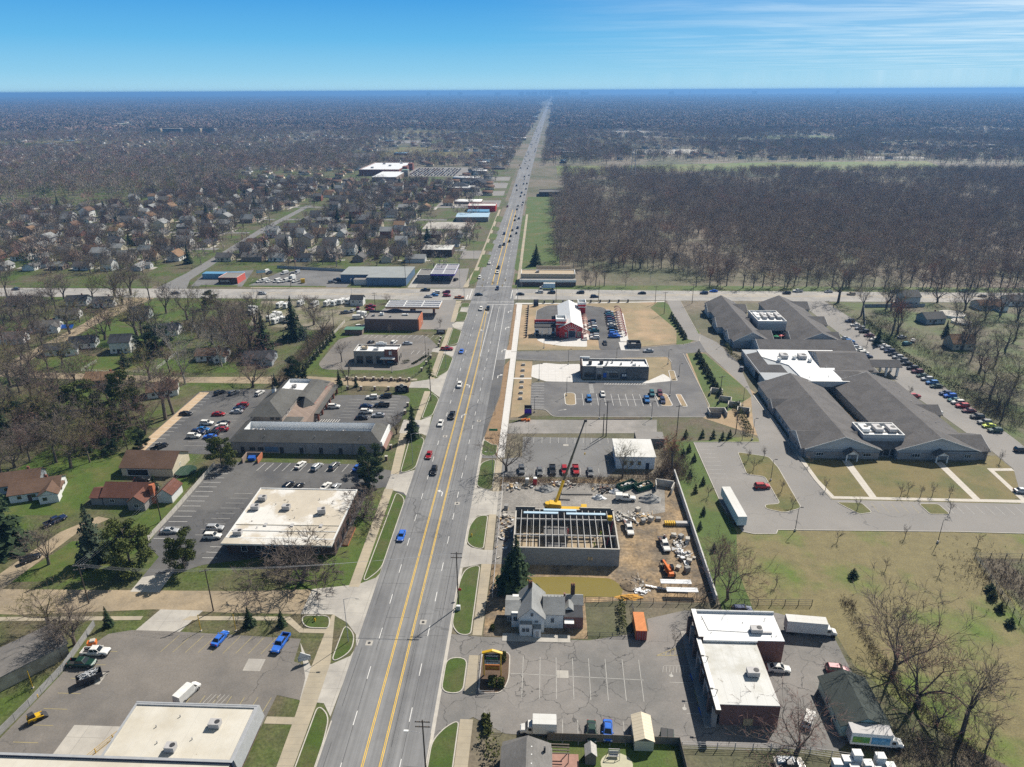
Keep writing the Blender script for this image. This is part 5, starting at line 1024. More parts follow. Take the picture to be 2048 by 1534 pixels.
# ---- right: building under construction
T=thing('unfinished_block_building','unfinished block building open to the sky with steel joists across it','building site',(6.8,159,0))
b=MB();t=.3;X0,X1,Y0,Y1=-6.6,20.3,150.2,168.4
b.box((6.85,Y0+t/2,-.1),(X1-X0,t,6.0),m_cmu);b.box((X0+t/2,159.3,-.1),(t,Y1-Y0-2*t,5.8),m_cmu);b.box((X1-t/2,159.3,-.1),(t,Y1-Y0-2*t,5.9),m_cmu);part(b,'block_wall',T)
b=MB()
for x0,x1,h in((X0,-1.2,6.9),(-1.2,11.2,6.1),(11.2,19.6,6.9),(19.6,X1,6.4)):b.box(((x0+x1)/2,Y1-t/2,-.1),(x1-x0,t,h),m_cmud,mtop=m_kerb)
part(b,'front_wall',T);boxp('floor',T,(6.85,159.3,.03),(26,17.4,.06),m_slab)
b=MB()
for x in(-6.6,20.15):pass
b.box((6.85,Y0+t/2,5.9),(X1-X0-.1,t+.06,.14),m_kerb);b.box((X1-t/2,159.3,5.8),(t+.06,17.4,.12),m_kerb);b.box((X0+t/2,159.3,5.7),(t+.06,17.4,.12),m_kerb);part(b,'wall_cap',T)
for y in(156.4,163.8):b=MB();b.box((6.85,y,5.3),(26.2,.22,.45),m_steel);part(b,'girder',T)
for i in range(15):b=MB();x=-4.9+i*1.66;b.box((x,159.3,5.76),(.13,17.4,.32),m_steel);part(b,'joist',T)
for x,y in((-2.2,156.4),(3.6,156.4),(10,156.4),(15.8,156.4),(-2.2,163.8),(3.6,163.8),(10,163.8),(15.8,163.8)):boxp('column',T,(x,y,.06),(.2,.2,5.2),m_steel)
for x,y,w_,z in((0.4,166.0,9.4,6.15),(5.6,167.3,9.0,6.3),(12.6,165.8,10.6,6.15)):b=MB();b.box((x,y,z),(w_,.9,.22),mat('decking_blue',(.42,.56,.66),rough=.4,var=.06));part(b,'deck_bundle',T)
for x,y,w_,d,h in((4.4,161.5,6.4,4.0,3.2),(4.4,153.4,5.6,4.6,3.4)):boxp('inner_block_wall',T,(x,y,.08),(w_,d,h),m_cmud)
for x,y in((12.6,150.14),(13.3,150.14)):boxp('window_hole',T,(x,y,2.1),(.5,.2,1.1),m_plank)
T.scale=(1,1,.87)
def lump(name,label,cat,x,y,rx_,ry_,h,m,seed,n=16,rough=.18,group=None):
 """a heap: a rough cone of loose material"""
 r=random.Random(seed);b=MB();R_=6;pts=[]
 for k in range(R_+1):
  f=k/R_;pts.append([(rx_*(1-f)*cos(2*pi*i/n)*r.uniform(1-rough,1+rough),ry_*(1-f)*sin(2*pi*i/n)*r.uniform(1-rough,1+rough),h*(1-(1-f)**1.5)*r.uniform(1-rough*.6,1+rough*.6)if k else 0)for i in range(n)])
 for a,c in zip(pts,pts[1:]):
  for i in range(n):j=(i+1)%n;b.face([a[i],a[j],c[j],c[i]],m)
 o=b.build(name,loc=(x,y,.04));tag(o,label,cat,group);return o
m_gravh=mat('crushed_stone',(.27,.268,.262),rough=.95,var=.22,scale=1.0,fine=(5,.25));m_dirtp=mat('dug_earth',(.20,.155,.105),rough=.95,var=.3,scale=.7,fine=(4,.25));m_yeldirt=mat('clay',(.50,.27,.06),rough=.95,var=.25,scale=.8)
m_tarp=mat('white_sheeting',(.66,.67,.68),rough=.5,var=.1);m_debris=mat('rubble',(.36,.33,.29),rough=.95,var=.4,scale=1.5)
lump('gravel_pile','large grey crushed stone pile beside the concrete corner bay','pile',32.6,182.5,3.6,2.6,1.9,m_gravh,1);lump('gravel_pile','grey stone pile near the red portable toilet','pile',1.8,187.2,3.2,2.0,1.5,m_gravh,2);lump('earth_pile','brown earth heap beside the muddy pond','pile',22.4,142.6,2.6,2.4,1.0,m_dirtp,3);lump('clay_pile','orange clay spill at the corner of the pond','pile',21.6,138.4,3.2,1.2,.5,m_yeldirt,4,rough=.35)
def junk(name,label,x,y,w_,d,n,mats_,seed,h=.6):
 r=random.Random(seed);b=MB()
 for i in range(n):
  m=r.choice(mats_);cx,cy_=x+r.gauss(0,w_*.3),y+r.gauss(0,d*.3);k=r.random()
  if k<.45:b.box((cx,cy_,r.uniform(.0,h*.4)),(r.uniform(.3,1.2),r.uniform(.2,.8),r.uniform(.15,h)),m,r.uniform(0,3))
  elif k<.8:a=r.uniform(0,3);l=r.uniform(.6,2);b.bar((cx,cy_,r.uniform(.05,h)),(cx+l*cos(a),cy_+l*sin(a),r.uniform(.05,h)),.12,.06,m)
  else:b.face([(cx+r.uniform(-.9,.9),cy_+r.uniform(-.9,.9),r.uniform(.05,h))for _ in range(4)],m)
 return tag(b.build(name),label,'rubble')
JM=[m_tarp,m_debris,m_debris,m_kerb,m_plank,m_wood]
junk('rubble_heap','loose heap of white sheeting and broken boards by the two portable toilets',-7.4,188.4,6,3.4,60,JM,5);junk('rubble_heap','scattered white and red rubbish along the brush line under the crane boom',7,190.5,9,2.2,70,JM+[m_redc],6);junk('rubble_heap','grey broken concrete pile with white sheeting near the stone pile',23.8,171.8,5.4,4.4,110,[m_tarp,m_kerb,m_gravh,m_kerb,m_wood],7,.9);junk('rubble_heap','wrapped pallets and pale scraps along the long concrete wall',37.4,157.6,3.4,9,80,[m_tarp,m_tarp,m_kerb,m_hvac],8,.9);junk('rubble_heap','pale crates and yellow boards beside the grey rubble pile',29.5,174,5,2.6,40,[m_plank,m_kerb,m_tarp,m_debris],9);junk('rubble_heap','broken branches and dark debris between the pond and the scaffold',24,143.8,4,3,70,[m_wood,m_debris,m_dirtp],10);junk('rubble_heap','white plastic sheet dumped at the pond corner',24.6,140.6,2.6,1.4,24,[m_tarp],12,.5);junk('rubble_heap','thin building scraps scattered left of the unfinished building',-9.2,165,3,14,70,JM+[m_redc],13,.5);junk('rubble_heap','dark junk and timber beside the green roll-off bins',20,187.6,6,3,70,[m_wood,m_plank,m_debris,m_dark,m_redc],14)
b=MB();r_=random.Random(3)
for i in range(10):x=26+i*.62;b.face([(x,142.9-i*.18+r_.uniform(-.2,.2),.5),(x+.7,142.8-i*.18,.35),(x+.7,142.2-i*.18+r_.uniform(-.2,.2),.3),(x,142.2-i*.18,.55)],m_tarp)
tag(b.build('plastic_sheet'),'long white plastic sheet lying across the mud near the scaffold','sheet')
for i,(x,y,w_,a)in enumerate(((11.2,184.9,9.2,.02),(6.8,181.9,4.4,-.05),(35.6,150.6,1.1,0.0))):
 b=MB()
 for k in range(3):b.box((0,(k-1)*.35,.05),(w_,.28,.3),m_lot_pale)
 o=b.build('beam_stack',loc=(x,y,.04),rot=a);tag(o,['long steel beams laid on the gravel below the crane boom','short stack of grey beams beside the crane','short pale beams leaning by the concrete wall'][i],'beams')
T=thing('scaffold_bench','white topped steel scaffold platform, northern of the two by the wall','scaffold',(33.2,142.4,0));
def scaffold(T,x,y):
 b=MB();b.box((x,y,1.75),(7.4,1.6,.12),m_tarp);part(b,'platform',T)
 for sx in(-3.4,-1.2,1.2,3.4):
  q=MB()
  for sy in(-.7,.7):q.tube((x+sx,y+sy,0),(x+sx,y+sy,1.75),.05,.05,m_dark,5)
  q.tube((x+sx,y-.7,.8),(x+sx,y+.7,.8),.04,.04,m_dark,5);part(q,'leg_frame',T)
 q=MB();q.path([(x-3.4,y+.7,2.6),(x+3.4,y+.7,2.6)],.04,m_dark);[q.tube((x+sx,y+.7,1.8),(x+sx,y+.7,2.6),.03,.03,m_dark,5)for sx in(-3.4,0,3.4)];part(q,'rail',T)
scaffold(T,33.2,142.4);T=thing('scaffold_bench','white topped steel scaffold platform, southern of the two by the wall','scaffold',(34.2,139.4,0));scaffold(T,34.2,139.4)
T=thing('concrete_corner_bay','three sided pale concrete bay holding stone at the end of the long wall','bay',(37.6,189,0));b=MB();b.bar((35.4,191,1.2),(40.6,189.6,1.2),.3,2.4,m_kerb);b.bar((35.3,190.7,1.1),(35.0,187.4,1.1),.3,2.2,m_kerb);b.bar((40.7,189.3,1.1),(39.2,185.6,1.1),.3,2.2,m_kerb);part(b,'wall',T)
for i,(x,y,m,lab)in enumerate(((-3.9,189.8,mat('toilet_tan',(.45,.40,.33),var=.1),'tan portable toilet with a white roof beside the red one'),(-1.5,190.3,m_red,'red portable toilet with a white roof at the rubble line'))):
 T=thing('portable_toilet',lab,'toilet',(x,y,.04));b=MB();b.box((0,0,0),(1.15,1.15,2.1),m);b.build('cabin',T);b=MB();b.lathe((0,0,2.1),[(.82,0),(.7,.2),(.1,.3)],m_white,4);b.build('roof',T,rot=pi/4);b=MB();b.box((0,-.6,.1),(.8,.08,1.8),m);b.build('door',T)
def rolloff(label,x,y,a,L_=6.2,w_=2.4,h=1.5):
 T=thing('roll_off_bin',label,'bin',(x,y,.04),a);b=MB()
 for c,s in(((0,-w_/2),(L_,.1)),((0,w_/2),(L_,.1)),((-L_/2,0),(.1,w_-.1)),((L_/2,0),(.1,w_-.1))):b.box((*c,.15),(*s,h),m_dkgreen)
 for k in range(7):
  for sy in(-1,1):b.box((-L_/2+.5+k*(L_-1)/6,sy*(w_/2+.08),.2),(.12,.1,h-.1),m_dkgreen)
 b.box((0,0,.1),(L_,w_,.12),m_dkgreen);b.build('bin',T);q=MB();r=random.Random(int(x));[q.box((r.uniform(-.42,.42)*L_,r.uniform(-.4,.4)*w_,.2),(r.uniform(.3,.9),r.uniform(.3,.9),r.uniform(.3,1.1)),r.choice(JM),r.uniform(0,3))for _ in range(22)];q.build('rubbish',T)
rolloff('green roll-off bin heaped with pale rubbish, left of the pair',26.4,189.2,.6);rolloff('nearly empty green roll-off bin, right of the pair',31.4,188.8,.5,5.4)
# long concrete wall
b=MB();b.bar((42.0,197,1.1),(41.8,137,1.1),.35,2.4,mat('wall_panel',(.50,.49,.47),var=.1,scale=.5,extra=wallpat(4,3,.02,(.7,.7,.7),.4)));tag(b.build('concrete_wall'),'long straight pale concrete wall between the building site and the dry field','wall')
# ---- right: white gabled house by the pond
T=thing('white_gabled_house','white gabled house with pale shingles and a tall brick chimney beside the pond','house',(0,129,0))
b=MB();b.box((-.2,130.4,-.1),(11.6,6.4,4.1),m_sd_white);b.box((-1.5,130,-.1),(5.6,8.6,4.2),m_sd_white);b.face([(-4.3,125.7,4.1),(1.3,125.7,4.1),(-1.5,125.7,6.7)],m_sd_white);b.face([(-4.3,134.3,4.1),(-1.5,134.3,6.7),(1.3,134.3,4.1)],m_sd_white);part(b,'wall',T)
boxp('bay',T,(-2.7,125.1,0),(2.8,1.3,3.2),m_sd_white,mtop=m_sh_light);boxp('vestibule',T,(-.2,124.9,0),(1.7,1.7,2.3),m_sd_white,mtop=m_sh_light)
b=MB();b.gable(-4.3,1.3,125.7,134.3,4.1,2.7,m_sh_light,'y',.35,.15);part(b,'roof',T)
b=MB();b.gable(1.3,5.7,127.2,133.6,4.0,2.0,m_sh_light,'x',.3,.15,m_sd_white);part(b,'wing_roof',T)
b=MB();b.gable(-7.2,-4.3,127.2,133.4,3.6,1.3,m_sh_light,'x',.3,.15,m_sd_white);part(b,'west_roof',T)
b=MB();b.box((7.9,129.9,-.1),(4.3,5.4,3.3),m_br_purple,mtop=m_sh_dark);part(b,'annex',T);b=MB();b.gable(6.1,10.1,131.5,135,3.2,1.2,m_sh_light,'x',.2,.12,m_sd_white);part(b,'annex_roof',T);b=MB();b.gable(5.9,7.8,129.4,132,3.4,.9,m_sh_light,'y',.2,.12,m_sd_white);part(b,'porch_roof',T)
boxp('porch_awning',T,(6.9,126.5,2.5),(2.1,1.4,.12),m_white)
for x,y,z,h in((-1.9,133,4.5,3.6),(7.9,134.0,0,6.8)):b=MB();b.box((x,y,z),(.95,.7,h),m_br_dark);o=part(b,'chimney',T);q=MB();[q.lathe((x+s*.25,y,z+h),[(.16,0),(.12,.45)],m_tile,7)for s in(-1,1)];part(q,'chimney_pot',o)
b=MB();b.box((5.9,131.4,3.4),(.4,.5,3.0),m_br_purple);part(b,'chimney',T)
for x,y,z,w_,h in((-6.4,127.18,1.8,1.0,1.2),(-5.1,127.18,1.8,1.0,1.2),(-3.2,124.42,1.2,.7,1.1),(-2.3,124.42,1.2,.7,1.1),(-1.4,125.68,4.5,.6,.9),(-.4,125.68,2.8,.8,.5),(3.2,127.18,1.6,.7,1.3)):opening(T,x,y,z,w_,h,'S',m_sd_grey)
door(T,-.2,124.04,.1,.9,1.9,'S',m_hvac,m_white);vents(T,[(2+i*.8,130.9)for i in range(5)]+[(-1.2,127.6),(-1.2,128.4),(-1.2,132)],5.75,.09,.25,m_dark)
b=MB();b.box((-.4,123.9,0.02),(15,2.4,.1),m_conc);part(b,'terrace',T)
# ---- right: pet centre with an L-shaped white roof
T=thing('flat_roof_pet_centre','L shaped brick shop with two bright white flat roofs and a covered front walk','shop',(43,114,0))
b=MB();b.prism([(34.6,102),(45.6,102),(45.6,118.6),(34.6,118.6)],-.1,5.0,m_br_purple);b.prism([(34.6,118.65),(51.4,118.65),(51.4,127),(34.6,127)],-.1,5.5,m_br_purple);part(b,'wall',T)
b=MB();b.box((39.6,110.3,4.95),(11.8,16.5,.2),m_membp);part(b,'south_roof',T);b=MB();b.box((42.6,122.8,5.42),(17.6,8.2,.2),m_snow);part(b,'north_roof',T)
b=MB();b.box((33.6,109.4,4.7),(.9,18.6,1.1),m_br_dark,mtop=m_white);b.box((34.1,123.0,4.9),(1.0,8.6,1.4),m_br_dark,mtop=m_white);b.box((43,127.1,5.2),(17,.4,1.0),m_sd_lgrey);b.box((40.1,118.5,5.3),(11.2,.35,.45),m_white);part(b,'parapet',T)
for i,y in enumerate((101.6,105.2,108.8,112.4,116,119.8,123.4,126.4)):boxp('pillar',T,(33.4,y,0),(.9,.8,4.7),m_br_grey if i%2==0 else m_br_brown)
boxp('walk',T,(32.9,114.2,.0),(2.2,26,.14),m_conc);scrawl(T,33.1,113,4.0,5,.6,'W',m_white,7);scrawl(T,33.1,106.5,4.0,4,.6,'W',m_white,6)
for y in(103.4,107,110.6,114.2,121.6,125):opening(T,34.6,y,.3,2.2,2.6,'W',m_dark)
opening(T,40.0,102,.1,1.8,1.7,'S',m_plank,m_plank,'boarded_door','board',0);rtu(T,46.2,121.4,5.6,2.3,1.6,1.1);b=MB();b.box((48.4,120.9,5.65),(1.9,.45,.35),m_hvac);part(b,'duct',T);rtu(T,42.4,109.6,5.15,2.3,1.6,1.3)
b=MB();b.path([(45,121,5.7),(36.2,121.4,5.7),(35.6,125.8,5.7)],.05,m_hvac);part(b,'gas_pipe',T);vents(T,[(44,123.9),(48.8,124.6),(49.2,125.4),(49,119.9),(50,120),(36.6,120.6),(35.6,124.9)],5.6,.07,.3,m_dark)
for y in(104,112.5):b=MB();b.path([(33.9,y,5.4),(34.2,y,6.7),(33.3,y+.1,6.9)],.06,m_dark);b.box((33.0,y+.1,6.8),(.6,.3,.18),m_dark);part(b,'wall_lamp',T)
# green-roofed garage, bottom house, sheds
T=thing('green_roof_garage','long mint green garage under a dark green gable roof by the two box trucks','garage',(60.6,106,0));b=MB();b.box((60.9,106,-.1),(8.6,11.4,3.0),m_sd_green);part(b,'wall',T);b=MB();b.gable(56.6,65.2,100.3,111.7,2.9,1.9,m_sh_green,'y',.4,.15,m_sd_green);part(b,'roof',T);vents(T,[(61.6,103),(61.7,105.6),(61.6,108),(61.5,110)],4.3,.09,.3,m_dark)
for y in(103,107):opening(T,56.6,y,1,1.2,1.0,'W')
T=thing('grey_shingle_house','house with a wide grey shingle gable roof at the bottom edge, beside the wooden fence','house',(-1.6,88,0));b=MB();b.box((-2,88,-.1),(8.0,9.4,3.4),m_sd_tan);part(b,'wall',T);b=MB();b.gable(-6.0,2.4,82.4,92.4,3.4,2.3,m_sh_bottom,'y',.35,.16,m_sd_tan);part(b,'roof',T);b=MB();b.box((-3.6,92.4,-.1),(4.6,2.6,3.2),m_sd_tan);b.hexa([(-6.2,91,3.3),(-1.6,91,5.0),(-1.6,93.8,4.9),(-6.2,93.8,3.1)],[(-6.2,91,3.45),(-1.6,91,5.15),(-1.6,93.8,5.05),(-6.2,93.8,3.25)],m_sh_bottom);b.hexa([(-1.6,91,5.0),(2.6,91,3.3),(2.6,93.8,3.1),(-1.6,93.8,4.9)],[(-1.6,91,5.15),(2.6,91,3.45),(2.6,93.8,3.25),(-1.6,93.8,5.05)],m_sh_bottom);part(b,'front_wing',T)
vents(T,[(-.9,91.2),(-.9,89.6),(-.9,87.8)],5.1,.14,.3,m_white);b=MB();b.box((1.4,91.3,3.4),(.35,.35,1.8),m_dark);part(b,'flue',T)
T=thing('shingle_shed','small weathered shed with a mottled gable roof behind the wooden fence','shed',(9.7,93.4,0));b=MB();b.box((9.7,93.4,0),(1.9,2.2,2.3),m_wood);part(b,'wall',T);b=MB();b.gable(8.75,10.65,92.3,94.5,2.3,.9,mat('mottled_shingle',(.42,.40,.37),var=.3,scale=3),'y',.15,.1,m_wood);part(b,'roof',T)
T=thing('metal_shed','cream ribbed metal shed with a gable roof next to the green dumpster','shed',(19.6,98.5,0));b=MB();b.box((19.6,98.5,0),(3.5,5.8,2.4),m_sd_cream);part(b,'wall',T);b=MB();b.gable(17.85,21.35,95.6,101.4,2.4,.8,mat('ribbed_cream',(.62,.54,.40),rough=.5,var=.05,extra=joints(60,.75,.05,(.42,.36,.27))),'y',.12,.1,m_wood);part(b,'roof',T)
dumpster('dumpster','green dumpster with a black lid beside the cream metal shed',24.2,98.4,m_dkgreen,-.15,2.4,1.8,1.6)
T=thing('pergola','dark wooden pergola over the brick patio behind the wooden fence','pergola',(4.2,93.4,0));b=MB()
for i in range(4):b.bar((2.4,92.6+i*.62,2.3),(5.9,92.6+i*.62,2.3),.14,.18,m_wood)
part(b,'rafter',T)
for x,y in((2.6,92.5),(5.7,92.5),(2.6,94.6),(5.7,94.6)):boxp('post',T,(x,y,0),(.14,.14,2.25),m_wood)
T=thing('garden_swing','grey garden swing seat with a canopy bar on the round patio','swing',(14,94.2,0));b=MB()
for sx in(-1.0,1.0):b.bar((14+sx,93.4,0),(14+sx,94.2,1.9),.08,.08,m_hvac);b.bar((14+sx,95,0),(14+sx,94.2,1.9),.08,.08,m_hvac)
b.bar((13,94.2,1.9),(15,94.2,1.9),.1,.1,m_hvac);part(b,'frame',T);boxp('seat',T,(14,94.1,.45),(1.7,.6,.12),m_hvac);boxp('backrest',T,(14,94.45,.6),(1.7,.1,.6),m_hvac)
sheet('patio',[rect(2.6,89.5,7.6,94.4)],mat('brick_patio',(.33,.19,.15),var=.2),.05);sheet('patio',[[(14.4+2.9*cos(a*.3),92.6+2.4*sin(a*.3))for a in range(21)]],mat('round_patio',(.44,.42,.30),var=.1),.052);sheet('lawn',[rect(2,84,26.4,97.2)],m_lawn,.03)
# ---- right: long nursing home with crossing gables
T=thing('nursing_home','sprawling nursing home with charcoal gable roofs and white roof wells on the right','nursing home',(118,280,0))
def hall(x0,x1,y0,y1,e,r,ridge,wm=m_sd_grey,nm='roof',base=True,over=.5):
 b=MB();b.box(((x0+x1)/2,(y0+y1)/2,-.1),(x1-x0,y1-y0,e+.1),wm);part(b,'wall',T)
 b=MB();b.gable(x0,x1,y0,y1,e,r,m_sh_nh,ridge,over,.15,m_sd_lgrey);o=part(b,nm,T)
 for s in(0,1):
  q=MB()
  if ridge=='y':
   yy=y0-over-.04 if not s else y1+over+.04;k=r/((x1-x0)/2);[q.bar((xe,yy,e-over*k+.06),((x0+x1)/2,yy,e+r+.06),.08,.26,m_trim)for xe in(x0-over,x1+over)]
  else:
   xx=x0-over-.04 if not s else x1+over+.04;k=r/((y1-y0)/2);[q.bar((xx,ye,e-over*k+.06),(xx,(y0+y1)/2,e+r+.06),.08,.26,m_trim)for ye in(y0-over,y1+over)]
  part(q,'rake_trim',o)
 return o
hall(86.8,110.6,210.6,266,3.4,4.4,'y');hall(116.2,142.0,210.7,268,3.4,4.4,'y')
hall(85.9,98.5,211.4,224,3.3,2.9,'x',m_br_grey,'cross_gable');hall(86.0,95,243.2,249.6,3.3,2.0,'x',m_br_grey,'cross_gable');hall(131,145.2,210.9,223.6,3.3,2.6,'x',m_br_grey,'cross_gable');hall(133,144.2,238.8,247,3.3,2.0,'x',m_br_grey,'cross_gable')
hall(102,128,212.2,224,3.3,2.8,'x',m_br_grey,'link_roof')
b=MB();b.box((98.7,210.5,-.1),(23.4,.4,2.4),m_br_grey);b.box((129.1,210.6,-.1),(25.4,.4,2.4),m_br_grey);part(b,'brick_base',T)
def screen(x0,x1,y0,y1,z0,z1,n):
 b=MB();b.box(((x0+x1)/2,(y0+y1)/2,z0),(x1-x0,y1-y0,z1-z0-.9),m_sd_grey,mtop=m_snow);part(b,'plant_base',T);parapet(T,x0,x1,y0,y1,z1-1.2,z1,.3,m_sd_lgrey,m_white,'plant_screen')
 for k in range(n):x=x0+(k+.5)*(x1-x0)/n;rtu(T,x,(y0+y1)/2+.6,z1-.88,(x1-x0)/n*.55,(y1-y0)*.45,1.3,m_hvac if k else m_white)
screen(106.2,119.6,214.4,223.8,3,6.9,3);screen(105,118.8,335.4,353.4,3,8,4)
b=MB();b.box((110.6,286,-.1),(42,36,4.4),m_sd_grey);part(b,'wall',T);b=MB();b.prism([(96,303),(129,303),(129,296),(121,279),(127,266.4),(105,264.4),(104,284),(95.5,294)],4.25,4.75,m_snow);part(b,'flat_roof',T)
b=MB();b.box((116,264.6,3.0),(22,.5,2.4),m_sd_lgrey,mtop=m_trim);part(b,'fascia',T)
def ridge_roof(pts_lo,pts_hi,nm):
 b=MB();b.face([*pts_lo,*pts_hi[::-1]],m_sh_nh);part(b,nm,T)
hall(97.5,139,301,319,3.8,3.4,'x',m_sd_grey,'centre_roof');hall(118,138.6,279,303,3.8,0.6,'x',m_sd_grey,'lobby_base')
b=MB();b.hexa([(115.6,279.4,4.2),(137.4,279.4,4.2),(138.6,292.6,7.2),(117.8,292.6,7.2)],[(115.6,279.4,4.4),(137.4,279.4,4.4),(138.6,292.6,7.4),(117.8,292.6,7.4)],m_sh_nh);b.hexa([(117.8,292.6,7.2),(138.6,292.6,7.2),(138.6,302,4.6),(117.8,302,4.6)],[(117.8,292.6,7.4),(138.6,292.6,7.4),(138.6,302,4.8),(117.8,302,4.8)],m_sh_nh);b.face([(116,280,4.4),(118,301,4.7),(118,292.6,7.2)][::-1],m_white);b.face([(116,280,4.4),(118,301,4.7),(118,292.6,7.2)],m_white);part(b,'lobby_roof',T)
b=MB();b.hip(119,134.6,266.4,279.5,4.3,2.2,m_sh_nh,.3);part(b,'lobby_hip',T)
b=MB();b.box((93.6,286.5,-.1),(8.2,21.6,4.1),m_sd_grey);part(b,'wall',T);b=MB();z0,z1=4.0,6.2
b.face([(89.2,275.4,z0),(101.6,275.4,z0),(99.4,280.4,z1),(94.2,280.4,z1)],m_sh_nh);b.face([(89.2,298,z0),(89.2,275.4,z0),(94.2,280.4,z1),(94.2,296,z1)],m_sh_nh);b.face([(94.2,280.4,z1),(99.4,280.4,z1),(99.4,280.45,4.6),(94.2,280.45,4.6)][::-1],m_white);b.face([(94.2,296,z1),(94.2,280.4,z1),(94.25,280.4,4.6),(94.25,296,4.6)][::-1],m_white);part(b,'west_mansard',T)
b=MB();b.box((94.5,278,-.1),(10,5.4,4.0),m_br_grey);part(b,'wall',T)
for x,y in((104.5,293),(112.2,292.6)):rtu(T,x,y,4.75,3.0,4,1.6,m_hvac)
for x,y in((108.6,291.4),(101.5,289),(114,288)):rtu(T,x,y,4.75,1.2,1.6,1.4,m_white)
vents(T,[(108,270),(115.6,270.6),(118.4,281)],4.8,.12,.7)
b=MB();b.gable(138,150.6,284,291,4.2,1.9,m_sh_nh,'x',.3,.2,m_white);part(b,'porte_cochere',T)
for x,y in((149.6,284.8),(149.6,290.2),(145,284.8),(145,290.2)):boxp('pillar',T,(x,y,0),(.8,.8,4.1),m_white)
hall(89.6,106,318,381.6,3.6,4.2,'y');hall(119,139.4,318,382.4,3.6,4.2,'y')
for x0,x1,y0,y1 in((88.2,98,366,376),(87.2,98,340,352),(88.8,97,322,332)):hall(x0,x1,y0,y1,3.4,2.8,'x',m_sd_lgrey,'cross_gable')
for x0,x1,y0,y1 in((129,142.4,372,383),(129,141.6,344,356),(129,139.2,320,330),(97,108,366,377),(97,107.6,340,352),(97,108.4,321,333),(117,126,320,331)):hall(x0,x1,y0,y1,3.4,2.6,'x',m_sd_grey,'cross_gable')
for x in(101.0,129.5):
 b=MB();b.gable(x-2.0,x+2.0,208,210.5,2.7,1.3,m_sh_nh,'y',.3,.14,m_white);part(b,'porch_roof',T)
 for s in(-1.7,1.7):boxp('pillar',T,(x+s,208.3,0),(.35,.35,2.7),m_white)
 door(T,x,210.3,.1,1.1,2.2,'S',m_hvac,m_white)
for x,w_ in((91.4,2.4),(106.6,2.6),(122.2,2.6),(138.6,2.2)):opening(T,x,210.3,.9,w_,1.3,'S',m_trim,bars=2)
for x in(111.6,113.6,115.8):opening(T,x,212.2,.4,1.7,2.2,'S',m_dark,bars=1)
for i in range(7):opening(T,85.9 if i<2 else 86.8,(213.8,217,226,230,234,238,254)[i],1.0,1.8,1.4,'W',m_trim)
for y in(284,289,324,329,343,348,369):opening(T,89.5 if y<300 else{3:88.8}.get(0,88.8 if y<335 else(87.2 if y<355 else 88.2)),y,.9,1.8,1.5,'W',m_trim)
for y in range(222,262,9):vents(T,[(94.5,y),(124.5,y+3),(136,y+5)],5.6,.12,.35,m_hvac)
for y in range(326,378,12):vents(T,[(94,y),(133,y+3)],5.9,.12,.35,m_hvac)
# patio tables with umbrellas behind the northern plant screen
for i,(x,y)in enumerate(((110.2,330.6),(113.0,330.4),(115.4,331.4))):
 U=thing('patio_umbrella',['left green patio umbrella between the nursing home wings','right green patio umbrella between the nursing home wings','dark red patio umbrella between the nursing home wings'][i],'umbrella',(x,y,0));q=MB();q.lathe((0,0,2.0),[(1.4,0),(.05,.6)],mat('umbrella_green',(.02,.20,.09),var=.1)if i<2 else m_red,8);q.build('shade',U);q=MB();q.tube((0,0,0),(0,0,2.4),.04,.04,m_hvac);q.build('pole',U);q=MB();q.lathe((0,0,.7),[(.7,0),(.7,.05)],m_hvac,10);q.build('table_top',U)
 # --- vehicles
def paintm(n,c,metal=0.15):return mat('paint_'+n,c,rough=0.32,var=0.03,spec=0.5,metal=metal,coat=0.4)
PAINT={n:paintm(n,c)for n,c in dict(white=(.72,.72,.71),silver=(.42,.43,.44),grey=(.16,.165,.17),black=(.012,.012,.014),blue=(.015,.05,.20),navy=(.012,.025,.08),red=(.36,.012,.015),maroon=(.12,.012,.022),green=(.012,.045,.03),teal=(.02,.13,.15),orange=(.55,.17,.03),lime=(.42,.50,.03),tan=(.36,.30,.22),sky=(.03,.16,.42),bronze=(.13,.10,.075),emerald=(.01,.20,.05)).items()}
m_pp=mat('car_paint',(.5,.5,.5));m_cg=mat('car_glass',(.012,.016,.02),rough=.06,var=0,spec=.9);m_tyre=mat('tyre',(.018,.018,.018),rough=.9,var=0);m_rim=mat('wheel_rim',(.35,.35,.36),rough=.35,var=0,metal=.7);m_hl=mat('headlight_glass',(.7,.7,.68),rough=.15,var=0);m_tl=mat('tail_light',(.30,.008,.008),rough=.25,var=0);m_bump=mat('bumper_plastic',(.03,.03,.032),rough=.7,var=0);m_chrome=mat('grille_chrome',(.4,.4,.4),rough=.3,var=0,metal=.8)
def loft(b,st,m):
 """stations (x, half width, z low, z belt, z top, top half width)"""
 k=b.mi(m);base=len(b.v)
 for x,hw,z0,zb,zt,tw in st:b.v+=[(x,-hw*.94,z0),(x,-hw,(z0+zb)/2),(x,-hw*.97,zb),(x,-tw,zt),(x,tw,zt),(x,hw*.97,zb),(x,hw,(z0+zb)/2),(x,hw*.94,z0)]
 n=8
 for i in range(len(st)-1):
  for j in range(n):q=(j+1)%n;b.f.append((base+i*n+j,base+i*n+q,base+(i+1)*n+q,base+(i+1)*n+j));b.m.append(k)
 b.f.append(tuple(base+j for j in range(n-1,-1,-1)));b.f.append(tuple(base+(len(st)-1)*n+j for j in range(n)));b.m+=[k,k]
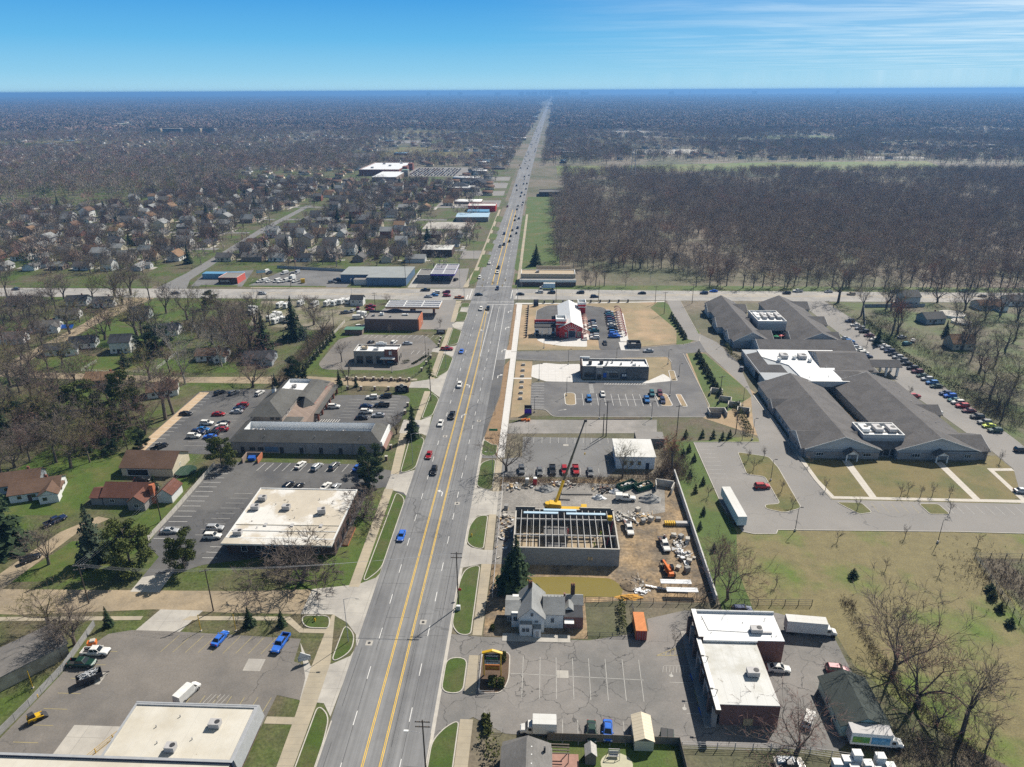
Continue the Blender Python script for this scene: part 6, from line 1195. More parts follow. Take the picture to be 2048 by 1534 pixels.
def green(b,x0,x1,r0,r1,z0,z1,w0,w1,mg,mr,pillars=()):
 """glasshouse with a painted roof and pillars"""
 lo=[(x0,-w0,z0),(x1,-w0,z0),(x1,w0,z0),(x0,w0,z0)];hi=[(r0,-w1,z1),(r1,-w1,z1),(r1,w1,z1),(r0,w1,z1)]
 for i in range(4):j=(i+1)%4;b.face([lo[i],lo[j],hi[j],hi[i]],mg)
def roofp(b,x0,x1,r0,r1,z0,z1,w0,w1,mr,pillars):
 b.hexa([(r0-.03,-w1-.015,z1-.01),(r1+.03,-w1-.015,z1-.01),(r1+.03,w1+.015,z1-.01),(r0-.03,w1+.015,z1-.01)],[(r0+.12,-w1+.09,z1+.06),(r1-.12,-w1+.09,z1+.06),(r1-.12,w1-.09,z1+.06),(r0+.12,w1-.09,z1+.06)],mr)
 for s in(-1,1):
  for a,c in((x0,r0),(x1,r1)):b.bar((a,s*(w0+.0),z0-.02),(c,s*(w1+.0),z1+.01),.09,.09,mr)
  for f in pillars:xa=x0+(x1-x0)*f;xb=r0+(r1-r0)*f;b.bar((xa,s*w0,z0-.02),(xb,s*w1,z1+.01),.10,.07,mr)
KIND=dict(sedan=dict(L=4.75,W=.91,st=[(-2.37,.80,.38,.62,.72,.6),(-2.25,.88,.24,.80,.98,.72),(-1.5,.91,.2,.84,1.02,.76),(-.4,.91,.18,.84,.98,.78),(.9,.91,.18,.82,.98,.77),(1.6,.90,.2,.74,.90,.72),(2.2,.86,.24,.60,.76,.64),(2.37,.74,.34,.52,.60,.54)],gh=(-1.85,1.12,-1.05,.28,.95,1.42,.76,.60),pil=(.48,),wx=(-1.42,1.45),r=.33),suv=dict(L=4.7,W=.95,st=[(-2.35,.84,.45,.8,.98,.70),(-2.28,.93,.3,.92,1.1,.80),(-1.4,.95,.26,.95,1.12,.82),(.7,.95,.26,.95,1.12,.82),(1.4,.94,.28,.90,1.06,.78),(2.1,.90,.3,.76,.96,.70),(2.35,.80,.4,.62,.74,.6)],gh=(-2.24,1.05,-1.95,.32,1.08,1.66,.82,.68),pil=(.34,.66),wx=(-1.4,1.42),r=.38),van=dict(L=5.6,W=1.0,st=[(-2.8,.92,.4,.9,1.2,.9),(-2.7,1.0,.3,1.0,2.2,.88),(1.0,1.0,.3,1.0,2.2,.88),(1.35,1.0,.3,1.0,1.3,.9),(2.3,.96,.3,.9,1.08,.8),(2.8,.84,.4,.7,.82,.64)],gh=(.9,1.95,.85,1.15,1.16,2.1,.90,.82),pil=(),wx=(-1.75,1.85),r=.38),pickup=dict(L=5.8,W=1.0,st=[(-.9,.98,.35,1.0,1.16,.86),(.9,.98,.35,1.0,1.16,.86),(1.5,.98,.38,.98,1.16,.84),(2.6,.95,.4,.9,1.08,.78),(2.88,.88,.5,.8,.92,.70)],gh=(-.95,1.32,-.82,.66,1.12,1.78,.84,.70),pil=(.5,),wx=(-1.85,1.95),r=.42))
def make_car(kind,loc=(0,-400,0)):
 K=KIND[kind];L_,W_=K['L'],K['W'];T=thing('car' if kind in('sedan','suv')else('van' if kind=='van' else 'pickup_truck'),'x','car' if kind in('sedan','suv')else kind,loc)
 b=MB();loft(b,K['st'],m_pp);roofp(b,*K['gh'],m_pp,K['pil'])
 if kind=='van':pass
 body=b.build('body',T)
 b=MB();green(b,*K['gh'],m_cg,m_pp)
 if kind=='van':[b.box((-.5+.0,s*1.002,1.3),(2.6,.02,.5),m_cg)for s in()]
 b.build('windows',T)
 b=MB();f=K['st'][-1];b.box((L_/2-.04,0,f[2]-.12),(.16,f[1]*1.8,.22),m_bump);b.box((-L_/2+.04,0,.3),(.16,W_*1.7,.22),m_bump);b.box((L_/2-.02,0,f[2]+.14),(.1,f[1]*.9,.14),m_chrome);b.build('bumper',T)
 if kind=='pickup':
  b=MB();b.box((-1.9,0,.45),(2.0,1.9,.12),m_bump)
  for s in(-1,1):b.box((-1.9,s*.93,.5),(2.0,.1,.62),m_pp)
  b.box((-2.87,0,.5),(.1,1.96,.6),m_pp);b.build('cargo_bed',T)
 for sx in K['wx']:
  for s in(-1,1):
   b=MB();b.tube((sx,s*(W_-.24),K['r']),(sx,s*(W_+.015),K['r']),K['r'],K['r'],m_tyre,12);w=b.build('wheel',T)
   b=MB();b.tube((sx,s*(W_+.0),K['r']),(sx,s*(W_+.03),K['r']),K['r']*.6,K['r']*.55,m_rim,8);b.build('rim',w)
 for s in(-1,1):
  b=MB();p=K['st'][-2];b.box((p[0]-.02,s*p[1]*.74,p[3]-.02),(.34,.36,.13),m_hl);b.build('headlight',T)
  b=MB();b.box((-L_/2+.05,s*W_*.74,.72 if kind=='sedan' else .82),(.14,.3,.2),m_tl);b.build('tail_light',T)
  if kind!='x':b=MB();b.box((K['gh'][1]-.25,s*(W_+.10),K['gh'][4]+.02),(.16,.22,.15),m_pp);b.build('mirror',T)
 return T
PROTO={};USED={}
CARN=0
def car(kind,colour,x,y,hd,label,group=None,z=0.06):
 global CARN
 if kind not in PROTO:PROTO[kind]=make_car(kind)
 r=dup(PROTO[kind],(x,y,z),R(hd),label,group,paint={'car_paint':PAINT[colour]});CARN+=1
 return r
def far_car_mesh(kind):
 K=KIND[kind];b=MB();loft(b,K['st'],m_pp);green(b,*K['gh'],m_cg,m_pp);roofp(b,*K['gh'],m_pp,K['pil'])
 if kind=='pickup':b.box((-1.9,0,.45),(2.0,1.9,.5),m_pp)
 b.box((0,0,.12),(K['L']*.86,K['W']*1.9,.2),m_tyre);return b.mesh('car')
FARM={}
def far_car(kind,colour,x,y,hd,label,group=None):
 if kind not in FARM:FARM[kind]=far_car_mesh(kind)
 o=bpy.data.objects.new('car',FARM[kind]);COL.objects.link(o);o.location=(x,y,.06);o.rotation_euler=(0,0,R(hd));tag(o,label,'car',group)
 o.material_slots[0].link='OBJECT';o.material_slots[0].material=PAINT[colour];return o
def P2(fn,*a):
 return fn
def cars(view_,rows,group=None):
 ox,oy,s=view_
 for kind,colour,px,py,hd,label in rows:x,y=g(ox+px/s,oy+py/s);car(kind,colour,x,y,hd,label,group)
PH_=(0,0,1)
# bottom-left lot
cars(PH_,[('sedan','blue',441,1281,78,'bright blue sedan alone in the striped bays of the bottom left lot'),('pickup','blue',562,1291,-98,'bright blue pickup at the right end of the bottom left striped bays'),('pickup','white',193,1308,2,'white pickup with a loaded bed backed up to the concrete fence'),('pickup','green',165,1331,0,'dark green pickup between the white pickup and the scrap trailer'),('van','white',376,1391,70,'white cargo van parked behind the cream flat roofed shop'),('suv','black',62,1121,52,'black SUV on the gravel drive under the bare tree'),('pickup','navy',112,1045,58,'dark pickup on the drive beside the low garage'),('sedan','black',285,962,10,'dark covered car beside the brown roofed garage')])
# lot of the brick office
cars(PH_,[('sedan','silver',340,1065,4,'silver sedan parked along the long pale fence'),('suv','silver',431,1060,2,'silver SUV next to the left wall of the brick office'),('suv','white',426,1076,2,'white SUV nearest the front corner of the brick office'),('sedan','white',601,933,75,'white sedan in the bays behind the plaza, leftmost of the row'),('suv','silver',634,937,75,'silver SUV in the bays behind the plaza beside the white sedan'),('suv','grey',669,935,75,'grey wagon in the bays behind the plaza, right of the silver SUV'),('sedan','blue',716,938,75,'blue car half hidden by the green tree by the sidewalk'),('suv','black',577,975,75,'black SUV peeking over the brick office roof, leftmost'),('sedan','black',597,977,75,'black sedan behind the brick office roof edge'),('sedan','white',652,976,75,'white sedan behind the brick office roof edge'),('sedan','silver',671,978,75,'silver sedan behind the brick office, nearest the avenue')])
# plaza lots
cars(PH_,[('suv','white',668,816,4,'white SUV nosed in to the plaza arcade'),('suv','white',744,797,184,'white SUV in the far end of the island row before the plaza'),('suv','black',772,795,184,'black SUV in the far corner of the plaza front lot'),('sedan','navy',733,815,2,'navy car facing the dark pickup in the plaza front lot'),('pickup','black',764,813,184,'black pickup in the middle of the plaza front lot'),('suv','white',733,826,2,'white car behind the navy car in the plaza front lot'),('sedan','black',724,838,2,'black sedan nearest in the plaza front lot'),('sedan','silver',757,833,184,'silver sedan at the kerbed island of the plaza front lot'),('suv','black',826,857,8,'black car leaving the plaza under the conifer')])
V4_=(0,800,4.036)
cars(V4_,[('sedan','black',1502,120,0,'black sedan alone near the tan strip of the plaza rear lot'),('sedan','red',1767,124,0,'red car in the middle of the plaza rear lot'),('suv','white',1672,198,0,'white boxy SUV at the head of the packed rear lot row'),('sedan','black',1803,198,180,'black sedan under the small kerbed island of the rear lot'),('suv','white',1788,224,180,'white SUV behind the black sedan in the packed rear lot row'),('sedan','sky',1640,248,0,'pale blue car in the packed rear lot row'),('sedan','red',1792,248,180,'red sedan squeezed in the packed rear lot row'),('suv','navy',1603,272,0,'navy SUV in the packed rear lot row beside the white one'),('suv','black',1720,278,180,'black SUV in the packed rear lot row'),('suv','white',1567,303,0,'white SUV nearest in the packed rear lot row'),('sedan','blue',1697,308,180,'blue sedan nearest in the packed rear lot row'),('suv','red',1958,52,180,'red SUV beside the plaza wall, first of three'),('sedan','navy',1930,78,180,'navy sedan beside the plaza wall between the red SUV and the silver sedan'),('sedan','silver',1913,104,180,'silver sedan beside the plaza wall, nearest of three'),('pickup','black',1290,392,60,'black pickup at the foot of the tan strip')])
cars(PH_,[('suv','black',440,788,60,'dark SUV at the back of the plaza rear lot, leftmost'),('suv','grey',469,788,60,'grey SUV at the back of the plaza rear lot'),('suv','white',520,789,75,'white SUV by the rear wall of the plaza'),('suv','black',785,729,6,'black SUV at the drive through window'),('sedan','black',742,687,70,'black car behind the drive through restaurant'),('suv','white',788,687,75,'white car behind the drive through restaurant'),('sedan','silver',815,689,8,'silver sedan crossing the drive through lot'),('pickup','red',894,700,-4,'red pickup crossing the sidewalk by the avenue'),('suv','white',720,655,20,'white SUV beside the brick filling station shop'),('van','white',716,638,8,'white van in the gravel yard beside the filling station shop'),('suv','navy',826,622,80,'navy car at the pumps under the ribbed canopy'),('pickup','navy',676,561,0,'navy pickup at the end wall of the blue-grey warehouse'),('suv','grey',664,566,20,'grey car in front of the blue-grey warehouse'),('suv','black',912,561,70,'black car beside the purple canopy'),('pickup','orange',919,597,4,'orange pickup waiting at the corner of the crossing')])
Z5=(500,530,17.07)
cars(Z5,[('suv','white',330,590,-120,'white truck on the used vehicle lot, leftmost of the front row'),('van','white',495,570,-120,'white van under the billboard on the vehicle lot'),('sedan','white',650,590,-120,'white sedan third from the left on the vehicle lot'),('van','white',930,580,-120,'white van left of the gap on the vehicle lot'),('pickup','white',1080,590,-120,'white pickup in the middle of the vehicle lot'),('van','white',1235,570,-120,'white van right of the pickup on the vehicle lot'),('pickup','white',1570,580,-120,'white pickup beside the yellow box'),('van','white',545,270,-110,'white van at the back of the vehicle lot, leftmost'),('suv','black',660,300,-110,'black SUV at the back of the vehicle lot'),('van','white',1185,310,-120,'white van alone at the back of the vehicle lot'),('sedan','black',1440,330,-100,'black car at the back of the vehicle lot beside the van'),('van','silver',1610,300,-100,'silver van at the back of the vehicle lot, rightmost')],'vehicles on the lot across the street')
x,y=g(718,549);car('suv','white',x,y,30,'white SUV behind the blue-grey warehouse yard')
# the avenue, nearest first
for kind,col,px,py,hd,lab in(('sedan','blue',803,1075,-90,'blue car in the left outer lane, nearest on the avenue'),('suv','black',868,945,-90,'black car next to the yellow line, second nearest on the avenue'),('sedan','red',858,913,-90,'red car in the left outer lane of the avenue'),('sedan','white',881,849,-90,'white car behind the red car in the left outer lane'),('pickup','black',904,834,-90,'black pickup in the inner lane beside the white car'),('suv','white',919,773,-90,'white SUV on the avenue opposite the plaza sign'),('sedan','blue',923,705,-90,'blue car on the avenue opposite the drive through'),('suv','white',962,620,-90,'white car waiting at the stop line, left lane'),('suv','black',976,619,-90,'black car waiting at the stop line, right lane'),('sedan','black',958,591,0,'black car turning in the middle of the crossing'),('suv','navy',995,579,-90,'dark car entering the far side of the crossing')):
 x,y=g(px,py);car(kind,col,x,y,hd,lab,'traffic on the avenue')
FAR=[(1453,1410,'white'),(1522,1447,'black'),(1515,1482,'white'),(1378,1522,'white'),(1565,1267,'black'),(1535,1282,'grey'),(1607,1242,'black'),(1617,1202,'black'),(1567,1185,'navy'),(1660,1179,'black'),(1629,1157,'grey'),(1670,1139,'navy'),(1648,1080,'black'),(1680,1067,'black'),(1654,1049,'grey'),(1665,997,'black'),(1672,969,'black'),(1705,960,'white'),(1711,944,'black'),(1692,896,'black'),(1722,884,'grey'),(1701,869,'navy'),(1664,849,'black'),(1734,839,'grey'),(1716,801,'black'),(1661,814,'navy'),(1741,798,'black'),(1724,762,'silver'),(1722,745,'black'),(1757,734,'black'),(1693,679,'black'),(1745,681,'black'),(1685,656,'grey'),(1763,618,'black'),(1750,556,'navy'),(1592,975,'maroon')]
FAR=sorted(((g(600+a/3.836,160+b_/3.836),c)for a,b_,c in FAR),key=lambda t:t[0][1])
for i,((x,y),c)in enumerate(FAR):
 side='left' if x<road_x(y)else 'right'
 o=far_car(rnd.choice(['sedan','suv','suv','pickup']),c,x,y,-90 if side=='left' else 90,'small %s car on the %s half of the avenue, number %d past the crossing'%(c,side,i+1),'distant traffic on the avenue')
k=0
for y in range(1180,2500,46):
 x=road_x(y)+rnd.choice((-7,-3.6,3.6,7));far_car('suv',rnd.choice(['black','grey','white','navy','silver']),x,y+rnd.uniform(-15,15),90,'speck of a car on the far straight stretch of the avenue','specks of traffic far down the avenue')
 # cross street
for kind,col,px,py,lab in(('suv','grey',32,580,'grey car at the far left end of the cross street'),('sedan','black',352,588,'dark sedan on the cross street in front of the side street mouth'),('suv','silver',525,589,'silver SUV alone on the left arm of the cross street'),('pickup','black',851,582,'black pickup on the cross street by the warehouse drive'),('sedan','silver',857,595,'silver sedan queued on the left arm, nearest lane'),('sedan','sky',869,592,'pale blue sedan queued behind the red car'),('suv','white',873,587,'white SUV queued in the far lane of the left arm'),('suv','red',894,593,'red SUV first in the queue on the left arm'),('suv','maroon',893,586,'maroon SUV queued beside the red one'),('sedan','black',1041,590,'black sedan just right of the crossing'),('suv','white',1079,586,'white SUV in front of the blue box truck'),('suv','black',1103,587,'black SUV just right of the white SUV'),('suv','black',1161,587,'black SUV on the cross street above the barn roof'),('suv','navy',1189,595,'navy SUV in the near lane right of the barn'),('sedan','black',1284,588,'black car beside the orange sign frame on the cross street'),('suv','navy',1408,588,'navy SUV, left of the pair above the nursing home'),('sedan','blue',1427,584,'blue car, right of the pair above the nursing home'),('suv','black',1573,588,'black SUV beside the white pickup on the cross street'),('pickup','white',1595,584,'white pickup on the right arm of the cross street'),('sedan','silver',1657,585,'silver sedan between two lamp posts on the right arm'),('suv','tan',1702,590,'tan SUV behind the bare trees on the right arm'),('suv','grey',1789,585,'grey SUV half hidden by trunks on the right arm'),('sedan','white',1820,587,'white sedan at the right on the cross street'),('suv','emerald',1926,584,'bright green car on the right arm of the cross street'),('sedan','bronze',1964,594,'brown car in the near lane at the far right')):
 x,y=g(px,py);car(kind,col,x,y,180 if y>410 else 0,lab,'traffic on the cross street')
 # right-hand lots
Y3_=(950,560,4.096);LW_=(1020,800,6.0235);Y4_=(1350,540,2.934)
cars(LW_,[('suv','grey',140,862,-85,'grey car at the left end of the row under the crane boom'),('sedan','grey',358,878,-88,'dark grey sedan second in the row under the crane boom'),('pickup','black',513,862,-88,'black pickup third in the row under the crane boom'),('suv','red',655,868,-88,'red car directly under the crane boom'),('pickup','red',792,862,-88,'red pickup right of the crane boom'),('sedan','grey',966,884,-88,'dark grey sedan at the right end of the row under the boom')])
cars(Y3_,[('suv','sky',934,985,-88,'light blue SUV in the restaurant lot beside the crosswalk'),('sedan','white',1045,945,-88,'white sedan in the restaurant lot'),('pickup','sky',1406,990,-92,'bright blue pickup near the oval kerbed island'),('suv','teal',1449,942,-92,'teal SUV at the back of the restaurant lot'),('suv','maroon',1514,942,-92,'maroon SUV beside the oval kerbed island'),('suv','navy',1536,1000,-92,'navy SUV left of the oval kerbed island'),('sedan','black',1065,525,-88,'black car alone in the lane beside the barn'),('sedan','silver',1420,590,184,'silver sedan driving along the access aisle'),('suv','grey',508,440,-90,'grey car under the pay canopy, left'),('suv','black',640,462,-90,'black car under the pay canopy, right')])
for i,(c,k,y)in enumerate((('white','suv',329.6),('silver','suv',333),('teal','pickup',340),('white','suv',345.8),('grey','suv',349),('silver','sedan',352.2),('black','suv',356))):car(k,c,25.9,y,180,'%s vehicle in the vacuum bays along the barn, %s from the front'%(c,nth(i)),'cars in the barn side bays')
for i,(c,k,y)in enumerate((('blue','pickup',332),('blue','suv',335.4),('sky','suv',339),('black','sedan',345),('white','sedan',350.6),('grey','suv',354),('navy','suv',357.6),('maroon','suv',361.4),('navy','suv',365),('teal','sedan',369),('silver','suv',373))):car(k,c,35.6+(y-332)*.02,y,0,'%s vehicle in the vacuum bays across the lane, %s from the front'%(c,nth(i)),'cars in the far side bays')
# nursing home car park
ROW=[(1035,300,'navy'),(1068,323,'white'),(1098,343,'silver'),(1120,362,'black'),(1147,385,'maroon'),(1172,410,'white'),(1196,432,'grey'),(1220,445,'white'),(1238,460,'silver'),(1260,478,'navy'),(1282,497,'black'),(1315,513,'silver'),(1345,532,'grey'),(1370,552,'black'),(1408,577,'black'),(1437,598,'maroon'),(1467,622,'green'),(1492,642,'silver'),(1520,664,'sky'),(1545,684,'green'),(1592,727,'navy'),(1636,742,'blue'),(1640,765,'teal'),(1667,780,'white'),(1692,800,'red'),(1740,828,'maroon'),(1790,864,'black'),(1833,897,'grey'),(1864,918,'lime'),(1890,945,'green')]
for i,(a,b_,c)in enumerate(ROW):
 x,y=g(1350+a/2.934,540+b_/2.934+2);car(('suv','sedan','suv')[i%3],c,159.6+(x-159.6)*.25,y,180,'%s car along the dark hedge, %s counting from the cross street'%(c,nth(i)),'cars parked along the nursing home hedge')
for i,(a,b_,c)in enumerate([(1000,402,'silver'),(1025,420,'sky'),(1042,438,'navy'),(1066,458,'silver'),(1088,472,'white'),(1108,490,'white'),(1128,508,'navy')]):
 x,y=g(1350+a/2.934,540+b_/2.934+2);car('suv' if i%2 else 'sedan',c,x,y,0,'%s car beside the nursing home wing, %s counting from the cross street'%(c,nth(i)),'cars beside the nursing home wing')
cars(Y4_,[('suv','red',1404,748,8,'red SUV beside the grass strip of the nursing home'),('suv','white',1530,842,4,'white SUV under the small gable of the nursing home'),('suv','black',2032,1066,0,'black SUV at the right edge of the nursing home lot'),('suv','grey',390,586,70,'grey SUV in the shade of the nursing home west wall'),('sedan','silver',1330,400,20,'silver car in the yard behind the hedge'),('sedan','white',1395,420,60,'white car in the yard behind the hedge'),('suv','teal',1360,440,20,'teal car in the yard behind the hedge')])
cars(PH_,[('suv','red',1524,976,4,'red SUV alone beside the kerbed lawn island'),('sedan','silver',2044,985,0,'silver car cut off by the right edge of the picture')])
# pet centre
cars(PH_,[('sedan','green',1183,1468,-92,'dark green car by the wooden fence, left of the pair'),('sedan','blue',1215,1466,-94,'blue coupe by the wooden fence, right of the pair'),('sedan','white',1556,1341,-4,'white sedan with dark lower doors behind the brick shop'),('suv','maroon',1674,1344,-6,'dark red SUV above the green roofed garage'),('suv','white',1616,1443,60,'white car under the bare tree behind the brick shop'),('suv','navy',1484,1224,4,'dark blue car behind the white north roof'),('sedan','black',1582,1536,0,'black car at the bottom edge below the bare tree')])
# ---- trucks and trailers
def boxtruck(label,x,y,hd,L_=6.5,h=2.7,cab='white',boxm=None,roofm=None,plain=True,hood=True):
 T=thing('box_truck',label,'truck',(x,y,.06),R(hd));bm=boxm or m_white;b=MB();b.box((-1.0,0,.95),(L_,2.4,h),bm,mtop=roofm or m_memb);b.build('cargo_box',T)
 fx=L_/2-1.0;b=MB();loft(b,[(fx+.05,1.0,.6,1.3,2.2,.85),(fx+.9,1.0,.6,1.3,2.2,.82),(fx+1.35,1.0,.6,1.2,1.45,.8),(fx+2.2,.92,.6,1.1,1.3,.7),(fx+2.35,.85,.65,.95,1.1,.6)],PAINT[cab]);b.build('cab',T)
 b=MB();b.hexa([(fx+.98,-.84,1.5),(fx+1.4,-.84,1.5),(fx+1.4,.84,1.5),(fx+.98,.84,1.5)],[(fx+.9,-.78,2.12),(fx+.99,-.78,2.12),(fx+.99,.78,2.12),(fx+.9,.78,2.12)],m_cg);[b.box((fx+.5,s*.97,1.45),(.6,.1,.5),m_cg)for s in(-1,1)];b.build('windshield',T)
 b=MB();b.box((-.4,0,.6),(L_+1.4,.9,.28),m_dark);b.build('chassis',T)
 for sx in(-L_/2+.5,fx+1.5):
  for s in(-1,1):b=MB();b.tube((sx,s*.72,.48),(sx,s*1.1,.48),.48,.48,m_tyre,12);b.build('wheel',T)
 b=MB();b.box((-1.0-L_/2-.03,0,1.1),(.06,2.1,h-.3),m_hvac);b.build('rear_door',T)
 for s in(-1,1):b=MB();b.box((fx+2.3,s*.62,.95),(.12,.3,.18),m_hl);b.build('headlight',T)
 return T
x,y=g(1625,1240);T=boxtruck('long white box truck parked at the edge of the dry field',60.2,127.6,-5,8.6,2.9)
T=boxtruck('white box truck with a green and blue picture on its side behind the green garage',62.0,98.6,-4,7.2,2.8,roofm=m_hvac)
for c,s,m in(((-2.8,-1.22,1.5),(3.0,.05,1.4),mat('mural_green',(.10,.30,.10),var=.3,scale=.9,col2=(.25,.38,.05),s2=.6)),((.6,-1.22,1.4),(3.2,.05,1.6),mat('mural_blue',(.10,.30,.50),var=.2,scale=.9,col2=(.3,.5,.6),s2=.5))):b=MB();b.box(c,s,m);b.build('side_panel',T)
boxtruck('white box truck with a blue cab door beside the grey shingle house',.4,98.9,180,4.4,2.5)
x,y=g(1095,580);boxtruck('pale blue box truck on the cross street right of the crossing',x,y+2,180,7,2.8,boxm=mat('truck_blue',(.36,.52,.62),var=.05))
T=boxtruck('white box truck standing on the used vehicle lot',*g(584,561),-100,4.4,2.4)
T=thing('semi_trailer','long pale blue-white trailer parked along the nursing home kerb','trailer',(55.2,176.4,.06),R(93));b=MB();b.box((0,0,1.0),(16,2.5,2.8),mat('trailer_side',(.50,.60,.66),var=.06,scale=.5),mtop=m_memb);b.build('cargo_box',T);b=MB();b.box((0,0,.8),(15.4,1.2,.2),m_dark);b.build('chassis',T)
for sx in(-6.6,-5.4):
 for s in(-1,1):b=MB();b.tube((sx,s*.8,.5),(sx,s*1.2,.5),.5,.5,m_tyre,12);b.build('wheel',T)
for s in(-1,1):b=MB();b.box((4.4,s*.8,0),(.16,.16,1.0),m_hvac);b.build('landing_leg',T)
T=thing('shipping_container','rust orange shipping container on end of the cracked lot beside the hedge','container',(22.6,127.0,.06),R(90));b=MB();b.box((0,0,.1),(6.1,2.44,2.6),mat('container_orange',(.60,.22,.07),rough=.7,var=.14,extra=wallpat(.28,40,.05,(.6,.55,.5),.5)));b.build('shell',T);b=MB();b.box((-3.08,0,.15),(.08,2.34,2.5),mat('container_rust',(.34,.06,.05),var=.15));b.build('doors',T);b=MB();[b.tube((-3.14,s,.2),(-3.14,s,2.6),.03,.03,m_hvac,5)for s in(-.8,-.3,.3,.8)];b.build('lock_rod',T)
# scrap trailer, skid steer, air compressor, boat trailers
T=thing('dump_trailer','black high sided trailer heaped with silver scrap metal in the bottom left lot','trailer',(*g(181,1362),.06),R(38));b=MB()
for s in(-1,1):b.box((0,s*1.0,.7),(4.6,.08,1.1),m_dark);[b.box((-2.0+k*.8,s*1.07,.7),(.1,.1,1.1),m_bump)for k in range(6)]
b.box((-2.3,0,.7),(.08,1.92,1.1),m_dark);b.box((2.3,0,.7),(.08,1.92,1.1),m_dark);b.box((0,0,.6),(4.6,2.0,.1),m_dark);b.build('bed',T);b=MB();r=random.Random(8);[b.bar((r.uniform(-2,1.6),r.uniform(-.8,.8),r.uniform(1.3,2.1)),(r.uniform(-1.6,2),r.uniform(-.8,.8),r.uniform(1.5,2.3)),r.uniform(.1,.4),.06,m_metal)for _ in range(34)];b.build('scrap',T);b=MB();b.bar((2.3,-.5,.6),(3.6,0,.5),.1,.1,m_dark);b.bar((2.3,.5,.6),(3.6,0,.5),.1,.1,m_dark);b.build('drawbar',T)
for sx in(-.7,.3):
 for s in(-1,1):b=MB();b.tube((sx,s*1.05,.38),(sx,s*1.3,.38),.38,.38,m_tyre,12);b.build('wheel',T)
T=thing('skid_steer','yellow and black skid steer loader on the rust stained strip, bottom left','loader',(*g(70,1442),.06),R(50));b=MB();b.box((0,0,.4),(2.2,1.2,.7),m_gold);b.hexa([(-.9,-.55,1.1),(.3,-.55,1.1),(.3,.55,1.1),(-.9,.55,1.1)],[(-.8,-.5,2.0),(.1,-.5,2.0),(.1,.5,2.0),(-.8,.5,2.0)],m_dark);b.build('body',T);b=MB();[b.bar((-1.0,s*.72,1.3),(1.5,s*.72,.7),.14,.2,m_gold)for s in(-1,1)];b.build('lift_arm',T);b=MB();b.hexa([(1.4,-.9,.15),(2.2,-.9,.1),(2.2,.9,.1),(1.4,.9,.15)],[(1.4,-.9,.75),(1.6,-.9,.7),(1.6,.9,.7),(1.4,.9,.75)],m_dark);b.build('bucket',T)
for sx in(-.65,.65):
 for s in(-1,1):b=MB();b.tube((sx,s*.6,.4),(sx,s*.86,.4),.4,.4,m_tyre,12);b.build('wheel',T)
T=thing('wood_chipper','orange towed machine behind the white pickup by the fence','machine',(*g(186,1293),.06),R(20));b=MB();b.box((0,0,.5),(1.8,1.1,.9),m_orange);b.box((.2,0,1.4),(1.0,.9,.35),m_kerb);b.build('body',T);b=MB();[b.tube((0,s*.6,.35),(0,s*.8,.35),.35,.35,m_tyre,12)for s in(-1,1)];b.build('wheel',T)
# ---- construction plant
T=thing('mobile_crane','yellow mobile crane with a long dark boom leaning over the parked cars','crane',(5,175,.05))
b=MB();b.box((7,174.0,.9),(11,2.5,.9),m_gold);b.box((12.6,174.0,1.4),(1.6,2.4,1.3),m_gold);part(b,'carrier',T);b=MB();b.box((12.8,173.6,1.8),(1.0,1.2,.8),m_cg);part(b,'cab_glass',T)
b=MB();b.lathe((5.0,174.8,1.8),[(1.3,0),(1.3,.4)],m_dark,14);b.hexa([(2.6,173.6,2.2),(6.2,173.6,2.2),(6.2,176.2,2.2),(2.6,176.2,2.2)],[(2.8,173.8,3.4),(6.0,173.8,3.1),(6.0,176.0,3.1),(2.8,176.0,3.4)],m_gold);part(b,'turntable',T);b=MB();b.lathe((2.4,174.6,2.2),[(.9,0),(.9,1.1)],m_gold,12);part(b,'counterweight',T)
p0,p1=Vector((4.6,175.2,3.0)),Vector((13.3,194.0,20.0))
for f0,f1,wd,m in((0,.26,.62,m_gold),(.24,.56,.52,mat('boom_bronze',(.075,.068,.04),var=.1)),(.54,.80,.42,mat('boom_dark',(.05,.05,.035),var=.1)),(.80,1.0,.34,m_dark)):b=MB();b.bar(p0.lerp(p1,f0),p0.lerp(p1,f1),wd,wd*1.15,m);part(b,'boom_section',T)
b=MB();b.box((13.5,194.3,19.6),(.9,.6,.7),m_dark);part(b,'boom_head',T);b=MB();b.tube((13.7,194.4,19.6),(13.7,194.4,9),.03,.03,m_dark,4);b.box((13.7,194.4,8.4),(.35,.3,.6),m_gold);part(b,'hook_line',T);b=MB();b.bar((5.4,176.4,2.6),p0.lerp(p1,.3),.26,.26,m_dark);part(b,'lift_cylinder',T)
for x in(3,4.6,9.4,11):
 for s in(-1,1):b=MB();b.tube((x,174+s*.95,.6),(x,174+s*1.35,.6),.6,.6,m_tyre,12);part(b,'wheel',T)
for x in(2.2,12):b=MB();b.box((x,174,.5),(.4,6,.3),m_gold);[b.tube((x,174+s*2.9,.05),(x,174+s*2.9,.6),.12,.12,m_hvac,6)for s in(-1,1)];part(b,'outrigger',T)
def flatbed(label,x,y,hd):
 T=car('pickup','white',x,y,hd,label);T.name='flatbed_truck';T['category']='truck'
 for ch in list(T.children):
  if ch.name.startswith('cargo_bed'):bpy.data.objects.remove(ch)
 b=MB();b.box((-2.2,0,.8),(2.9,2.3,.14),m_dark);r=random.Random(int(x));[b.box((-2.2+r.uniform(-1.1,1.1),r.choice((-.8,.8)),.94),(r.uniform(.5,1.2),.45,r.uniform(.3,.8)),r.choice((m_hvac,m_metal,m_redc)),0)for _ in range(7)];b.build('flat_bed',T);return T
flatbed('white flatbed truck with red tools beside the unfinished building',*g(1258,1062),-86);flatbed('white flatbed truck with steel tool boxes in the middle of the mud',*g(1329,1094),-84)
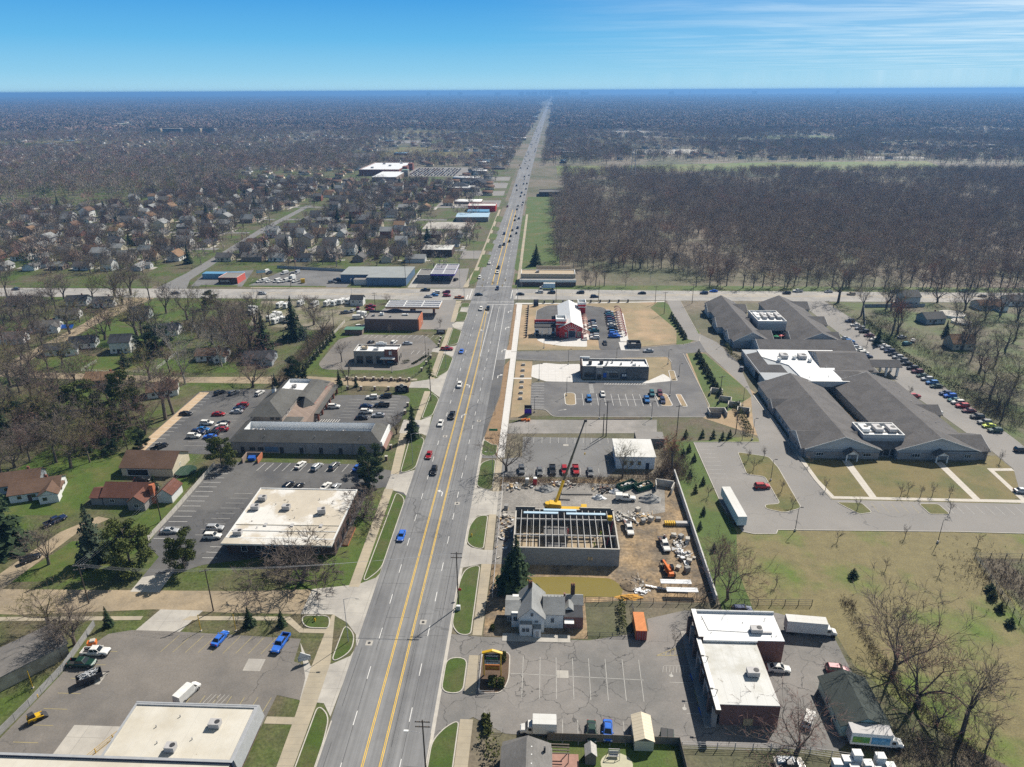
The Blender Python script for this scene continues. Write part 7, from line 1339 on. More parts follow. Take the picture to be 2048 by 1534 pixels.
x,y=g(1251,1000);T=car('pickup','white',x,y,-3,'white pickup with a tall bed cap beside the stone pile');b=MB();b.box((-1.95,0,1.1),(2.0,1.9,.95),PAINT['white']);b.build('bed_cap',T)
T=thing('telehandler','orange telehandler parked between the concrete wall and the scaffolds','loader',(*g(1336,1146),.05),R(98));b=MB();b.box((-.4,0,.6),(3.8,1.6,.8),m_orange);b.box((-.2,-.75,1.2),(1.4,.8,1.1),m_cg);b.build('body',T);b=MB();b.bar((-2.2,.3,2.2),(3.4,.3,1.3),.5,.5,m_orange);b.build('boom',T);b=MB();b.box((3.6,.3,.5),(.2,1.2,.9),m_dark);[b.bar((3.7,.3+s*.4,.5),(4.8,.3+s*.4,.45),.14,.08,m_dark)for s in(-1,1)];b.build('fork',T)
for sx in(-1.7,1.4):
 for s in(-1,1):b=MB();b.tube((sx,s*.8,.6),(sx,s*1.25,.6),.6,.6,m_tyre,12);b.build('wheel',T)
T=thing('scissor_lift','yellow and grey lift parts lying by the concrete wall','lift',(*g(1345,1050),.05));b=MB();[b.box((-2+i*.6,0,.2),(.4,1.4,.8),m_gold)for i in range(5)];b.build('guard_frame',T);b=MB();b.box((2.6,0,.1),(3.6,1.2,.9),m_hvac);b.build('steel_box',T)
T=thing('boom_lift','dark red boom lift standing inside the unfinished building','lift',(18.0,158.6,.1));b=MB();b.box((0,0,.3),(1.6,2.4,.8),m_dark);b.build('base',T);b=MB();b.bar((-.2,-1,1.2),(1.6,3.6,5.4),.3,.35,PAINT['maroon']);b.build('boom',T);b=MB();b.box((.8,4.2,5.6),(1.2,1.0,1.1),m_gold);b.build('basket',T)
for nm,lab,px,py,m in(('wrapped_load','white wrapped load on blocks left of the green bins',1230,985,m_tarp),('wrapped_load','pale tarpaulined equipment below the green bins',1197,997,m_tarp)):
 x,y=g(px,py);lump(nm,lab,'load',x,y,2.1,1.1,1.3,m,int(px),10,.3)
 # caravans and old vehicles in the trailer yard
def caravan(lab,x,y,hd,s=1.0,m=None):
 T=thing('caravan',lab,'caravan',(x,y,.05),R(hd),'white caravans stored in the fenced yard');b=MB();b.hexa([(-2.8*s,-1.15,.55),(2.7*s,-1.15,.55),(2.7*s,1.15,.55),(-2.8*s,1.15,.55)],[(-2.6*s,-1.1,2.9),(2.3*s,-1.1,2.9),(2.3*s,1.1,2.9),(-2.6*s,1.1,2.9)],m or m_white);b.box((0,0,2.92),(1,.6,.2),m_hvac);b.build('body',T);b=MB();b.box((-.8,-1.16,1.5),(1.3,.05,.6),m_cg);b.box((1.2,-1.16,1.5),(.8,.05,.6),m_cg);b.box((-2.78*s,0,1.5),(.1,1.4,.6),m_cg);b.build('windows',T)
 for sy in(-1,1):b=MB();b.tube((0,sy*.95,.36),(0,sy*1.16,.36),.36,.36,m_tyre,10);b.build('wheel',T)
 b=MB();b.bar((2.7*s,0,.5),(3.9*s,0,.45),.12,.1,m_dark);b.build('drawbar',T)
CV=[(455,470),(512,472),(622,455),(738,462),(842,455),(900,452),(958,440),(1016,436),(380,575),(430,548),(425,600),(490,592),(1120,545),(230,500),(225,530)]
for i,(a,b_)in enumerate(CV):
 x,y=g(450+a/4.096,500+b_/4.096);rw='row along the cross street' if i<8 else 'loose group by the trees'
 caravan('white caravan%s, %s in the %s'%(' with a reddish end' if i==6 else '',nth(i if i<8 else i-8),rw),x,y,75 if i<8 else rnd.choice((70,20,160)),rnd.uniform(.85,1.1),None)
for i,(a,b_,k,c,h)in enumerate(((1195,470,'pickup','red',5),(1190,495,'sedan','red',5),(990,520,'pickup','grey',20),(1050,505,'suv','silver',80),(1090,490,'suv','maroon',100))):x,y=g(450+a/4.096,500+b_/4.096);car(k,c,x,y,h,'%s %s among the old vehicles %s'%(c,'pickup' if k=='pickup' else 'car',['beside the utility pole','nearest the brick shop','at the left of the junk row','in the middle of the junk row','behind the junk row'][i]))
for o in PROTO.values():
 for ch in list(o.children):
  for gr in list(ch.children):bpy.data.objects.remove(gr)
  bpy.data.objects.remove(ch)
 bpy.data.objects.remove(o)
KIDS.clear()
# --- trees one by one
def ht(px,py,top):
 x,y=g(px,py);lo,hi=0.5,60
 for _ in range(30):
  m=(lo+hi)/2
  if proj(x,y,m)[1]>top:lo=m
  else:hi=m
 return x,y,lo
HB={'B':(BARE,14,'bare_tree','tree'),'P':(PALE,20,'bare_tree','tree'),'G':([GNARL],8,'bare_tree','tree'),'T':(TALL,18,'bare_tree','tree'),'L':(SAPL,4.5,'sapling','tree'),'S':(SPRUCE,15,'spruce_tree','tree'),'N':(PINE,11,'pine_tree','tree'),'C':(CEDAR,5,'cedar_tree','tree')}
def tree(k,px,py,top,label,wide=1.0,v=None,group=None):
 ps,h0,nm,cat=HB[k];x,y,h=ht(px,py,top);s=h/h0;v=int(px*7+py)%len(ps)if v is None else v
 return place_tree(ps[v],nm,label,cat,x,y,(s*wide,s*wide,s),group=group)
for a in(('B',98,1129,1042,'bare tree on the lawn beside the black SUV on the gravel drive',1.1),('B',97,1251,1156,'grey twiggy tree left of the concrete fence by the dirt street',1.2),('B',150,1290,1196,'bare tree overhanging the concrete fence by the white pickup',1.2),('B',125,1318,1225,'bare tree leaning over the fence behind the dark green pickup',1.1),('T',113,925,822,'tall slim bare tree on the back lawn, left of two',1.3),('B',142,936,832,'bare tree on the back lawn with a pale ring at its foot',1.0),('T',6,958,880,'bare trunk at the left edge above the big conifer',1.2),('T',331,839,716,'forked bare tree at the corner of the tan strip',1.5),('T',347,828,722,'bare tree right of the forked tree by the tan strip',1.4),('B',506,774,694,'broad crowned bare tree standing in front of the dirt street',1.25),('P',444,733,616,'pale barked sycamore beside the brown roofed house',.8),('P',371,768,622,'tall pale sycamore at the dirt street bend',.8),('B',181,757,692,'bare tree inside the white rail fence',1.1),('B',125,731,660,'bare tree beside the long dark roofed cottage',1.1),('B',33,759,708,'bare tree at the left end of the dirt street',1.1),('B',276,676,566,'very tall bare tree in front of the white gabled house',1.1),('B',284,671,580,'bare twin of the very tall tree by the white gabled house',.8),('B',221,661,616,'bare tree where the dirt lane bends',1.0),('B',333,627,560,'vase shaped bare tree alone on the lawn by the cross street',1.1),('B',160,645,598,'bare tree on the far side of the dirt lane',1.1),('B',186,598,545,'bare tree on the near verge of the cross street',1.1),('B',62,634,578,'bare tree left of the grey cottages',1.2),('B',48,630,580,'bare tree behind the tan walled house',1.1),('B',92,625,575,'bare tree right of the tan walled house',1.1),('B',398,676,610,'bare tree at the left of the dark thicket',1.2),('B',424,690,612,'bare tree in the middle of the dark thicket',1.2),('B',458,688,590,'bare tree rising over the right of the thicket',1.1),('B',484,712,618,'bare tree between the two dark spruces and the thicket',1.1),('B',500,700,600,'bare tree left of the smaller spruce',1.1),('B',628,650,584,'bare tree behind the larger spruce by the caravans',1.3),('B',645,668,600,'bare tree right of the larger spruce',1.0),('T',684,724,678,'small bare tree at the corner of the drive through restaurant',1.3),('L',697,779,716,'slim bare tree between two small firs by the plaza wall',1.0),('L',780,669,648,'small pinkish tree in the car park island',1.4),('L',880,655,632,'small bare tree beside the filling station lamp',1.5),('B',794,868,824,'small bare tree in the bed at the plaza corner',1.2),('B',776,606,584,'bare tree at the corner of the ribbed canopy',1.1),('G',727,1036,968,'gnarled bare tree growing against the brick office',1.15),('G',605,1165,1052,'wide gnarled bare tree in front of the brick office',1.05),('B',1013,942,850,'broad bare tree beside the cracked parking lot and sidewalk',1.1),('B',1245,955,876,'thin bare tree in front of the small white building',.8),('T',1345,940,856,'leaning bare tree at the end of the concrete wall',1.3),('B',1456,1198,1072,'bare tree at the foot of the concrete wall, tallest of three',.8),('T',1437,1150,1060,'slender leaning tree beside the concrete wall, left',.9),('T',1428,1178,1075,'slender leaning tree beside the concrete wall, nearest',.8),('B',1786,1345,1166,'large bare tree at the left of the brush line in the dry field',.9),('B',1836,1412,1246,'large bare tree leaning in the middle of the brush line',1.0),('T',1924,1468,1300,'crooked tall bare tree in the brush at the lower right',1.1),('B',1874,1446,1362,'smaller bare tree between the two largest brush line trees',1.0),('B',1592,1506,1408,'spreading bare tree behind the brick shop at the bottom edge',1.35),('T',1972,1498,1420,'bare young tree at the lower right beside the watermark corner'.replace('watermark ','field '),1.0)):tree(*a)
GT=[(8,652),(22,640),(40,655),(70,668),(98,652),(112,622),(128,598),(140,668),(10,700),(44,720),(60,700),(84,690),(16,600),(104,600),(230,596),(245,610),(262,590),(300,600),(340,745),(300,760),(64,800),(100,838),(60,872),(12,868),(190,888),(20,770),(75,775),(88,812),(28,842),(44,905),(130,858),(165,880),(78,850),(8,820),(118,815),(240,868),(262,850),(210,680),(300,690),(375,640),(410,650),(440,640),(470,660),(510,660),(540,650),(30,935),(60,925),(180,925),(215,900),(150,905),(95,795),(150,790),(60,745),(98,748),(150,765),(225,815),(290,870),(268,812),(15,745),(40,790)]
for i,(a,b_)in enumerate(sorted(GT)):tree('BBT'[i%3],a,b_,b_-58-(i*11)%34,'bare garden tree among the left hand cottages, number %d from the left edge'%(i+1),1.1,group='bare garden trees among the left hand cottages')
NE_=[(1676,605),(1722,632),(1773,618),(1782,622),(1875,605),(1783,670),(1795,668),(1925,700),(1942,720),(1958,745),(1965,770),(1980,790),(1996,815),(2004,838),(2018,800),(2030,770),(1990,730),(2010,700),(2030,680),(1948,690),(1910,650),(1970,640),(2036,640),(2000,630),(1930,620)]
for i,(a,b_)in enumerate(sorted(NE_)):tree('BTB'[i%3],a,b_,b_-86+(i*7)%25,'bare tree behind the nursing home hedge, %s from the left of that belt'%nth(i),1.1,group='bare trees behind the nursing home hedge')
for a in(('S',589,678,592,'dark spruce, larger of the two by the caravan yard',1.0,0),('S',529,697,621,'dark spruce, smaller of the two by the caravan yard',.95,1),('S',1031,1176,1070,'big dark spruce at the corner of the unfinished building',1.1,0),('S',193,1122,1008,'blue-green spruce in front of the dark brick house',.95,2),('S',15,1098,950,'large conifer cut by the left edge beside the low garage',1.0,1),('N',262,1134,1046,'bushy pine beside the entrance of the office lot',1.15,0),('N',370,1142,1066,'ragged pine on the right of the office lot entrance',.85,0),('N',444,934,874,'rounded pine beside the dumpster pen',1.0,0),('N',744,940,892,'dark round evergreen behind the front one by the sidewalk',1.1,1),('N',740,973,917,'dark round evergreen nearest the sidewalk by the office',1.05,1),('N',161,828,764,'spreading green pine in the thicket, left',1.3,0),('N',200,850,800,'low pine at the front of the green thicket',1.3,0),('N',254,836,742,'tall thin pine at the right of the thicket',.7,0),('N',62,850,800,'low dark pine at the left edge of the thicket',1.2,1),('N',118,862,812,'dark pine among bare trees behind the trampoline lawn',1.1,0),('S',176,905,862,'narrow spruce behind the back lawn',.8,0),('N',238,872,826,'bushy pine behind the brown roofed garage',1.2,0),('S',8,872,800,'tall dark spruce at the left edge in the thicket',.9,1),('S',30,818,768,'dark conifer at the left of the thicket',.9,0),('S',52,766,722,'brownish conifer near the dirt street',1.0,2),('N',422,617,583,'flat topped dark pine above the thicket',1.1,1),('S',251,734,696,'dark small conifer by the white rail fence',1.0,0),('N',317,708,652,'large blue-green pine behind the white gabled house',1.2,1),('N',296,712,668,'lower pine left of the large blue-green pine',1.2,1),('S',679,772,738,'small fir left of the slim bare tree',.75,0),('S',712,774,750,'small fir right of the slim bare tree',.7,0),('N',590,760,716,'dark bushy evergreen at the plaza roof corner',.9,1),('N',607,760,738,'low evergreen behind the plaza roof',1.1,1),('S',550,770,746,'dark small conifer behind the plaza chimney',.9,0),('S',826,876,808,'sparse dark pine over the black car at the plaza exit',.75,1),('S',500,1252,1212,'small dark spruce on the verge, left of a pair',.9,0),('S',564,1252,1218,'small dark spruce on the verge, right of a pair',.9,1),('S',218,1252,1212,'small dark cedar beside the dumpster fence',.8,1),('S',1072,530,488,'dark spruce behind the tan roadhouse',1.1,0),('S',856,492,452,'dark spruce near the pale boundary wall',1.2,0),('S',377,527,488,'dark spruce at the side street corner',.9,0),('S',266,492,472,'dark conifer among the far houses',.9,1),('S',510,420,390,'tall dark conifer left of the supermarket houses',.9,0),('N',283,898,862,'blue-green evergreen behind the brown roofed garage',1.0,1),('N',222,905,878,'dark evergreen shrub behind the garage',1.4,1),('S',1890,672,640,'dark spruce beside the round pool',.9,0),('S',1755,690,655,'dark spruce behind the hedge',1.0,0),('S',1945,1300,1298,'x')[:0]or('C',316,1000,950,'slim column cypress beside the dark brick house',.7,1)):tree(*a)
# the tall lopped pine at the sidewalk
x,y,h=ht(862,802,698);T=place_tree(conifer_parts(203,h,2.3,m_pine,rows=20,per=7,fl=5,droop=.3,gap=.35,lo=.5,sharp=.6),'pine_tree','tall lopped pine with a bare trunk beside the avenue sidewalk','tree',x,y)
def crow(pts,top,lab,group,s=1.0,k='C'):
 for i,(a,b_)in enumerate(pts):tree(k,a,b_,b_-top,lab%nth(i),s,group=group)
V7_=lambda L_:[(1300+a/2.738,780+b_/2.738)for a,b_ in L_]
crow(V7_([(195,262),(285,260),(345,262),(395,272),(435,262),(212,340),(180,366),(240,392),(220,478),(290,518),(247,562),(292,682),(272,762),(348,882)]),17,'small dark cedar on the berm beside the concrete wall, %s from the top','cedars on the berm')
crow([(1343+i*3.4,636+i*5.3)for i in range(9)],13,'young cedar along the barn field edge, %s from the cross street','cedars along the barn field',1.3)
crow([(1396+i*5.4,716+i*9.6)for i in range(9)],18,'bushy cedar between the restaurant lot and the nursing home drive, %s from the top','cedars along the drive',1.4)
crow([(1706,1155),(1979,1184),(1984,1198),(2000,1222),(2019,1252)],18,'dark shrub along the dark post fence in the field, %s from the top','shrubs by the field fence',1.6)
crow([(608+i*6.6,742-i*7.4)for i in range(10)],15,'cedar along the drive through fence, %s from the near end','cedars along the drive through fence',1.2)
def hedge(name,pts,w_,h,label,m=m_hedge,n=34):
 """a clipped or loose hedge: leaf-sized blades filling a band"""
 r=np.random.default_rng(int(pts[0][0]*10)%9999);V=[]
 for(x0,y0),(x1,y1)in zip(pts,pts[1:]):
  L_=hypot(x1-x0,y1-y0);nx,ny=-(y1-y0)/L_,(x1-x0)/L_
  for i in range(int(L_*n)):
   t,u=r.random(),r.uniform(-.5,.5)*w_;z=h*(1-abs(u/w_)**2*1.5)*r.uniform(.25,1.05);p=np.array([x0+(x1-x0)*t+nx*u,y0+(y1-y0)*t+ny*u,z]);a=r.normal(0,1,3);a/=np.linalg.norm(a);c=np.cross(a,r.normal(0,1,3));c/=np.linalg.norm(c);s=r.uniform(.12,.34);V+=[p-a*s,p+a*s,p+c*s*1.3]
 V=np.array(V);V[:,2]=np.maximum(V[:,2],.04);o=bpy.data.objects.new(name,arr_mesh(name,V,np.arange(len(V)).reshape(-1,3),[m]));COL.objects.link(o);return tag(o,label,'hedge')
hedge('hedge',gs([(1726,642),(1800,710),(1880,765),(1938,795)]),2.6,3.0,'long dark clipped hedge behind the parked cars of the nursing home',m_cedar);hedge('hedge',gs([(1470,812),(1484,840),(1500,872)]),2.6,2.6,'thick olive hedge on the bend of the nursing home drive');hedge('hedge',gs([(1453,692),(1462,712),(1486,725)]),2.0,2.2,'curved hedge beside the nursing home west door');hedge('hedge',gs([(1520,778),(1545,760)]),2,1.8,'short bush row at the nursing home corner');hedge('hedge',gs([(1242,1206),(1246,1262)]),1.5,2.4,'narrow column hedge left of the orange container');hedge('hedge',gs([(967,1475),(985,1500),(985,1534)]),3.2,2.4,'wide shrub hedge beside the grey shingle house');hedge('hedge',[(109.6,226),(112.6,262)],3.0,1.2,'dark shrubs in the narrow court between the nursing home roofs',m_cedar);hedge('hedge',[(113.6,226),(113,262)],1.6,.9,'tan ornamental grass strip in the narrow court',mat('dry_grass',(.5,.34,.14),var=.2));hedge('hedge',[(-82,273.0),(-56,272.6)],1.0,.9,'low brown shrubs along the side street piers',m_brushw);hedge('hedge',[(-57,292),(-52.2,303)],1.2,.8,'dark shrubs along the drive through kerb',m_cedar);hedge('hedge',[(-61.6,293),(-59,295.4)],2,1.4,'dark shrub at the drive through corner',m_cedar)
for i,(a,b_,r_)in enumerate(((1005,1318,1.3),(985,1368,1.4),(1002,1370,1.2),(972,1446,1.4),(976,1462,1.2),(985,1258,.8))):
 x,y=g(a,b_);o=hedge('shrub',[(x-r_*.5,y),(x+r_*.5,y)],r_*1.7,r_*1.2,['round clipped shrub behind the puppies sign','round olive shrub in the sign bed, left of two','round olive shrub in the sign bed, right of two','round shrub at the bottom lot corner, upper','round shrub at the bottom lot corner, lower','low green shrub left of the white gabled house'][i],m_hedge,420);o['category']='shrub'
 # saplings on the nursing home lawns
SP=V7_([(535,388),(565,440),(622,374),(720,556),(780,648),(960,550),(1135,655),(1372,580),(1412,565),(1480,585),(1545,580),(1640,590),(1640,675),(1025,832),(1395,812),(1795,850),(1290,985),(1585,1012),(690,1075),(1830,385),(1915,402),(870,415),(505,275),(318,585)])+[(1703,655),(1720,668),(1734,690),(1818,795),(1350,1290)]
for i,(a,b_)in enumerate(SP):tree('L',a,b_,b_-27,'leafless sapling on the nursing home grounds, %s in order down the lawns'%nth(i),1.2,group='young trees on the nursing home grounds')
for i,(x,y)in enumerate(WOODEDGE):place_tree(TALL[i%4]if i%3 else BARE[i%6],'bare_tree','bare tree in the outermost line of the wood, number %d from the left'%(i+1),'tree',x,y,rnd.uniform(.75,1.05),group='trees at the front edge of the wood')
# thickets nobody could count
def brush(label,pts,wd,n,h,name='brush',m=m_brushw,tw=.05):
 r=np.random.default_rng(n);V=[]
 for _ in range(n):
  i=r.integers(len(pts)-1);t=r.random();p=np.array([pts[i][0]+(pts[i+1][0]-pts[i][0])*t+r.normal(0,wd),pts[i][1]+(pts[i+1][1]-pts[i][1])*t+r.normal(0,wd),0.02]);hh=h*r.uniform(.3,1.1)
  for _ in range(5):
   d=np.array([r.normal(0,.6),r.normal(0,.6),1]);st=p+d*hh*r.uniform(0,.4);s=np.array([r.normal(),r.normal(),0]);s=s/np.linalg.norm(s)*tw;V+=[st-s,st+s,st+d*hh*r.uniform(.4,.8)]
 V=np.array(V);V[:,2]=np.maximum(V[:,2],.01);o=bpy.data.objects.new(name,arr_mesh(name,V,np.arange(len(V)).reshape(-1,3),[m]));COL.objects.link(o);return tag(o,label,'brush',kind='stuff')
brush('brown leafless brush line running diagonally through the dry field',gs([(1690,1200),(1740,1290),(1800,1380),(1870,1440),(1960,1520)]),1.0,700,1.4);brush('leafless thicket along the drive through fence',gs([(560,770),(620,700),(660,655)]),2.4,1800,3.4);brush('dark thicket between the thicket trees and caravans',gs([(370,660),(430,650),(500,690),(470,720)]),6,2200,4);brush('grey thicket at the left middle edge',gs([(20,900),(90,880),(170,870),(215,890)]),7,1500,3.0);brush('brush along the crane side parking lot',gs([(1000,962),(1150,965),(1320,955),(1345,930)]),1.6,1500,1.6);brush('brush at the foot of the concrete wall corner',gs([(1340,900),(1360,960)]),2.5,700,2.6);brush('brush in the corner below the green garage',gs([(1760,1500),(1860,1500),(1980,1510)]),2.5,600,1.5);brush('brush around the far right gardens',gs([(1740,640),(1860,700),(1960,800),(2040,850)]),5,2200,3);brush('brush behind the fenced corner field',gs([(1990,1130),(2040,1200)]),5,1200,1.0)
# --- poles, lamps, wires
m_pole=mat('pole_wood',(.085,.066,.05),rough=.95,var=.2)
PT={}
def pole(px,py,top,label,arms=1,ang=0.0,key=None,m=None,rr=.16):
 x,y,h=ht(px,py,top);T=thing('utility_pole',label,'pole',(x,y,0));b=MB();b.tube((0,0,-.2),(0,0,h),rr,rr*.7,m or m_pole,7);b.build('pole',T)
 for k in range(arms):
  b=MB();b.box((0,0,h-.5-k*1.1),(2.6,.14,.14),m_kerb if rr<.15 else m_pole,ang);b.build('crossarm',T)
  for u in(-1.1,-.45,.45,1.1):b=MB();b.lathe((u*cos(ang),u*sin(ang),h-.36-k*1.1),[(.06,0),(.08,.1),(.03,.2)],m_hvac,6);b.build('insulator',T)
 PT[key or label]=(x,y,h,ang)
pole(917,1213,1104,'dark utility pole with two crossarms beside the avenue opposite the dirt street',2,0,'a');pole(853,1560,1440,'utility pole with a street lamp at the bottom edge of the avenue',2,0,'b');pole(427,1222,1138,'utility pole with a pale crossarm on the verge above the bottom left lot',1,.5,'c');pole(178,1207,1128,'utility pole with a wide pale crossarm by the dirt street',2,.3,'d');pole(323,1044,990,'utility pole rising behind the long pale fence',1,.3,'e');pole(256,904,850,'utility pole behind the brown roofed garage',1,.3,'f');pole(618,712,664,'utility pole with a pale crossarm beside the drive through fence',2,.3,'h');pole(550,800,750,'utility pole behind the plaza cupola',1,.3,'g');pole(1212,873,802,'tall dark pole beside the small white building, taller of a pair',1,.2,'i',rr=.2);pole(1206,872,828,'short dark pole beside the taller one by the white building',0,0,'j',rr=.2);pole(1353,871,810,'dark pole at the right of the gravel pad',1,.4,'k');pole(1471,868,800,'dark pole in the hedge at the bend of the drive',1,.4,'l');pole(1438,808,752,'dark pole beside the concrete bins',1,.4,'m');pole(1310,607,572,'dark pole on the near side of the cross street right of the barn',1,.2,'n');pole(1384,607,568,'tall dark pole at the nursing home entrance',1,.2,'o');pole(1328,628,584,'dark pole on the barn field beside the cedars',1,.2,'p');pole(812,574,522,'dark pole in front of the blue-grey warehouse',1,0,'q');pole(751,621,585,'utility pole with double arms in the caravan yard',2,.3,'r');pole(582,575,518,'dark pole in front of the vehicle lot',1,0,'s');pole(668,657,618,'utility pole in the yard thicket',1,.3,'t');pole(313,650,612,'pole on the lawn by the white gabled house',1,.3,'u');pole(192,654,618,'pole beside the dirt lane',1,.3,'v');pole(1112,604,562,'thin dark pole behind the barn on the cross street',0,0,'w');pole(1197,602,560,'thin dark pole right of the barn on the cross street',0,0,'x')
def wire(name,ka,kb,label,offs=(-1.1,-.45,.45,1.1),sag=.8,dz=0.0):
 """one bundle of sagging lines between two poles"""
 if isinstance(ka,str):a=PT[ka]
 else:a=(*ka,0)
 c=PT[kb]if isinstance(kb,str)else(*kb,0);T=thing('power_line',label,'cable',(a[0],a[1],0))
 for u in offs:
  p=Vector((a[0]+u*cos(a[3]),a[1]+u*sin(a[3]),a[2]-.2+dz));q=Vector((c[0]+u*cos(c[3]),c[1]+u*sin(c[3]),c[2]-.2+dz));b=MB()
  pts=[p.lerp(q,t/6)-Vector((0,0,sag*4*(t/6)*(1-t/6)))for t in range(7)];b.path(pts,.014,m_dark if ka in 'ab' else m_metal,3);part(b,'strand',T)
for ka,kb,lab in(('d','e','bright power lines from the dirt street pole up to the fence pole'),('e','g','power lines running over the plaza rear lot'),('g','h','power lines from the plaza to the drive through fence'),('h','t','power lines along the drive through thicket'),('b','a','power lines along the right side of the avenue'),('a',(-18.6,215,11),'power lines continuing up the avenue past the building site'),('c','a','power lines crossing the avenue above the dirt street'),('d','c','power lines along the dirt street above the bottom left lot')):wire('x',ka,kb,lab)
def lamp(px,py,top,label,arm=(1.8,0),group=None,m=None,base=False,name='street_lamp'):
 x,y,h=ht(px,py,top);T=thing(name,label,'lamp',(x,y,0),0,group);b=MB();b.tube((0,0,0),(0,0,h),.10,.06,m or m_hvac,6);b.build('pole',T)
 if base:b=MB();b.tube((0,0,-.1),(0,0,.7),.3,.3,m_kerb,10);b.build('base',T)
 d=Vector((*arm,0));b=MB();b.path([(0,0,h-.1),tuple(d*.5+Vector((0,0,h+.35))),tuple(d+Vector((0,0,h+.3)))],.045,m or m_hvac);b.build('arm',T);b=MB();b.box((d.x,d.y,h+.16),(.75 if arm[0]else .3,.3 if arm[0]else .75,.16),m_kerb if m is None else m,0);b.build('lamp_head',T)
for a in((697,1284,1198,'grey curved street lamp at the mouth of the dirt street',(3,0)),(826,930,868,'green-grey street lamp in the verge beside the plaza driveway',(2,0)),(892,738,694,'street lamp in the verge opposite the drive through',(2,0)),(985,945,905,'pale curved street lamp on the right verge by the bare tree',(-2,0)),(990,830,790,'street lamp in the bare earth strip beside the new lane',(-2.4,0)),(1032,640,600,'street lamp beside the new sidewalk near the crossing',(-2.4,0)),(920,575,520,'tall signal pole lamp on the far left corner',(3,0)),(508,594,562,'lamp post on the near side of the cross street, left arm',(0,2)),(704,598,560,'lamp post in front of the caravan yard',(0,2)),(1300,566,540,'lamp post far right of the barn on the cross street',(0,-2)),(1500,585,548,'lamp post over the nursing home roofs',(0,-2)),(1662,580,552,'lamp post right of the nursing home on the cross street',(0,-2)),(1835,582,552,'lamp post among the bare trees on the right arm',(0,-2)),(1040,575,470,'tall lamp mast on the far right corner of the crossing',(-3,0)),(948,520,482,'lamp post on the left verge beyond the crossing',(2,0))):lamp(*a)
for i,(a,b_,t)in enumerate(((750,950,800),(525,822,690),(1018,1138,985),(1445,1138,1000),(1595,952,820),(765,692,570),(1580,690,575),(710,505,380),(565,560,455),(1160,640,560),(488,1085,960),(1670,790,690))):lamp(950+a/4.096,560+b_/4.096,560+t/4.096,'dark parking lamp %s'%['in the left oval island','on the pale concrete of the restaurant drive','at the left of the restaurant lot front kerb','at the right of the restaurant lot front kerb','in the right oval island','in the bare island above the restaurant','in the bare island right of the restaurant roof','in front of the red barn','at the left of the barn front bed','behind the restaurant roof','beside the purple sign','at the right kerb of the restaurant lot'][i],(1.0,0),'parking lamps of the new lots',m_dark,True,'parking_lamp')
for a,b_,t,l in((1590,1062,1016,'dark lamp post on the dry field kerb, left'),(1875,1086,1041,'dark lamp post on the dry field kerb, right'),(1541,962,920,'dark lamp post in the kerbed lawn island'),(1504,880,838,'dark lamp post at the bend of the nursing home drive'),(1446,690,655,'dark lamp post beside the curved drive'),(1485,812,775,'dark lamp post on the nursing home drive by the concrete bins'),(852,720,670,'lamp post on the drive through kerb'),(784,745,700,'lamp post before the drive through window')):lamp(a,b_,t,l,(.8,0),None,m_dark,True,'parking_lamp')
x,y,h=ht(853,1560,1440);T=thing('street_lamp','white cobra head lamp arm on the bottom avenue pole','lamp',(x,y,h-3.2));b=MB();b.path([(0,0,0),(-1.2,0,.5),(-2.6,0,.6)],.05,m_hvac);b.build('arm',T);b=MB();b.box((-2.9,0,.5),(.8,.35,.2),m_white);b.build('lamp_head',T)
def signal(x0,y0,x1,y1,label):
 T=thing('traffic_signal',label,'traffic light',(x0,y0,0));b=MB();b.tube((x0,y0,0),(x0,y0,9),.14,.1,m_hvac,7);b.tube((x1,y1,0),(x1,y1,9),.14,.1,m_hvac,7);part(b,'mast_pair',T);b=MB();b.path([(x0,y0,8.2),((x0+x1)/2,(y0+y1)/2,7.5),(x1,y1,8.2)],.03,m_dark);part(b,'span_wire',T)
 for f in(.3,.5,.7):b=MB();b.box((x0+(x1-x0)*f,y0+(y1-y0)*f,6.3),(.4,.35,1.1),m_gold);part(b,'signal_head',T)
signal(-44.6,394,-12.6,427,'traffic signal heads on a wire across the crossing, nearer diagonal');signal(-44.8,428,-14,394,'traffic signal heads on a wire across the crossing, farther diagonal')
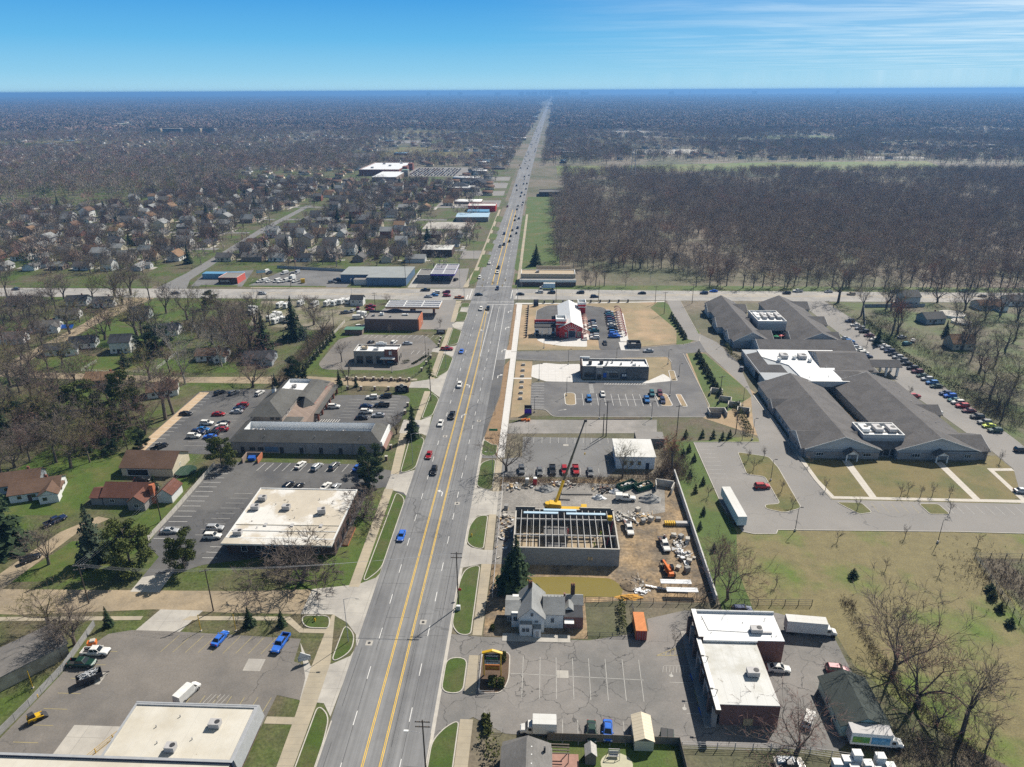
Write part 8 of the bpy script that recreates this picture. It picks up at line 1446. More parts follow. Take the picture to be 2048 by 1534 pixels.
# --- fences and walls
def fence(name,pts,h,label,m,step=2.6,th=.06,pm=None,solid=True,ph=None,pw=.12,cat='fence',gap=.05):
 T=thing(name,label,cat,(*pts[0],0));b=MB()
 for a,c in zip(pts,pts[1:]):
  if solid:b.bar((*a,h/2+gap),(*c,h/2+gap),th,h,m)
  else:
   for z in np.linspace(.15,h,3 if h<1.4 else 4):b.bar((*a,z),(*c,z),.05,.06,m)
 part(b,'panel' if solid else 'rail',T)
 for a,c in zip(pts,pts[1:]):
  L_=hypot(c[0]-a[0],c[1]-a[1]);n=max(1,int(L_/step))
  for i in range(n+(c==pts[-1])):t=i/n;q=MB();q.box((a[0]+(c[0]-a[0])*t,a[1]+(c[1]-a[1])*t,0),(pw,pw,(ph or h)+.08),pm or m);part(q,'post',T)
 return T
fence('concrete_fence',gs([(0,1472),(60,1412),(128,1340),(190,1252)]),1.7,'stained concrete panel fence along the left of the bottom left lot',m_cmu,3);fence('concrete_fence',gs([(297,1082),(345,1030),(430,932)]),1.6,'long pale concrete panel fence beside the office lot',m_kerb,3);fence('wood_fence',[(2,97.3),(14,97.3),(26.3,97.2),(26.6,88)],1.8,'weathered wooden board fence behind the parked pair of cars',m_wood,2.4);fence('chain_link_fence',[(11,136.2),(24,136.2),(42,136.4),(64,137)],1.7,'chain link fence along the top of the pet shop yard',m_dark,3,solid=False);fence('chain_link_fence',[(26.6,96.4),(46,96.6),(57,95)],1.7,'chain link fence along the bottom of the pet shop yard',m_hvac,3,solid=False);fence('post_fence',[(230,157.2),(124,157.3),(112.3,157.2),(108.6,130),(106,105)],1.5,'dark post and rail fence round the corner field',m_dark,3,solid=False);fence('rail_fence',gs([(163,742),(193,724)]),1.1,'white rail fence left of the white gabled house garden',m_white,2.4,solid=False);fence('rail_fence',gs([(312,740),(350,711)]),1.1,'white rail fence beside the sycamore',m_white,2.4,solid=False);fence('rail_fence',gs([(168,742),(217,745)]),.9,'low white rail fence along the dirt street',m_white,2.4,solid=False);fence('rail_fence',gs([(245,744),(300,745)]),.9,'low white rail fence in front of the dark conifer',m_white,2.4,solid=False);fence('concrete_fence',gs([(602,745),(640,700),(690,645)]),1.5,'pale concrete wall behind the drive through cedars',m_kerb,3);fence('iron_fence',[(-85,273.3),(-55,272.4),(-51.4,284),(-50.4,300)],1.1,'black iron fence between brick piers by the drive through',m_dark,3,solid=False);fence('iron_fence',[(-84,262.6),(-56,262.2)],1.0,'black iron fence between brick piers behind the plaza lot',m_dark,3,solid=False);fence('chain_link_fence',[(-164,393),(-104,393)],1.8,'chain link fence in front of the caravans',m_hvac,3,solid=False);fence('wood_fence',[(-182,474),(-128,464)],1.8,'grey board fence behind the vehicle lot',m_sd_grey,2.5);fence('concrete_fence',gs([(866,512),(892,468)]),2.2,'pale boundary wall beside the far lawn',m_sd_cream,4);fence('garden_fence',[(164,352),(178,388),(212,390)],1.8,'dark board fence round the pool garden',m_sd_grey,2.4);fence('railing',[(-12,119),(-11.7,107.6),(-8.6,107.5)],1.1,'thin pale railing round the puppies sign bed',m_hvac,2,solid=False,pw=.06);fence('railing',[(-10.2,103),(-9.6,98.6),(-6.4,98.6)],1.1,'thin pale railing at the lower lot corner',m_hvac,2,solid=False,pw=.06);fence('chain_link_fence',[(-11.4,194),(-11.2,170),(-11,137)],1.6,'chain link fence along the sidewalk by the building site',m_hvac,3,solid=False);fence('pipe_rail',[(-86.6,79),(-77.8,97.4)],1.1,'yellow pipe rail on the concrete ramp of the cream shop',m_gold,3,solid=False);fence('iron_fence',[(10.9,125),(22,125),(22,136)],1.1,'dark rail fence round the gravel garden by the white house',m_dark,2.4,solid=False)
def pier(x,y,label,group,h=1.5):
 T=thing('brick_pier',label,'pier',(x,y,0),0,group);b=MB();b.box((0,0,0),(.75,.75,h),m_br_brown);b.build('shaft',T);b=MB();b.box((0,0,h),(.95,.95,.16),m_kerb);b.build('cap',T)
for i in range(9):pier(-85+i*3.75,273.2-i*.1,'brick pier with a pale cap on the side street fence, %s from the left'%nth(i),'piers on the side street fence')
for i in range(6):pier(-84+i*5.6,262.5,'brick pier with a pale cap behind the plaza lot, %s from the left'%nth(i),'piers behind the plaza lot')
for i,(x,y)in enumerate(((-51.6,284),(-50.8,292),(-50,300),(-48.6,316),(-48.8,321),(-49,326),(-50.4,204),(-50.6,212),(-51,247),(-50.8,240))):pier(x,y,['brick pier at the drive through bend, nearest','brick pier at the drive through bend, middle','brick pier at the drive through exit','brick pier beside the brick monument bed, nearest','brick pier beside the brick monument bed, middle','brick pier beside the brick monument bed, farthest','brick pier by the round evergreens','brick pier under the red awning','brick pier by the plaza sign, farther','brick pier by the plaza sign, nearer'][i],'single piers along the avenue')
for i in range(14):x,y=(-7.6,331+i*3.9);o=MB();o.box((0,0,0),(.8,.7,1.5),m_dark);o.box((0,0,1.5),(1.0,.9,.14),m_cmud);tag(o.build('dark_pier',loc=(x,y,0)),'dark square pier in the earth strip left of the barn, %s from the front'%nth(i),'pier','dark piers around the barn')
for i in range(11):o=MB();o.box((0,0,0),(.8,.7,1.5),m_dark);o.box((0,0,1.5),(1.0,.9,.14),m_cmud);tag(o.build('dark_pier',loc=(-4+i*5.3,391.5+i*.35,0)),'dark square pier behind the barn along the cross street, %s from the left'%nth(i),'pier','dark piers behind the barn')
for i in range(7):x,y=g(950+(372+i*4)/4.096,560+(975-i*46)/4.096);o=MB();o.hexa([(-.9,-.7,0),(.9,-.7,0),(.9,.7,0),(-.9,.7,0)],[(-.6,-.5,.9),(.7,-.5,1.0),(.6,.5,.9),(-.7,.5,.8)],m_kerb);tag(o.build('boulder',loc=(x,y,.02)),'pale boulder in the earth strip beside the restaurant lot, %s from the front'%nth(i),'boulder','boulders beside the restaurant lot')
for i,(x,y)in enumerate(((71,254),(73.2,249),(75.4,244),(69.4,262))):
 T=thing('concrete_bin','pale open topped concrete block bin by the nursing home drive, %s'%['second from the top','third from the top','nearest of four','topmost of four'][i],'bin',(x,y,0),-.3,'concrete bins by the drive');b=MB();[b.box((*c,0),(*s,2.2),m_kerb)for c,s in(((0,1.8),(4.6,.3)),((-2.15,0),(.3,3.3)),((2.15,0),(.3,3.3)))];b.build('wall',T)
T=thing('dumpster_pen','pale concrete dumpster pen at the corner of the restaurant lot','enclosure',(65.6,243.2,0));b=MB();[b.box((*c,0),(*s,2),m_kerb)for c,s in(((65.6,245.4),(6.4,.3)),((62.5,243.2),(.3,4.1)),((68.7,243.2),(.3,4.1)))];b.box((64.6,241,0),(4,.12,1.9),m_cmud);part(b,'wall',T)
# --- signs
def P_(px,py):return g(px,py)
T=thing('pylon_sign','tall yellow framed roadside sign with a black board and an orange message panel','sign',(-9.3,112.6,0));b=MB();[b.box((-9.3+s*1.75,112.6,0),(.22,.3,6.0),m_gold)for s in(-1,1)];part(b,'post',T);b=MB();b.box((-9.3,112.6,4.5),(3.2,.4,1.4),m_black);b.box((-9.3,112.6,3.3),(3.2,.38,1.1),mat('marquee',(.30,.30,.26),var=.2));part(b,'board',T);b=MB();b.hexa([(-11.4,112.3,5.95),(-9.3,112.3,6.6),(-9.3,112.9,6.6),(-11.4,112.9,5.95)],[(-11.4,112.3,6.2),(-9.3,112.3,6.9),(-9.3,112.9,6.9),(-11.4,112.9,6.2)],m_gold);b.hexa([(-9.3,112.3,6.6),(-7.2,112.3,5.95),(-7.2,112.9,5.95),(-9.3,112.9,6.6)],[(-9.3,112.3,6.9),(-7.2,112.3,6.2),(-7.2,112.9,6.2),(-9.3,112.9,6.9)],m_gold);part(b,'gable_cap',T);b=MB();b.box((-9.3,112.6,1.7),(3.0,.4,1.25),mat('message_panel',(.35,.12,.02),var=.1));part(b,'message_panel',T)
text(T,'WESTLAND',(-9.3,112.38,5.5),.48,m_white);text(T,'PUPPIES',(-9.3,112.38,2.3),.62,m_gold);scrawl(T,-9.3,112.38,3.9,2.6,.4,'S',m_dark,8);scrawl(T,-9.3,112.38,3.35,2.4,.4,'S',m_white,6);scrawl(T,-9.3,112.38,4.75,2.4,.35,'S',mat('sign_green',(.05,.3,.08)),7)
T=thing('monument_sign','dark brick monument sign with an arched top behind the plaza lot','sign',(-55.8,260.8,0));b=MB();[b.box((-55.8+s*2.5,260.8,0),(.6,.6,2.4),m_br_dark)for s in(-1,1)];b.box((-55.8,260.8,0),(4.3,.4,2.9),m_black);part(b,'board',T);b=MB();b.box((-55.8,260.8,2.93),(4.6,.5,.12),m_kerb);b.tube((-55.8,260.55,2.9),(-55.8,261.05,2.9),.8,.8,m_kerb,16);part(b,'arch',T);[scrawl(T,-56.6+1.7*i,260.56,.9,1.2,1.0,'S',m_hvac,3)for i in range(2)]
T=thing('angled_sign','small grey sign with a triangular top on the lawn beside the bottom left lot','sign',(*g(610,1326),0),.35);b=MB();b.box((0,0,.7),(2.6,.2,1.0),m_sd_grey);b.build('board',T);b=MB();b.prism([(-.4,-.1),(1.3,-.1),(1.3,.1),(-.4,.1)],1.7,1.72,m_sd_grey);b.hexa([(-1.2,-.1,1.7),(1.3,-.1,1.7),(1.3,.1,1.7),(-1.2,.1,1.7)],[(-.6,-.1,3.0),(-.4,-.1,2.9),(-.4,.1,2.9),(-.6,.1,3.0)],m_sd_lgrey);b.build('peak',T);b=MB();[b.box((s,0,0),(.1,.1,.7),m_hvac)for s in(-.9,.9)];b.build('leg',T);b=MB();[b.box((-.9+i*.3,-.12,z),(.2,.03,.24),m_white)for i in range(7)for z in(.85,1.25)];b.build('lettering',T)
for nm,lab,px,py,m2 in(('monument_sign','black and purple illuminated sign in the bare earth by the restaurant lot',1056,829,m_purple),('monument_sign','navy sign box behind the barn corner',1072,612,m_sd_lgrey)):
 x,y=g(px,py);T=thing(nm,lab,'sign',(x,y,0));b=MB();b.box((0,0,0),(2.8,.6,.6),m_cmud);b.build('base',T);b=MB();b.box((0,0,.6),(2.7,.5,1.6),m2 if m2 is m_purple else m_navy);b.box((0,0,2.2),(2.7,.5,1.6),m_black if m2 is m_purple else m_navy);b.build('board',T);b=MB();[b.box((-.8+i*.4,-.28,2.4 if m2 is m_purple else 2.9),(.26,.05,.3),m_white)for i in range(5)];b.build('lettering',T)
T=thing('billboard','small billboard with a blue and sand picture on the vehicle lot','billboard',(*g(524,562),0),.4);b=MB();b.box((0,0,0),(.3,.3,4.5),m_dark);b.build('post',T);b=MB();b.box((0,0,4.4),(5.4,.5,2.8),m_dark);b.build('board',T);b=MB();[b.box((0,-.28,4.5+i*.9),(5.2,.04,.88),m)for i,m in enumerate((mat('sand',(.6,.42,.25)),mat('aqua',(.25,.5,.6)),m_sd_lgrey))];b.build('picture',T)
T=thing('yellow_box','yellow box shaped sign at the end of the vehicle lot front row','sign',(*g(606,566),0),.3);b=MB();b.box((0,0,.3),(2.6,1.6,2.4),m_gold);b.build('body',T);b=MB();b.box((0,0,0),(2.2,1.2,.3),m_dark);b.build('base',T)
x,y,h=ht(980,872,858);T=thing('street_sign','green street name sign on the right verge of the avenue','sign',(x,y,0));b=MB();b.tube((0,0,0),(0,0,h),.05,.05,m_hvac,5);b.build('post',T);b=MB();b.box((1.2,0,h-.7),(3.0,.1,.8),mat('sign_board_green',(.02,.2,.09)));b.build('board',T)
x,y=g(920,1196);T=thing('stop_sign','red stop sign seen from the avenue by the double crossarm pole','sign',(x,y,0));b=MB();b.tube((0,0,0),(0,0,2.2),.04,.04,m_hvac,5);b.build('post',T);b=MB();b.tube((0,-.03,2.5),(0,.03,2.5),.42,.42,m_red,8);b.build('plate',T)
T=thing('barrier_stack','orange traffic barriers piled at the gravel pad entrance','barrier',(*g(1052,842),0));b=MB();[b.box((-1.2+i*.8,r,0),(1.2,.5,.8),m_orange,i*.5)for i,r in((0,0),(1,.5),(2,-.2),(3,.2))];b.build('barrier',T)
T=thing('utility_cabinet','white utility cabinet on the verge below the double crossarm pole','cabinet',(*g(917,1220),.1));b=MB();b.box((0,0,0),(.9,.6,1.2),m_white);b.build('case',T);b=MB();b.box((0,-.31,.2),(.7,.03,.9),m_kerb);b.build('door',T)
for lab,px,py in(('yellow fire hydrant on the verge by the dirt street mouth',630,1243),('yellow fire hydrant in the verge right of the avenue',943,1073),('yellow fire hydrant by the stained fence',75,1395)):x,y=g(px,py);o=MB();o.lathe((0,0,0),[(.2,0),(.2,.1),(.15,.12),(.15,.65),(.2,.7),(.05,.9)],m_gold,8);o.box((0,0,.4),(.55,.14,.14),m_gold);tag(o.build('fire_hydrant',loc=(x,y,.12)),lab,'hydrant')
for lab,px,py in(('tall yellow post beside the stained fence',66,1376),('tall yellow post on the verge above the striped bays',472,1262),('yellow post left of the striped bays',402,1262)):x,y=g(px,py);o=MB();o.tube((0,0,0),(0,0,4.5),.09,.08,m_gold,6);o.box((0,0,0),(.4,.4,.2),m_kerb);tag(o.build('yellow_post',loc=(x,y,.03)),lab,'post')
for lab,x,y,r_,m in(('round black trampoline on the back lawn of the low garage',*g(83,962),2.4,m_dark),('large round netted trampoline beside the long pale fence',*g(372,945),3.4,mat('trampoline_green',(.02,.05,.03))),('blue trampoline in the garden thicket',*g(118,798),2.0,m_blue)):
 T=thing('trampoline',lab,'trampoline',(x,y,0));b=MB();b.lathe((0,0,.75),[(r_,0),(r_,.08)],m,20);b.build('mat',T);b=MB();[b.tube((r_*cos(a),r_*sin(a),0),(r_*cos(a),r_*sin(a),2.4),.03,.03,m_hvac,4)for a in(0,1.05,2.1,3.15,4.2,5.25)];b.build('frame',T)
for lab,x,y,r_ in(('round covered swimming pool in the garden beyond the hedge',*g(1903,631),6.2),('round pale pool patch below the covered pool',*g(1922,646),4.6)):T=thing('swimming_pool',lab,'pool',(x,y,0));b=MB();b.lathe((0,0,0),[(r_,0),(r_,1.2)],m_tarp,24);b.build('wall',T);b=MB();b.lathe((0,0,1.2),[(r_*.96,0),(r_*.96,.03)],m_kerb,24);b.build('cover',T)
T=thing('planter_monument','dark boxy brick monument on the lawn by the filling station','sign',(*g(882,667),0));b=MB();b.box((0,0,0),(4.2,1.2,2.2),m_br_dark,mtop=m_cmud);b.build('body',T);b=MB();b.box((0,-.62,.9),(3,.06,1.0),m_hvac);b.build('panel',T)
for i,(x,y,h)in enumerate(((53.4,93.4,1.4),(55.2,93.8,1.8),(57.0,94.2,2.8),(58.8,93.4,1.4),(61.0,94.0,2.5),(62.6,93.2,1.2),(56.0,92.2,1.5),(59.8,92.0,1.5))):
 T=thing('wrapped_stack','white wrapped pallet stack at the bottom edge, %s from the left'%nth(i),'pallet',(x,y,.05),0,'wrapped pallet stacks');b=MB();b.box((0,0,.15),(1.5,1.3,h),m_tarp);b.box((0,0,h+.15),(1.6,1.4,.08),m_white);b.build('load',T);b=MB();b.box((0,0,0),(1.5,1.3,.15),m_wood);b.build('pallet',T)
T=thing('flat_trailer','pale flat trailer with crates at the bottom edge behind the chain link','trailer',(45,93.4,.05));b=MB();b.box((0,0,.6),(5,2.4,.3),m_kerb);[b.box((-1.5+i,.3,.9),(.9,1.2,.5),m_tarp)for i in range(3)];b.build('deck',T)
for sx in(-.5,.6):b=MB();[b.tube((sx,s*1.0,.35),(sx,s*1.25,.35),.35,.35,m_tyre,10)for s in(-1,1)];b.build('wheel_pair',T)
for i,(x,y)in enumerate(((36.4,164),(38.2,163.2),(39.6,161.4),(36.8,153.6),(38.4,152.4),(37.2,148.8),(35.2,149.8),(29,170.4),(31.2,171.2),(33.4,171.8),(28.2,176.2),(-9.6,176),(-9.8,171.8))):
 T=thing('block_pallet','pale grey pallet of blocks on the building site, %s in the scatter from the wall'%nth(i),'pallet',(x,y,.05),i*.7,'pallets of blocks on the building site');b=MB();b.box((0,0,.14),(1.3,1.1,.7+(i%3)*.3),m_cmu if i%2 else m_kerb);b.build('blocks',T);b=MB();b.box((0,0,0),(1.4,1.2,.14),m_plank);b.build('pallet',T)
 # workers inside the unfinished building
def person(label,x,y,z,ang,top,hat):
 T=thing('person',label,'person',(x,y,z),ang);me=bpy.data.meshes.new('body');V=[(0,0,.95),(0,0,1.2),(0,0,1.42),(0,0,1.52),(0,.02,1.66),(.12,0,.9),(.14,.06,.5),(.14,0,.06),(.14,.14,.04),(-.12,0,.9),(-.15,-.04,.5),(-.16,-.08,.06),(-.16,.06,.04),(.2,0,1.4),(.27,.04,1.14),(.26,.2,.98),(-.2,0,1.4),(-.3,.06,1.15),(-.24,.26,1.08)]
 me.from_pydata(V,[(0,1),(1,2),(2,3),(3,4),(0,5),(5,6),(6,7),(7,8),(0,9),(9,10),(10,11),(11,12),(2,13),(13,14),(14,15),(2,16),(16,17),(17,18)],[]);o=bpy.data.objects.new('body',me);COL.objects.link(o);o.parent=T;me.materials.append(top);md=o.modifiers.new('skin','SKIN')
 for v,r in zip(me.skin_vertices[0].data,[.16,.17,.15,.06,.11,.1,.075,.055,.05,.1,.075,.055,.05,.07,.055,.045,.07,.055,.045]):v.radius=(r,r)
 o.modifiers.new('sub','SUBSURF').levels=1;b=MB();b.lathe((0,.02,1.7),[(.15,0),(.14,.08),(.05,.14)],hat,8);b.build('helmet',T)
m_hiv=mat('hi_vis',(.30,.55,.06));person('worker in red on the steel girder of the unfinished building',7.4,156.4,5.02,.5,PAINT['red'],m_red);person('worker in lime vest under the right girder',14.6,158.2,.1,2,m_hiv,m_white);person('worker in lime vest in the far right corner of the unfinished building',16.6,163,.1,1,m_hiv,m_gold)
# far landmarks
T=thing('cell_tower','tall lattice radio tower rising from the park beyond the wood','tower',(*g(1265,365),0));x0,y0=g(1265,365);H_=ht(1265,365,214)[2]
for s in range(4):
 a=pi/4+s*pi/2;b=MB();b.bar((x0+5*cos(a),y0+5*sin(a),0),(x0+.7*cos(a),y0+.7*sin(a),H_),.35,.35,m_hvac);part(b,'leg',T)
b=MB()
for k in range(14):
 z0_,z1_=H_*k/14,H_*(k+1)/14;r0_,r1_=5-4.3*k/14,5-4.3*(k+1)/14
 for s in range(4):a,c=pi/4+s*pi/2,pi/4+(s+1)*pi/2;b.bar((x0+r0_*cos(a),y0+r0_*sin(a),z0_),(x0+r1_*cos(c),y0+r1_*sin(c),z1_),.18,.18,m_hvac)
part(b,'lattice',T);b=MB();[b.box((x0+s*2.4,y0,H_-7),(.7,.7,3.4),m_kerb)for s in(-1,0,1)];b.box((x0,y0,H_-5.5),(5.4,.3,.3),m_hvac);part(b,'antenna',T)
for i,(a,w_,h_)in enumerate(((862,8,2),(905,3,4),(925,10,2),(1000,12,2),(1046,10,3),(1060,9,4),(1072,12,3),(1085,6,5),(1094,5,6),(1101,6,7),(1108,5,10),(1114,7,9),(1121,5,5),(1132,14,2),(1166,6,4),(1174,8,2),(1340,10,2),(1500,8,2),(1660,6,2))):
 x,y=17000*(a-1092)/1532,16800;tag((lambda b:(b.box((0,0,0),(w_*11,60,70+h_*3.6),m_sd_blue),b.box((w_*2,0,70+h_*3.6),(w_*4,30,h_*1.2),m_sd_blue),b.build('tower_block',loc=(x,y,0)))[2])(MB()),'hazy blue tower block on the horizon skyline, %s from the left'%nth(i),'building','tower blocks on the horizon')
for i,(a,b_)in enumerate(((1374,178),(1403,178))):x,y=11000*(a-1092)/1532,10800;T=thing('power_pylon','faint %s pylon on the horizon right of the skyline'%('left','right')[i],'pylon',(x,y,0));q=MB();[q.bar((s*8,0,0),(0,0,105),2,2,m_hvac)for s in(-1,1)];q.build('leg_pair',T);q=MB();[q.box((0,0,z),(26,2,2),m_hvac)for z in(78,92)];q.build('crossarm',T)
for i,(x0,x1,y,h)in enumerate(((-1106,-1064,2058,18),(-1058,-1006,2056,19),(-1000,-950,2055,18),(-944,-908,2052,18))):T=thing('apartment_block','%s long apartment slab in the far left distance'%('first','second','third','fourth')[i],'building',((x0+x1)/2,y,0),0,'apartment slabs');b=MB();b.box((0,0,0),(x1-x0,18,h),m_stuccod if i%2 else m_tan,mtop=m_memb);b.build('wall',T);b=MB();[b.box((0,-9.05,3+k*3),(x1-x0-4,.2,1.3),m_dark)for k in range(7)];b.build('windows',T)
# --- houses
HCOL=[('white',m_sd_white),('cream',m_sd_cream),('grey',m_sd_lgrey),('tan',m_sd_tan),('red brick',m_br_red),('blue-grey',m_sd_grey),('brown brick',m_br_tan)]
RCOL=[('grey',m_sh_grey),('brown',m_sh_brown),('dark',m_sh_dark),('pale',m_sh_light),('tan',m_sh_tan),('reddish',m_sh_red)]
m_wallp,m_roofp=mat('wall_finish',(.5,.5,.5)),mat('roof_finish',(.2,.2,.2))
def house_proto(kind):
 w_,d,h,r=((11,8,2.9,2.4),(13,8.5,2.8,2.0),(9,9,5.4,2.6),(10,8,3.2,3.2))[kind];T=thing('house','x','house',(0,-500,0));hx,hy=w_/2,d/2
 b=MB();b.box((0,0,-.1),(w_,d,h+.1),m_wallp)
 if kind==1:b.box((hx-2,-hy-1.6,-.1),(5,3.4,h),m_wallp)
 b.build('wall',T);b=MB();b.gable(-hx,hx,-hy,hy,h,r,m_roofp,'x',.45,.16,m_wallp)
 if kind==1:b.gable(hx-4.5,hx+.5,-hy-3.2,0,h,1.5,m_roofp,'y',.3,.14,m_wallp)
 rf=b.build('roof',T)
 if kind!=2:b=MB();b.box((hx*.4,hy*.2,h+r*.4),(.6,.6,r*.9),m_br_red);b.build('chimney',rf)
 for i,x in enumerate((-hx*.6,-.2,hx*.55)):
  b=MB();b.box((x,-hy-.03 if not(kind==1 and i==2)else-hy-3.32,1.0),(1.3,.1,1.2),m_trim);b.box((x,-hy-.06 if not(kind==1 and i==2)else-hy-3.36,1.08),(1.1,.08,1.04),m_cg);b.build('window',T)
 b=MB();b.box((-hx*.2,-hy-.04,0),(1.0,.1,2.1),m_br_dark);b.build('door',T)
 for y in(-hy*.4,hy*.4):b=MB();b.box((hx+.03,y,1.1),(.1,1.1,1.1),m_cg);b.build('window',T)
 return T
HP=[house_proto(k)for k in range(4)]
def house(k,x,y,rot,wc,rc,label,group,s=1.0):return dup(HP[k],(x,y,0),rot,label,group,s,{'wall_finish':HCOL[wc][1],'roof_finish':RCOL[rc][1]})
NEARH=[(85,664,1,0,0,.3,'low white walled house with a grey roof left of the dirt lane'),(130,640,0,0,0,.25,'white house with a bright blue tarpaulin leaning on its side'),(35,612,1,1,2,.15,'tan ended house with a dark roof at the left by the cross street'),(204,615,0,0,0,.15,'white house with a grey roof beside the dirt lane'),(150,612,0,0,2,.2,'small white house half hidden by trees near the cross street'),(275,640,3,0,0,.2,'tall white gabled house behind the very tall bare tree'),(115,710,1,0,2,.45,'long white cottage under a dark roof inside the lane bend'),(160,698,0,0,2,.3,'small white outbuilding behind the long cottage'),(240,706,2,0,2,.15,'dark roofed white house with dormers behind the white rail fence'),(330,672,0,0,2,.2,'dark roofed house behind the large blue-green pine'),(420,722,1,0,1,.15,'brown roofed cream house beside the pale sycamore'),(200,772,1,3,4,.1,'orange roofed house behind the green thicket'),(318,795,0,0,1,.4,'brown roofed shed house left of the tan strip'),(515,728,1,5,2,.1,'dark green roofed house by the thicket behind the drive through'),(18,690,0,0,0,.3,'white garage at the left end of the dirt lane'),(62,1000,1,0,1,.35,'low garage with a brown roof beside the large conifer'),(30,985,0,5,1,.35,'brown roofed house at the left edge behind the low garage'),(1925,700,3,3,4,.05,'large tan barn-like house among the trees at the right'),(1820,612,2,2,0,.1,'blue-grey house with a rear wing beside the pool garden'),(1868,648,0,5,0,.2,'small pale house left of the covered pool'),(1980,620,1,0,1,.1,'white house with a brown roof at the far right'),(2035,612,0,0,0,.1,'white house cut by the right edge')]
for px,py,k,wc,rc,rot,lab in NEARH:x,y=g(px,py);house(k,x,y+4,rot,wc,rc,lab,None)
x,y=g(140,655);o=MB();o.hexa([(-4,-1,.4),(3,-1,.4),(3,1.2,1.8),(-4,1.2,1.8)],[(-4,-1,.5),(3,-1,.5),(3,1.2,1.9),(-4,1.2,1.9)],m_blue);tag(o.build('tarpaulin',loc=(x,y-2,0)),'bright blue tarpaulin draped at the white house by the lane','tarpaulin')
# brown roofed garage, dark brick house, flat roofed building at the bottom left
T=thing('brown_roof_garage','cream garage with a broad brown gambrel roof and a dark open door','garage',(-123.5,196,0));b=MB();b.box((-123.5,196.5,-.1),(16.5,11,3.3),m_sd_cream);part(b,'wall',T);b=MB();b.gable(-131.7,-115.3,191,202,3.2,3.0,m_sh_brown,'x',.5,.16,m_sd_cream);part(b,'roof',T);opening(T,-126.5,191,.1,7,2.5,'S',m_trim,m_dglass,'garage_door','opening',0,.2);opening(T,-115.3,196,1.4,.9,1.0,'E')
T=thing('dark_brick_house','low house under a dark red roof with an orange chimney and grey front wing','house',(-120,178,0));b=MB();b.box((-121.5,178,-.1),(13,8,3.0),m_br_grey);b.box((-129.6,177,-.1),(3.6,6,2.6),m_br_grey);b.box((-116.4,174,-.1),(5,5,2.9),m_br_grey);b.box((-110.2,179,-.1),(4.4,6.4,3.0),m_sd_white);part(b,'wall',T);b=MB();b.gable(-128,-115,174,182,2.9,2.6,m_sh_red,'x',.4,.15,m_br_grey);part(b,'roof',T);b=MB();b.gable(-118.9,-113.9,171.5,178,2.8,1.9,m_sh_red,'y',.3,.14,m_br_grey);part(b,'front_roof',T);b=MB();b.gable(-131.4,-127.8,174,180,2.5,1.5,m_sh_red,'x',.3,.14,m_br_grey);part(b,'porch_roof',T);b=MB();b.gable(-112.4,-108,175.8,182.2,2.9,1.7,m_sh_red,'y',.3,.14,m_sd_white);part(b,'annex_roof',T);b=MB();b.box((-113.4,176,0),(1.2,1.4,6.2),m_br_orange);part(b,'chimney',T)
for x,y in((-119.6,174),(-116.4,171.5),(-125,174)):opening(T,x,y,.9,1.4,1.3,'S')
T=thing('tan_roof_building','tan walled building with a long low brown roof at the bottom left edge','building',(*g(20,1345),0));x,y=g(8,1360);b=MB();b.box((0,0,0),(20,9,3.4),mat('stained_wall',(.46,.40,.30),var=.25,scale=.5,col2=(.30,.25,.18),s2=.3));b.build('wall',T,rot=.9);b=MB();b.gable(-10,10,-4.5,4.5,3.4,1.1,mat('roof_asphalt',(.15,.14,.13),var=.2),'x',.3,.2,m_tan);b.build('roof',T,rot=.9)
# the suburb beyond the cross street, row by row
hr=random.Random(21);NH_=0;YT=[]
m_drive=m_conc;dv=MB()
for ri,(ys,off)in enumerate(((532,-12),(532,19),(600,-12),(600,19),(668,-12),(668,19),(745,-12),(745,19),(800,-4),(826,0),(852,-4),(884,0),(920,0),(950,4),(990,0),(1024,4),(1060,0),(1095,0),(468,0),(494,4))):
 y=ys+off;hw=y*.8+20;x=-70 if y<700 else-100;i=0
 while x>-hw and NH_<285:
  px,py=proj(x,y,0);k=hr.randrange(4)
  ok=-60<px<1100 and not(ys==468 and x>-190)and not(ys==494 and x>-86)and not(-262<x<-228 and y<770)and not(x>-112 and 612<y<748)and not(x<-190 and y>965)and not(x>-205 and y>965)and not(x>-125 and 870<y<950)and not(x>-90 and y<535 and y>505)and not(x<-470 and y>760)
  if ok and hr.random()<.93:
   wc=hr.choice((0,0,0,0,1,1,2,3,4,5,6));rc=hr.choice((0,0,0,3,3,1,2,4));i+=1;NH_+=1
   house(k,x,y+hr.uniform(-1.5,1.5),hr.choice((0,0,pi,pi/2))+hr.uniform(-.04,.04),wc,rc,'%s house, %s roof, number %d from the avenue in suburb row %d'%(HCOL[wc][0],RCOL[rc][0],i,ri+1),'houses of the suburb beyond the cross street',hr.uniform(.9,1.15))
   if y<770:dv.face([(x+7,ys+7,.05),(x+7,y,.05),(x+10,y,.05),(x+10,ys+7,.05)][::(1 if y<ys+7 else-1)],m_drive)
   YT.append((x+hr.uniform(6,12),y+hr.uniform(-13,13),ri,i))
  x-=hr.uniform(17,21)
print('HOUSES',NH_,ri)
o=dv.build('driveway');o['kind']='structure'
hr.shuffle(YT)
for x,y,ri,i in YT[:104]:
 if abs(x-road_x(y))>22:place_tree(BARE[hr.randrange(6)],'bare_tree','leafless yard tree beside house number %d of suburb row %d'%(i,ri+1),'tree',x,y,(hr.uniform(.85,1.25),)*2+(hr.uniform(.75,1.15),),group='bare yard trees of the suburb')
for j,(x,y,ri,i)in enumerate(YT[104:140]):place_tree(SPRUCE[j%3],'spruce_tree','dark yard spruce beside house number %d of suburb row %d'%(i,ri+1),'tree',x,y,hr.uniform(.5,.95),group='yard spruces of the suburb')
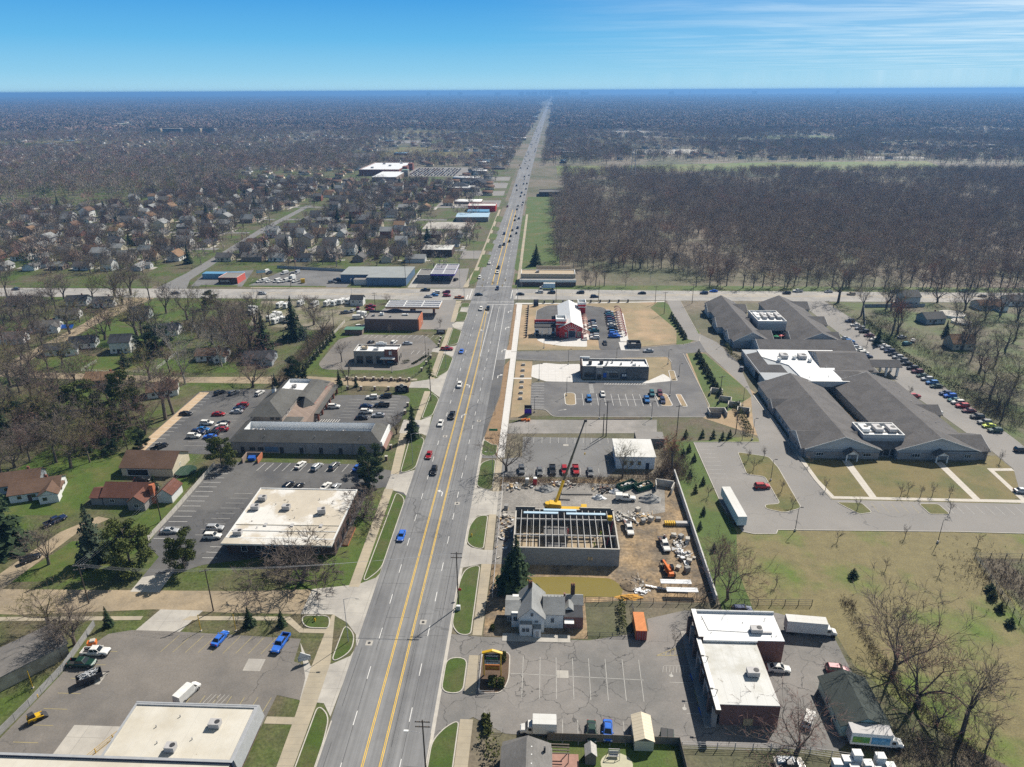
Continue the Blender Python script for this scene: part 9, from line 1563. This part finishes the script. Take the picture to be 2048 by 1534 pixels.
SUBT=[(x+hr.uniform(-16,16),y+hr.uniform(-20,20),0)for x,y,_,_ in YT for _ in range(4)]
SUBT=[p for p in SUBT if p[1]>440 and p[0]<-52 and not(-262<p[0]<-228)and not(p[0]>-190 and p[1]<478)and not(-275<p[0]<-110 and 965<p[1]<1170)and not(p[0]>-110 and 610<p[1]<750)]
for T in HP:
 for ch in list(T.children):
  for gr in list(ch.children):bpy.data.objects.remove(gr)
  bpy.data.objects.remove(ch)
 bpy.data.objects.remove(T)
for j in range(120):x,y=-192+(j%15)*4.6,1046+(j//15)*13;far_car('suv' if j%2 else 'sedan',hr.choice(['black','white','silver','grey','navy','maroon']),x,y,90,'car packed in the supermarket car park, too far to tell from its neighbours','cars in the supermarket car park')
hf=proto('far_house',join_meshes('far_house',[(lambda b:(b.box((0,0,0),(11,8,3),m_sd_white),b.gable(-5.5,5.5,-4,4,3,2.6,m_sh_grey,'x',.4,.16,m_sd_white),b.mesh('far_house'))[2])(MB())]));hs=proto('far_shop',join_meshes('far_shop',[(lambda b:(b.box((0,0,0),(46,22,6),m_br_tan,mtop=m_snow),b.mesh('far_shop'))[1])(MB())]));hs2,hs3=[proto('far_shop',join_meshes('far_shop',[(lambda b:(b.box((0,0,0),(34,26,5),m_br_brown,mtop=m),b.box((6,2,5),(4,4,1.5),m_hvac),b.mesh('far_shop'))[2])(MB())]))for m in(m_lot_dark,m_bluemetal)];hb=proto('far_house',join_meshes('far_house',[(lambda b:(b.box((0,0,0),(11,8,3),m_sd_cream),b.gable(-5.5,5.5,-4,4,3,2.6,m_sh_brown,'x',.4,.16,m_sd_cream),b.mesh('far_house'))[2])(MB())]))
FH=fill(rg,845,4600,30,lambda x,y:off_road(x,y,30)and not(x>0 and y<1290)and not(y<1200 and(glade(x,y)or x<-.42*y))and rg.random()<(.85 if y<1200 else .5))
scatter('distant_houses',[hf,hb],FH,np.ones((len(FH),3)),rg.choice([0,1.57,3.14],len(FH)),rg.integers(0,2,len(FH)),'small pale houses scattered among the far treetops','houses')
FS=[((a+c)/2+rg.uniform(-.3,.3)*(c-a),(b_+d)/2,0)for a,b_,c,d in GLADES_FAR[1::2]]+[(road_x(y)+s*rg.uniform(45,75),y,0)for y in np.cumsum(rg.uniform(20,62,70))+740 for s in(-1,1)if not(s>0 and y<1210)and rg.random()<.75]+[(rg.uniform(-.7,.7)*y,y,0)for y in rg.uniform(1500,9000,330)]
scatter('distant_shops',[hs,hs2,hs3],FS,rg.uniform(.35,1.0,(len(FS),3))*(1+np.array([max(0,p[1]-2500)/2500 for p in FS])[:,None]*np.array([1,1,.25])),rg.choice([0,1.57],len(FS)),rg.integers(0,3,len(FS)),'flat white and dark roofed shops lining the far avenue','shops')
emit('suburb_trees',BAREP,SUBT,rg,.5,.95,'bare treetops filling the gardens between the suburb houses')
# right-hand wood between the cross street and the park
P=fill(rg,429,1090,6.3,wood)
PR=[p for p in P if dn(p[0]+900,p[1],13)>1.8];sr=set(PR);P=[p for p in P if p not in sr]
emit('wood',[woodP[4],woodP[2]],PR,rg,.65,1.0,'scattered clumps of reddish budding crowns inside the wood beyond the cross street')
emit('wood',woodP,P,rg,.5,1.12,'grey-brown leafless wood filling the block beyond the cross street, right of the avenue',[.32,.28,.06,.08,.01,.25])
# middle distance and beyond
def mid(x,y):
 if glade(x,y)or not off_road(x,y,26):return False
 if x>0 and y<1270:return 1200<y and rg.random()<.7
 if x<0 and y<1110:return(y>830 and x<-.42*y and rg.random()<.8+.4*dn(x,y,130))or(x<-.70*y and rg.random()<.35)or(x<-48 and rg.random()<.10)
 return rg.random()<0.62+.36*dn(x,y,150)
emit('distant_trees',farP,fill(rg,460,2300,10.5,mid),rg,.7,1.15,'brown and grey treetops spreading over the suburbs beyond the supermarket and park',[.3,.16,.26,.08,.04,.16])
emit('distant_woods',tileA,fill(rg,2300,5600,46,lambda x,y:off_road(x,y,55)and rg.random()<.80+.35*dn(x,y,260)),rg,.8,1.1,'dark blue-brown treetops covering the plain well short of the horizon')
emit('horizon_woods',tileB,fill(rg,5600,17600,125,lambda x,y:off_road(x,y,110)and rg.random()<.86+.3*dn(x,y,900)),rg,.8,1.25,'hazy blue band of treetops reaching the horizon')
# --- haze: one even box of air
b=MB();b.box((0,0,-1),(82000,82000,121),None)
hz=b.build('haze');hz['kind']='stuff';hz['label']='thin blue haze over the plain'
hm=bpy.data.materials.new('haze');hm.use_nodes=True;t=hm.node_tree;t.nodes.clear()
ho=t.nodes.new('ShaderNodeOutputMaterial');pv=t.nodes.new('ShaderNodeVolumePrincipled')
pv.inputs['Color'].default_value=(0.20,0.46,0.88,1);pv.inputs['Density'].default_value=0.00013;pv.inputs['Anisotropy'].default_value=0.2
t.links.new(pv.outputs[0],ho.inputs['Volume']);hz.data.materials.clear();hz.data.materials.append(hm)
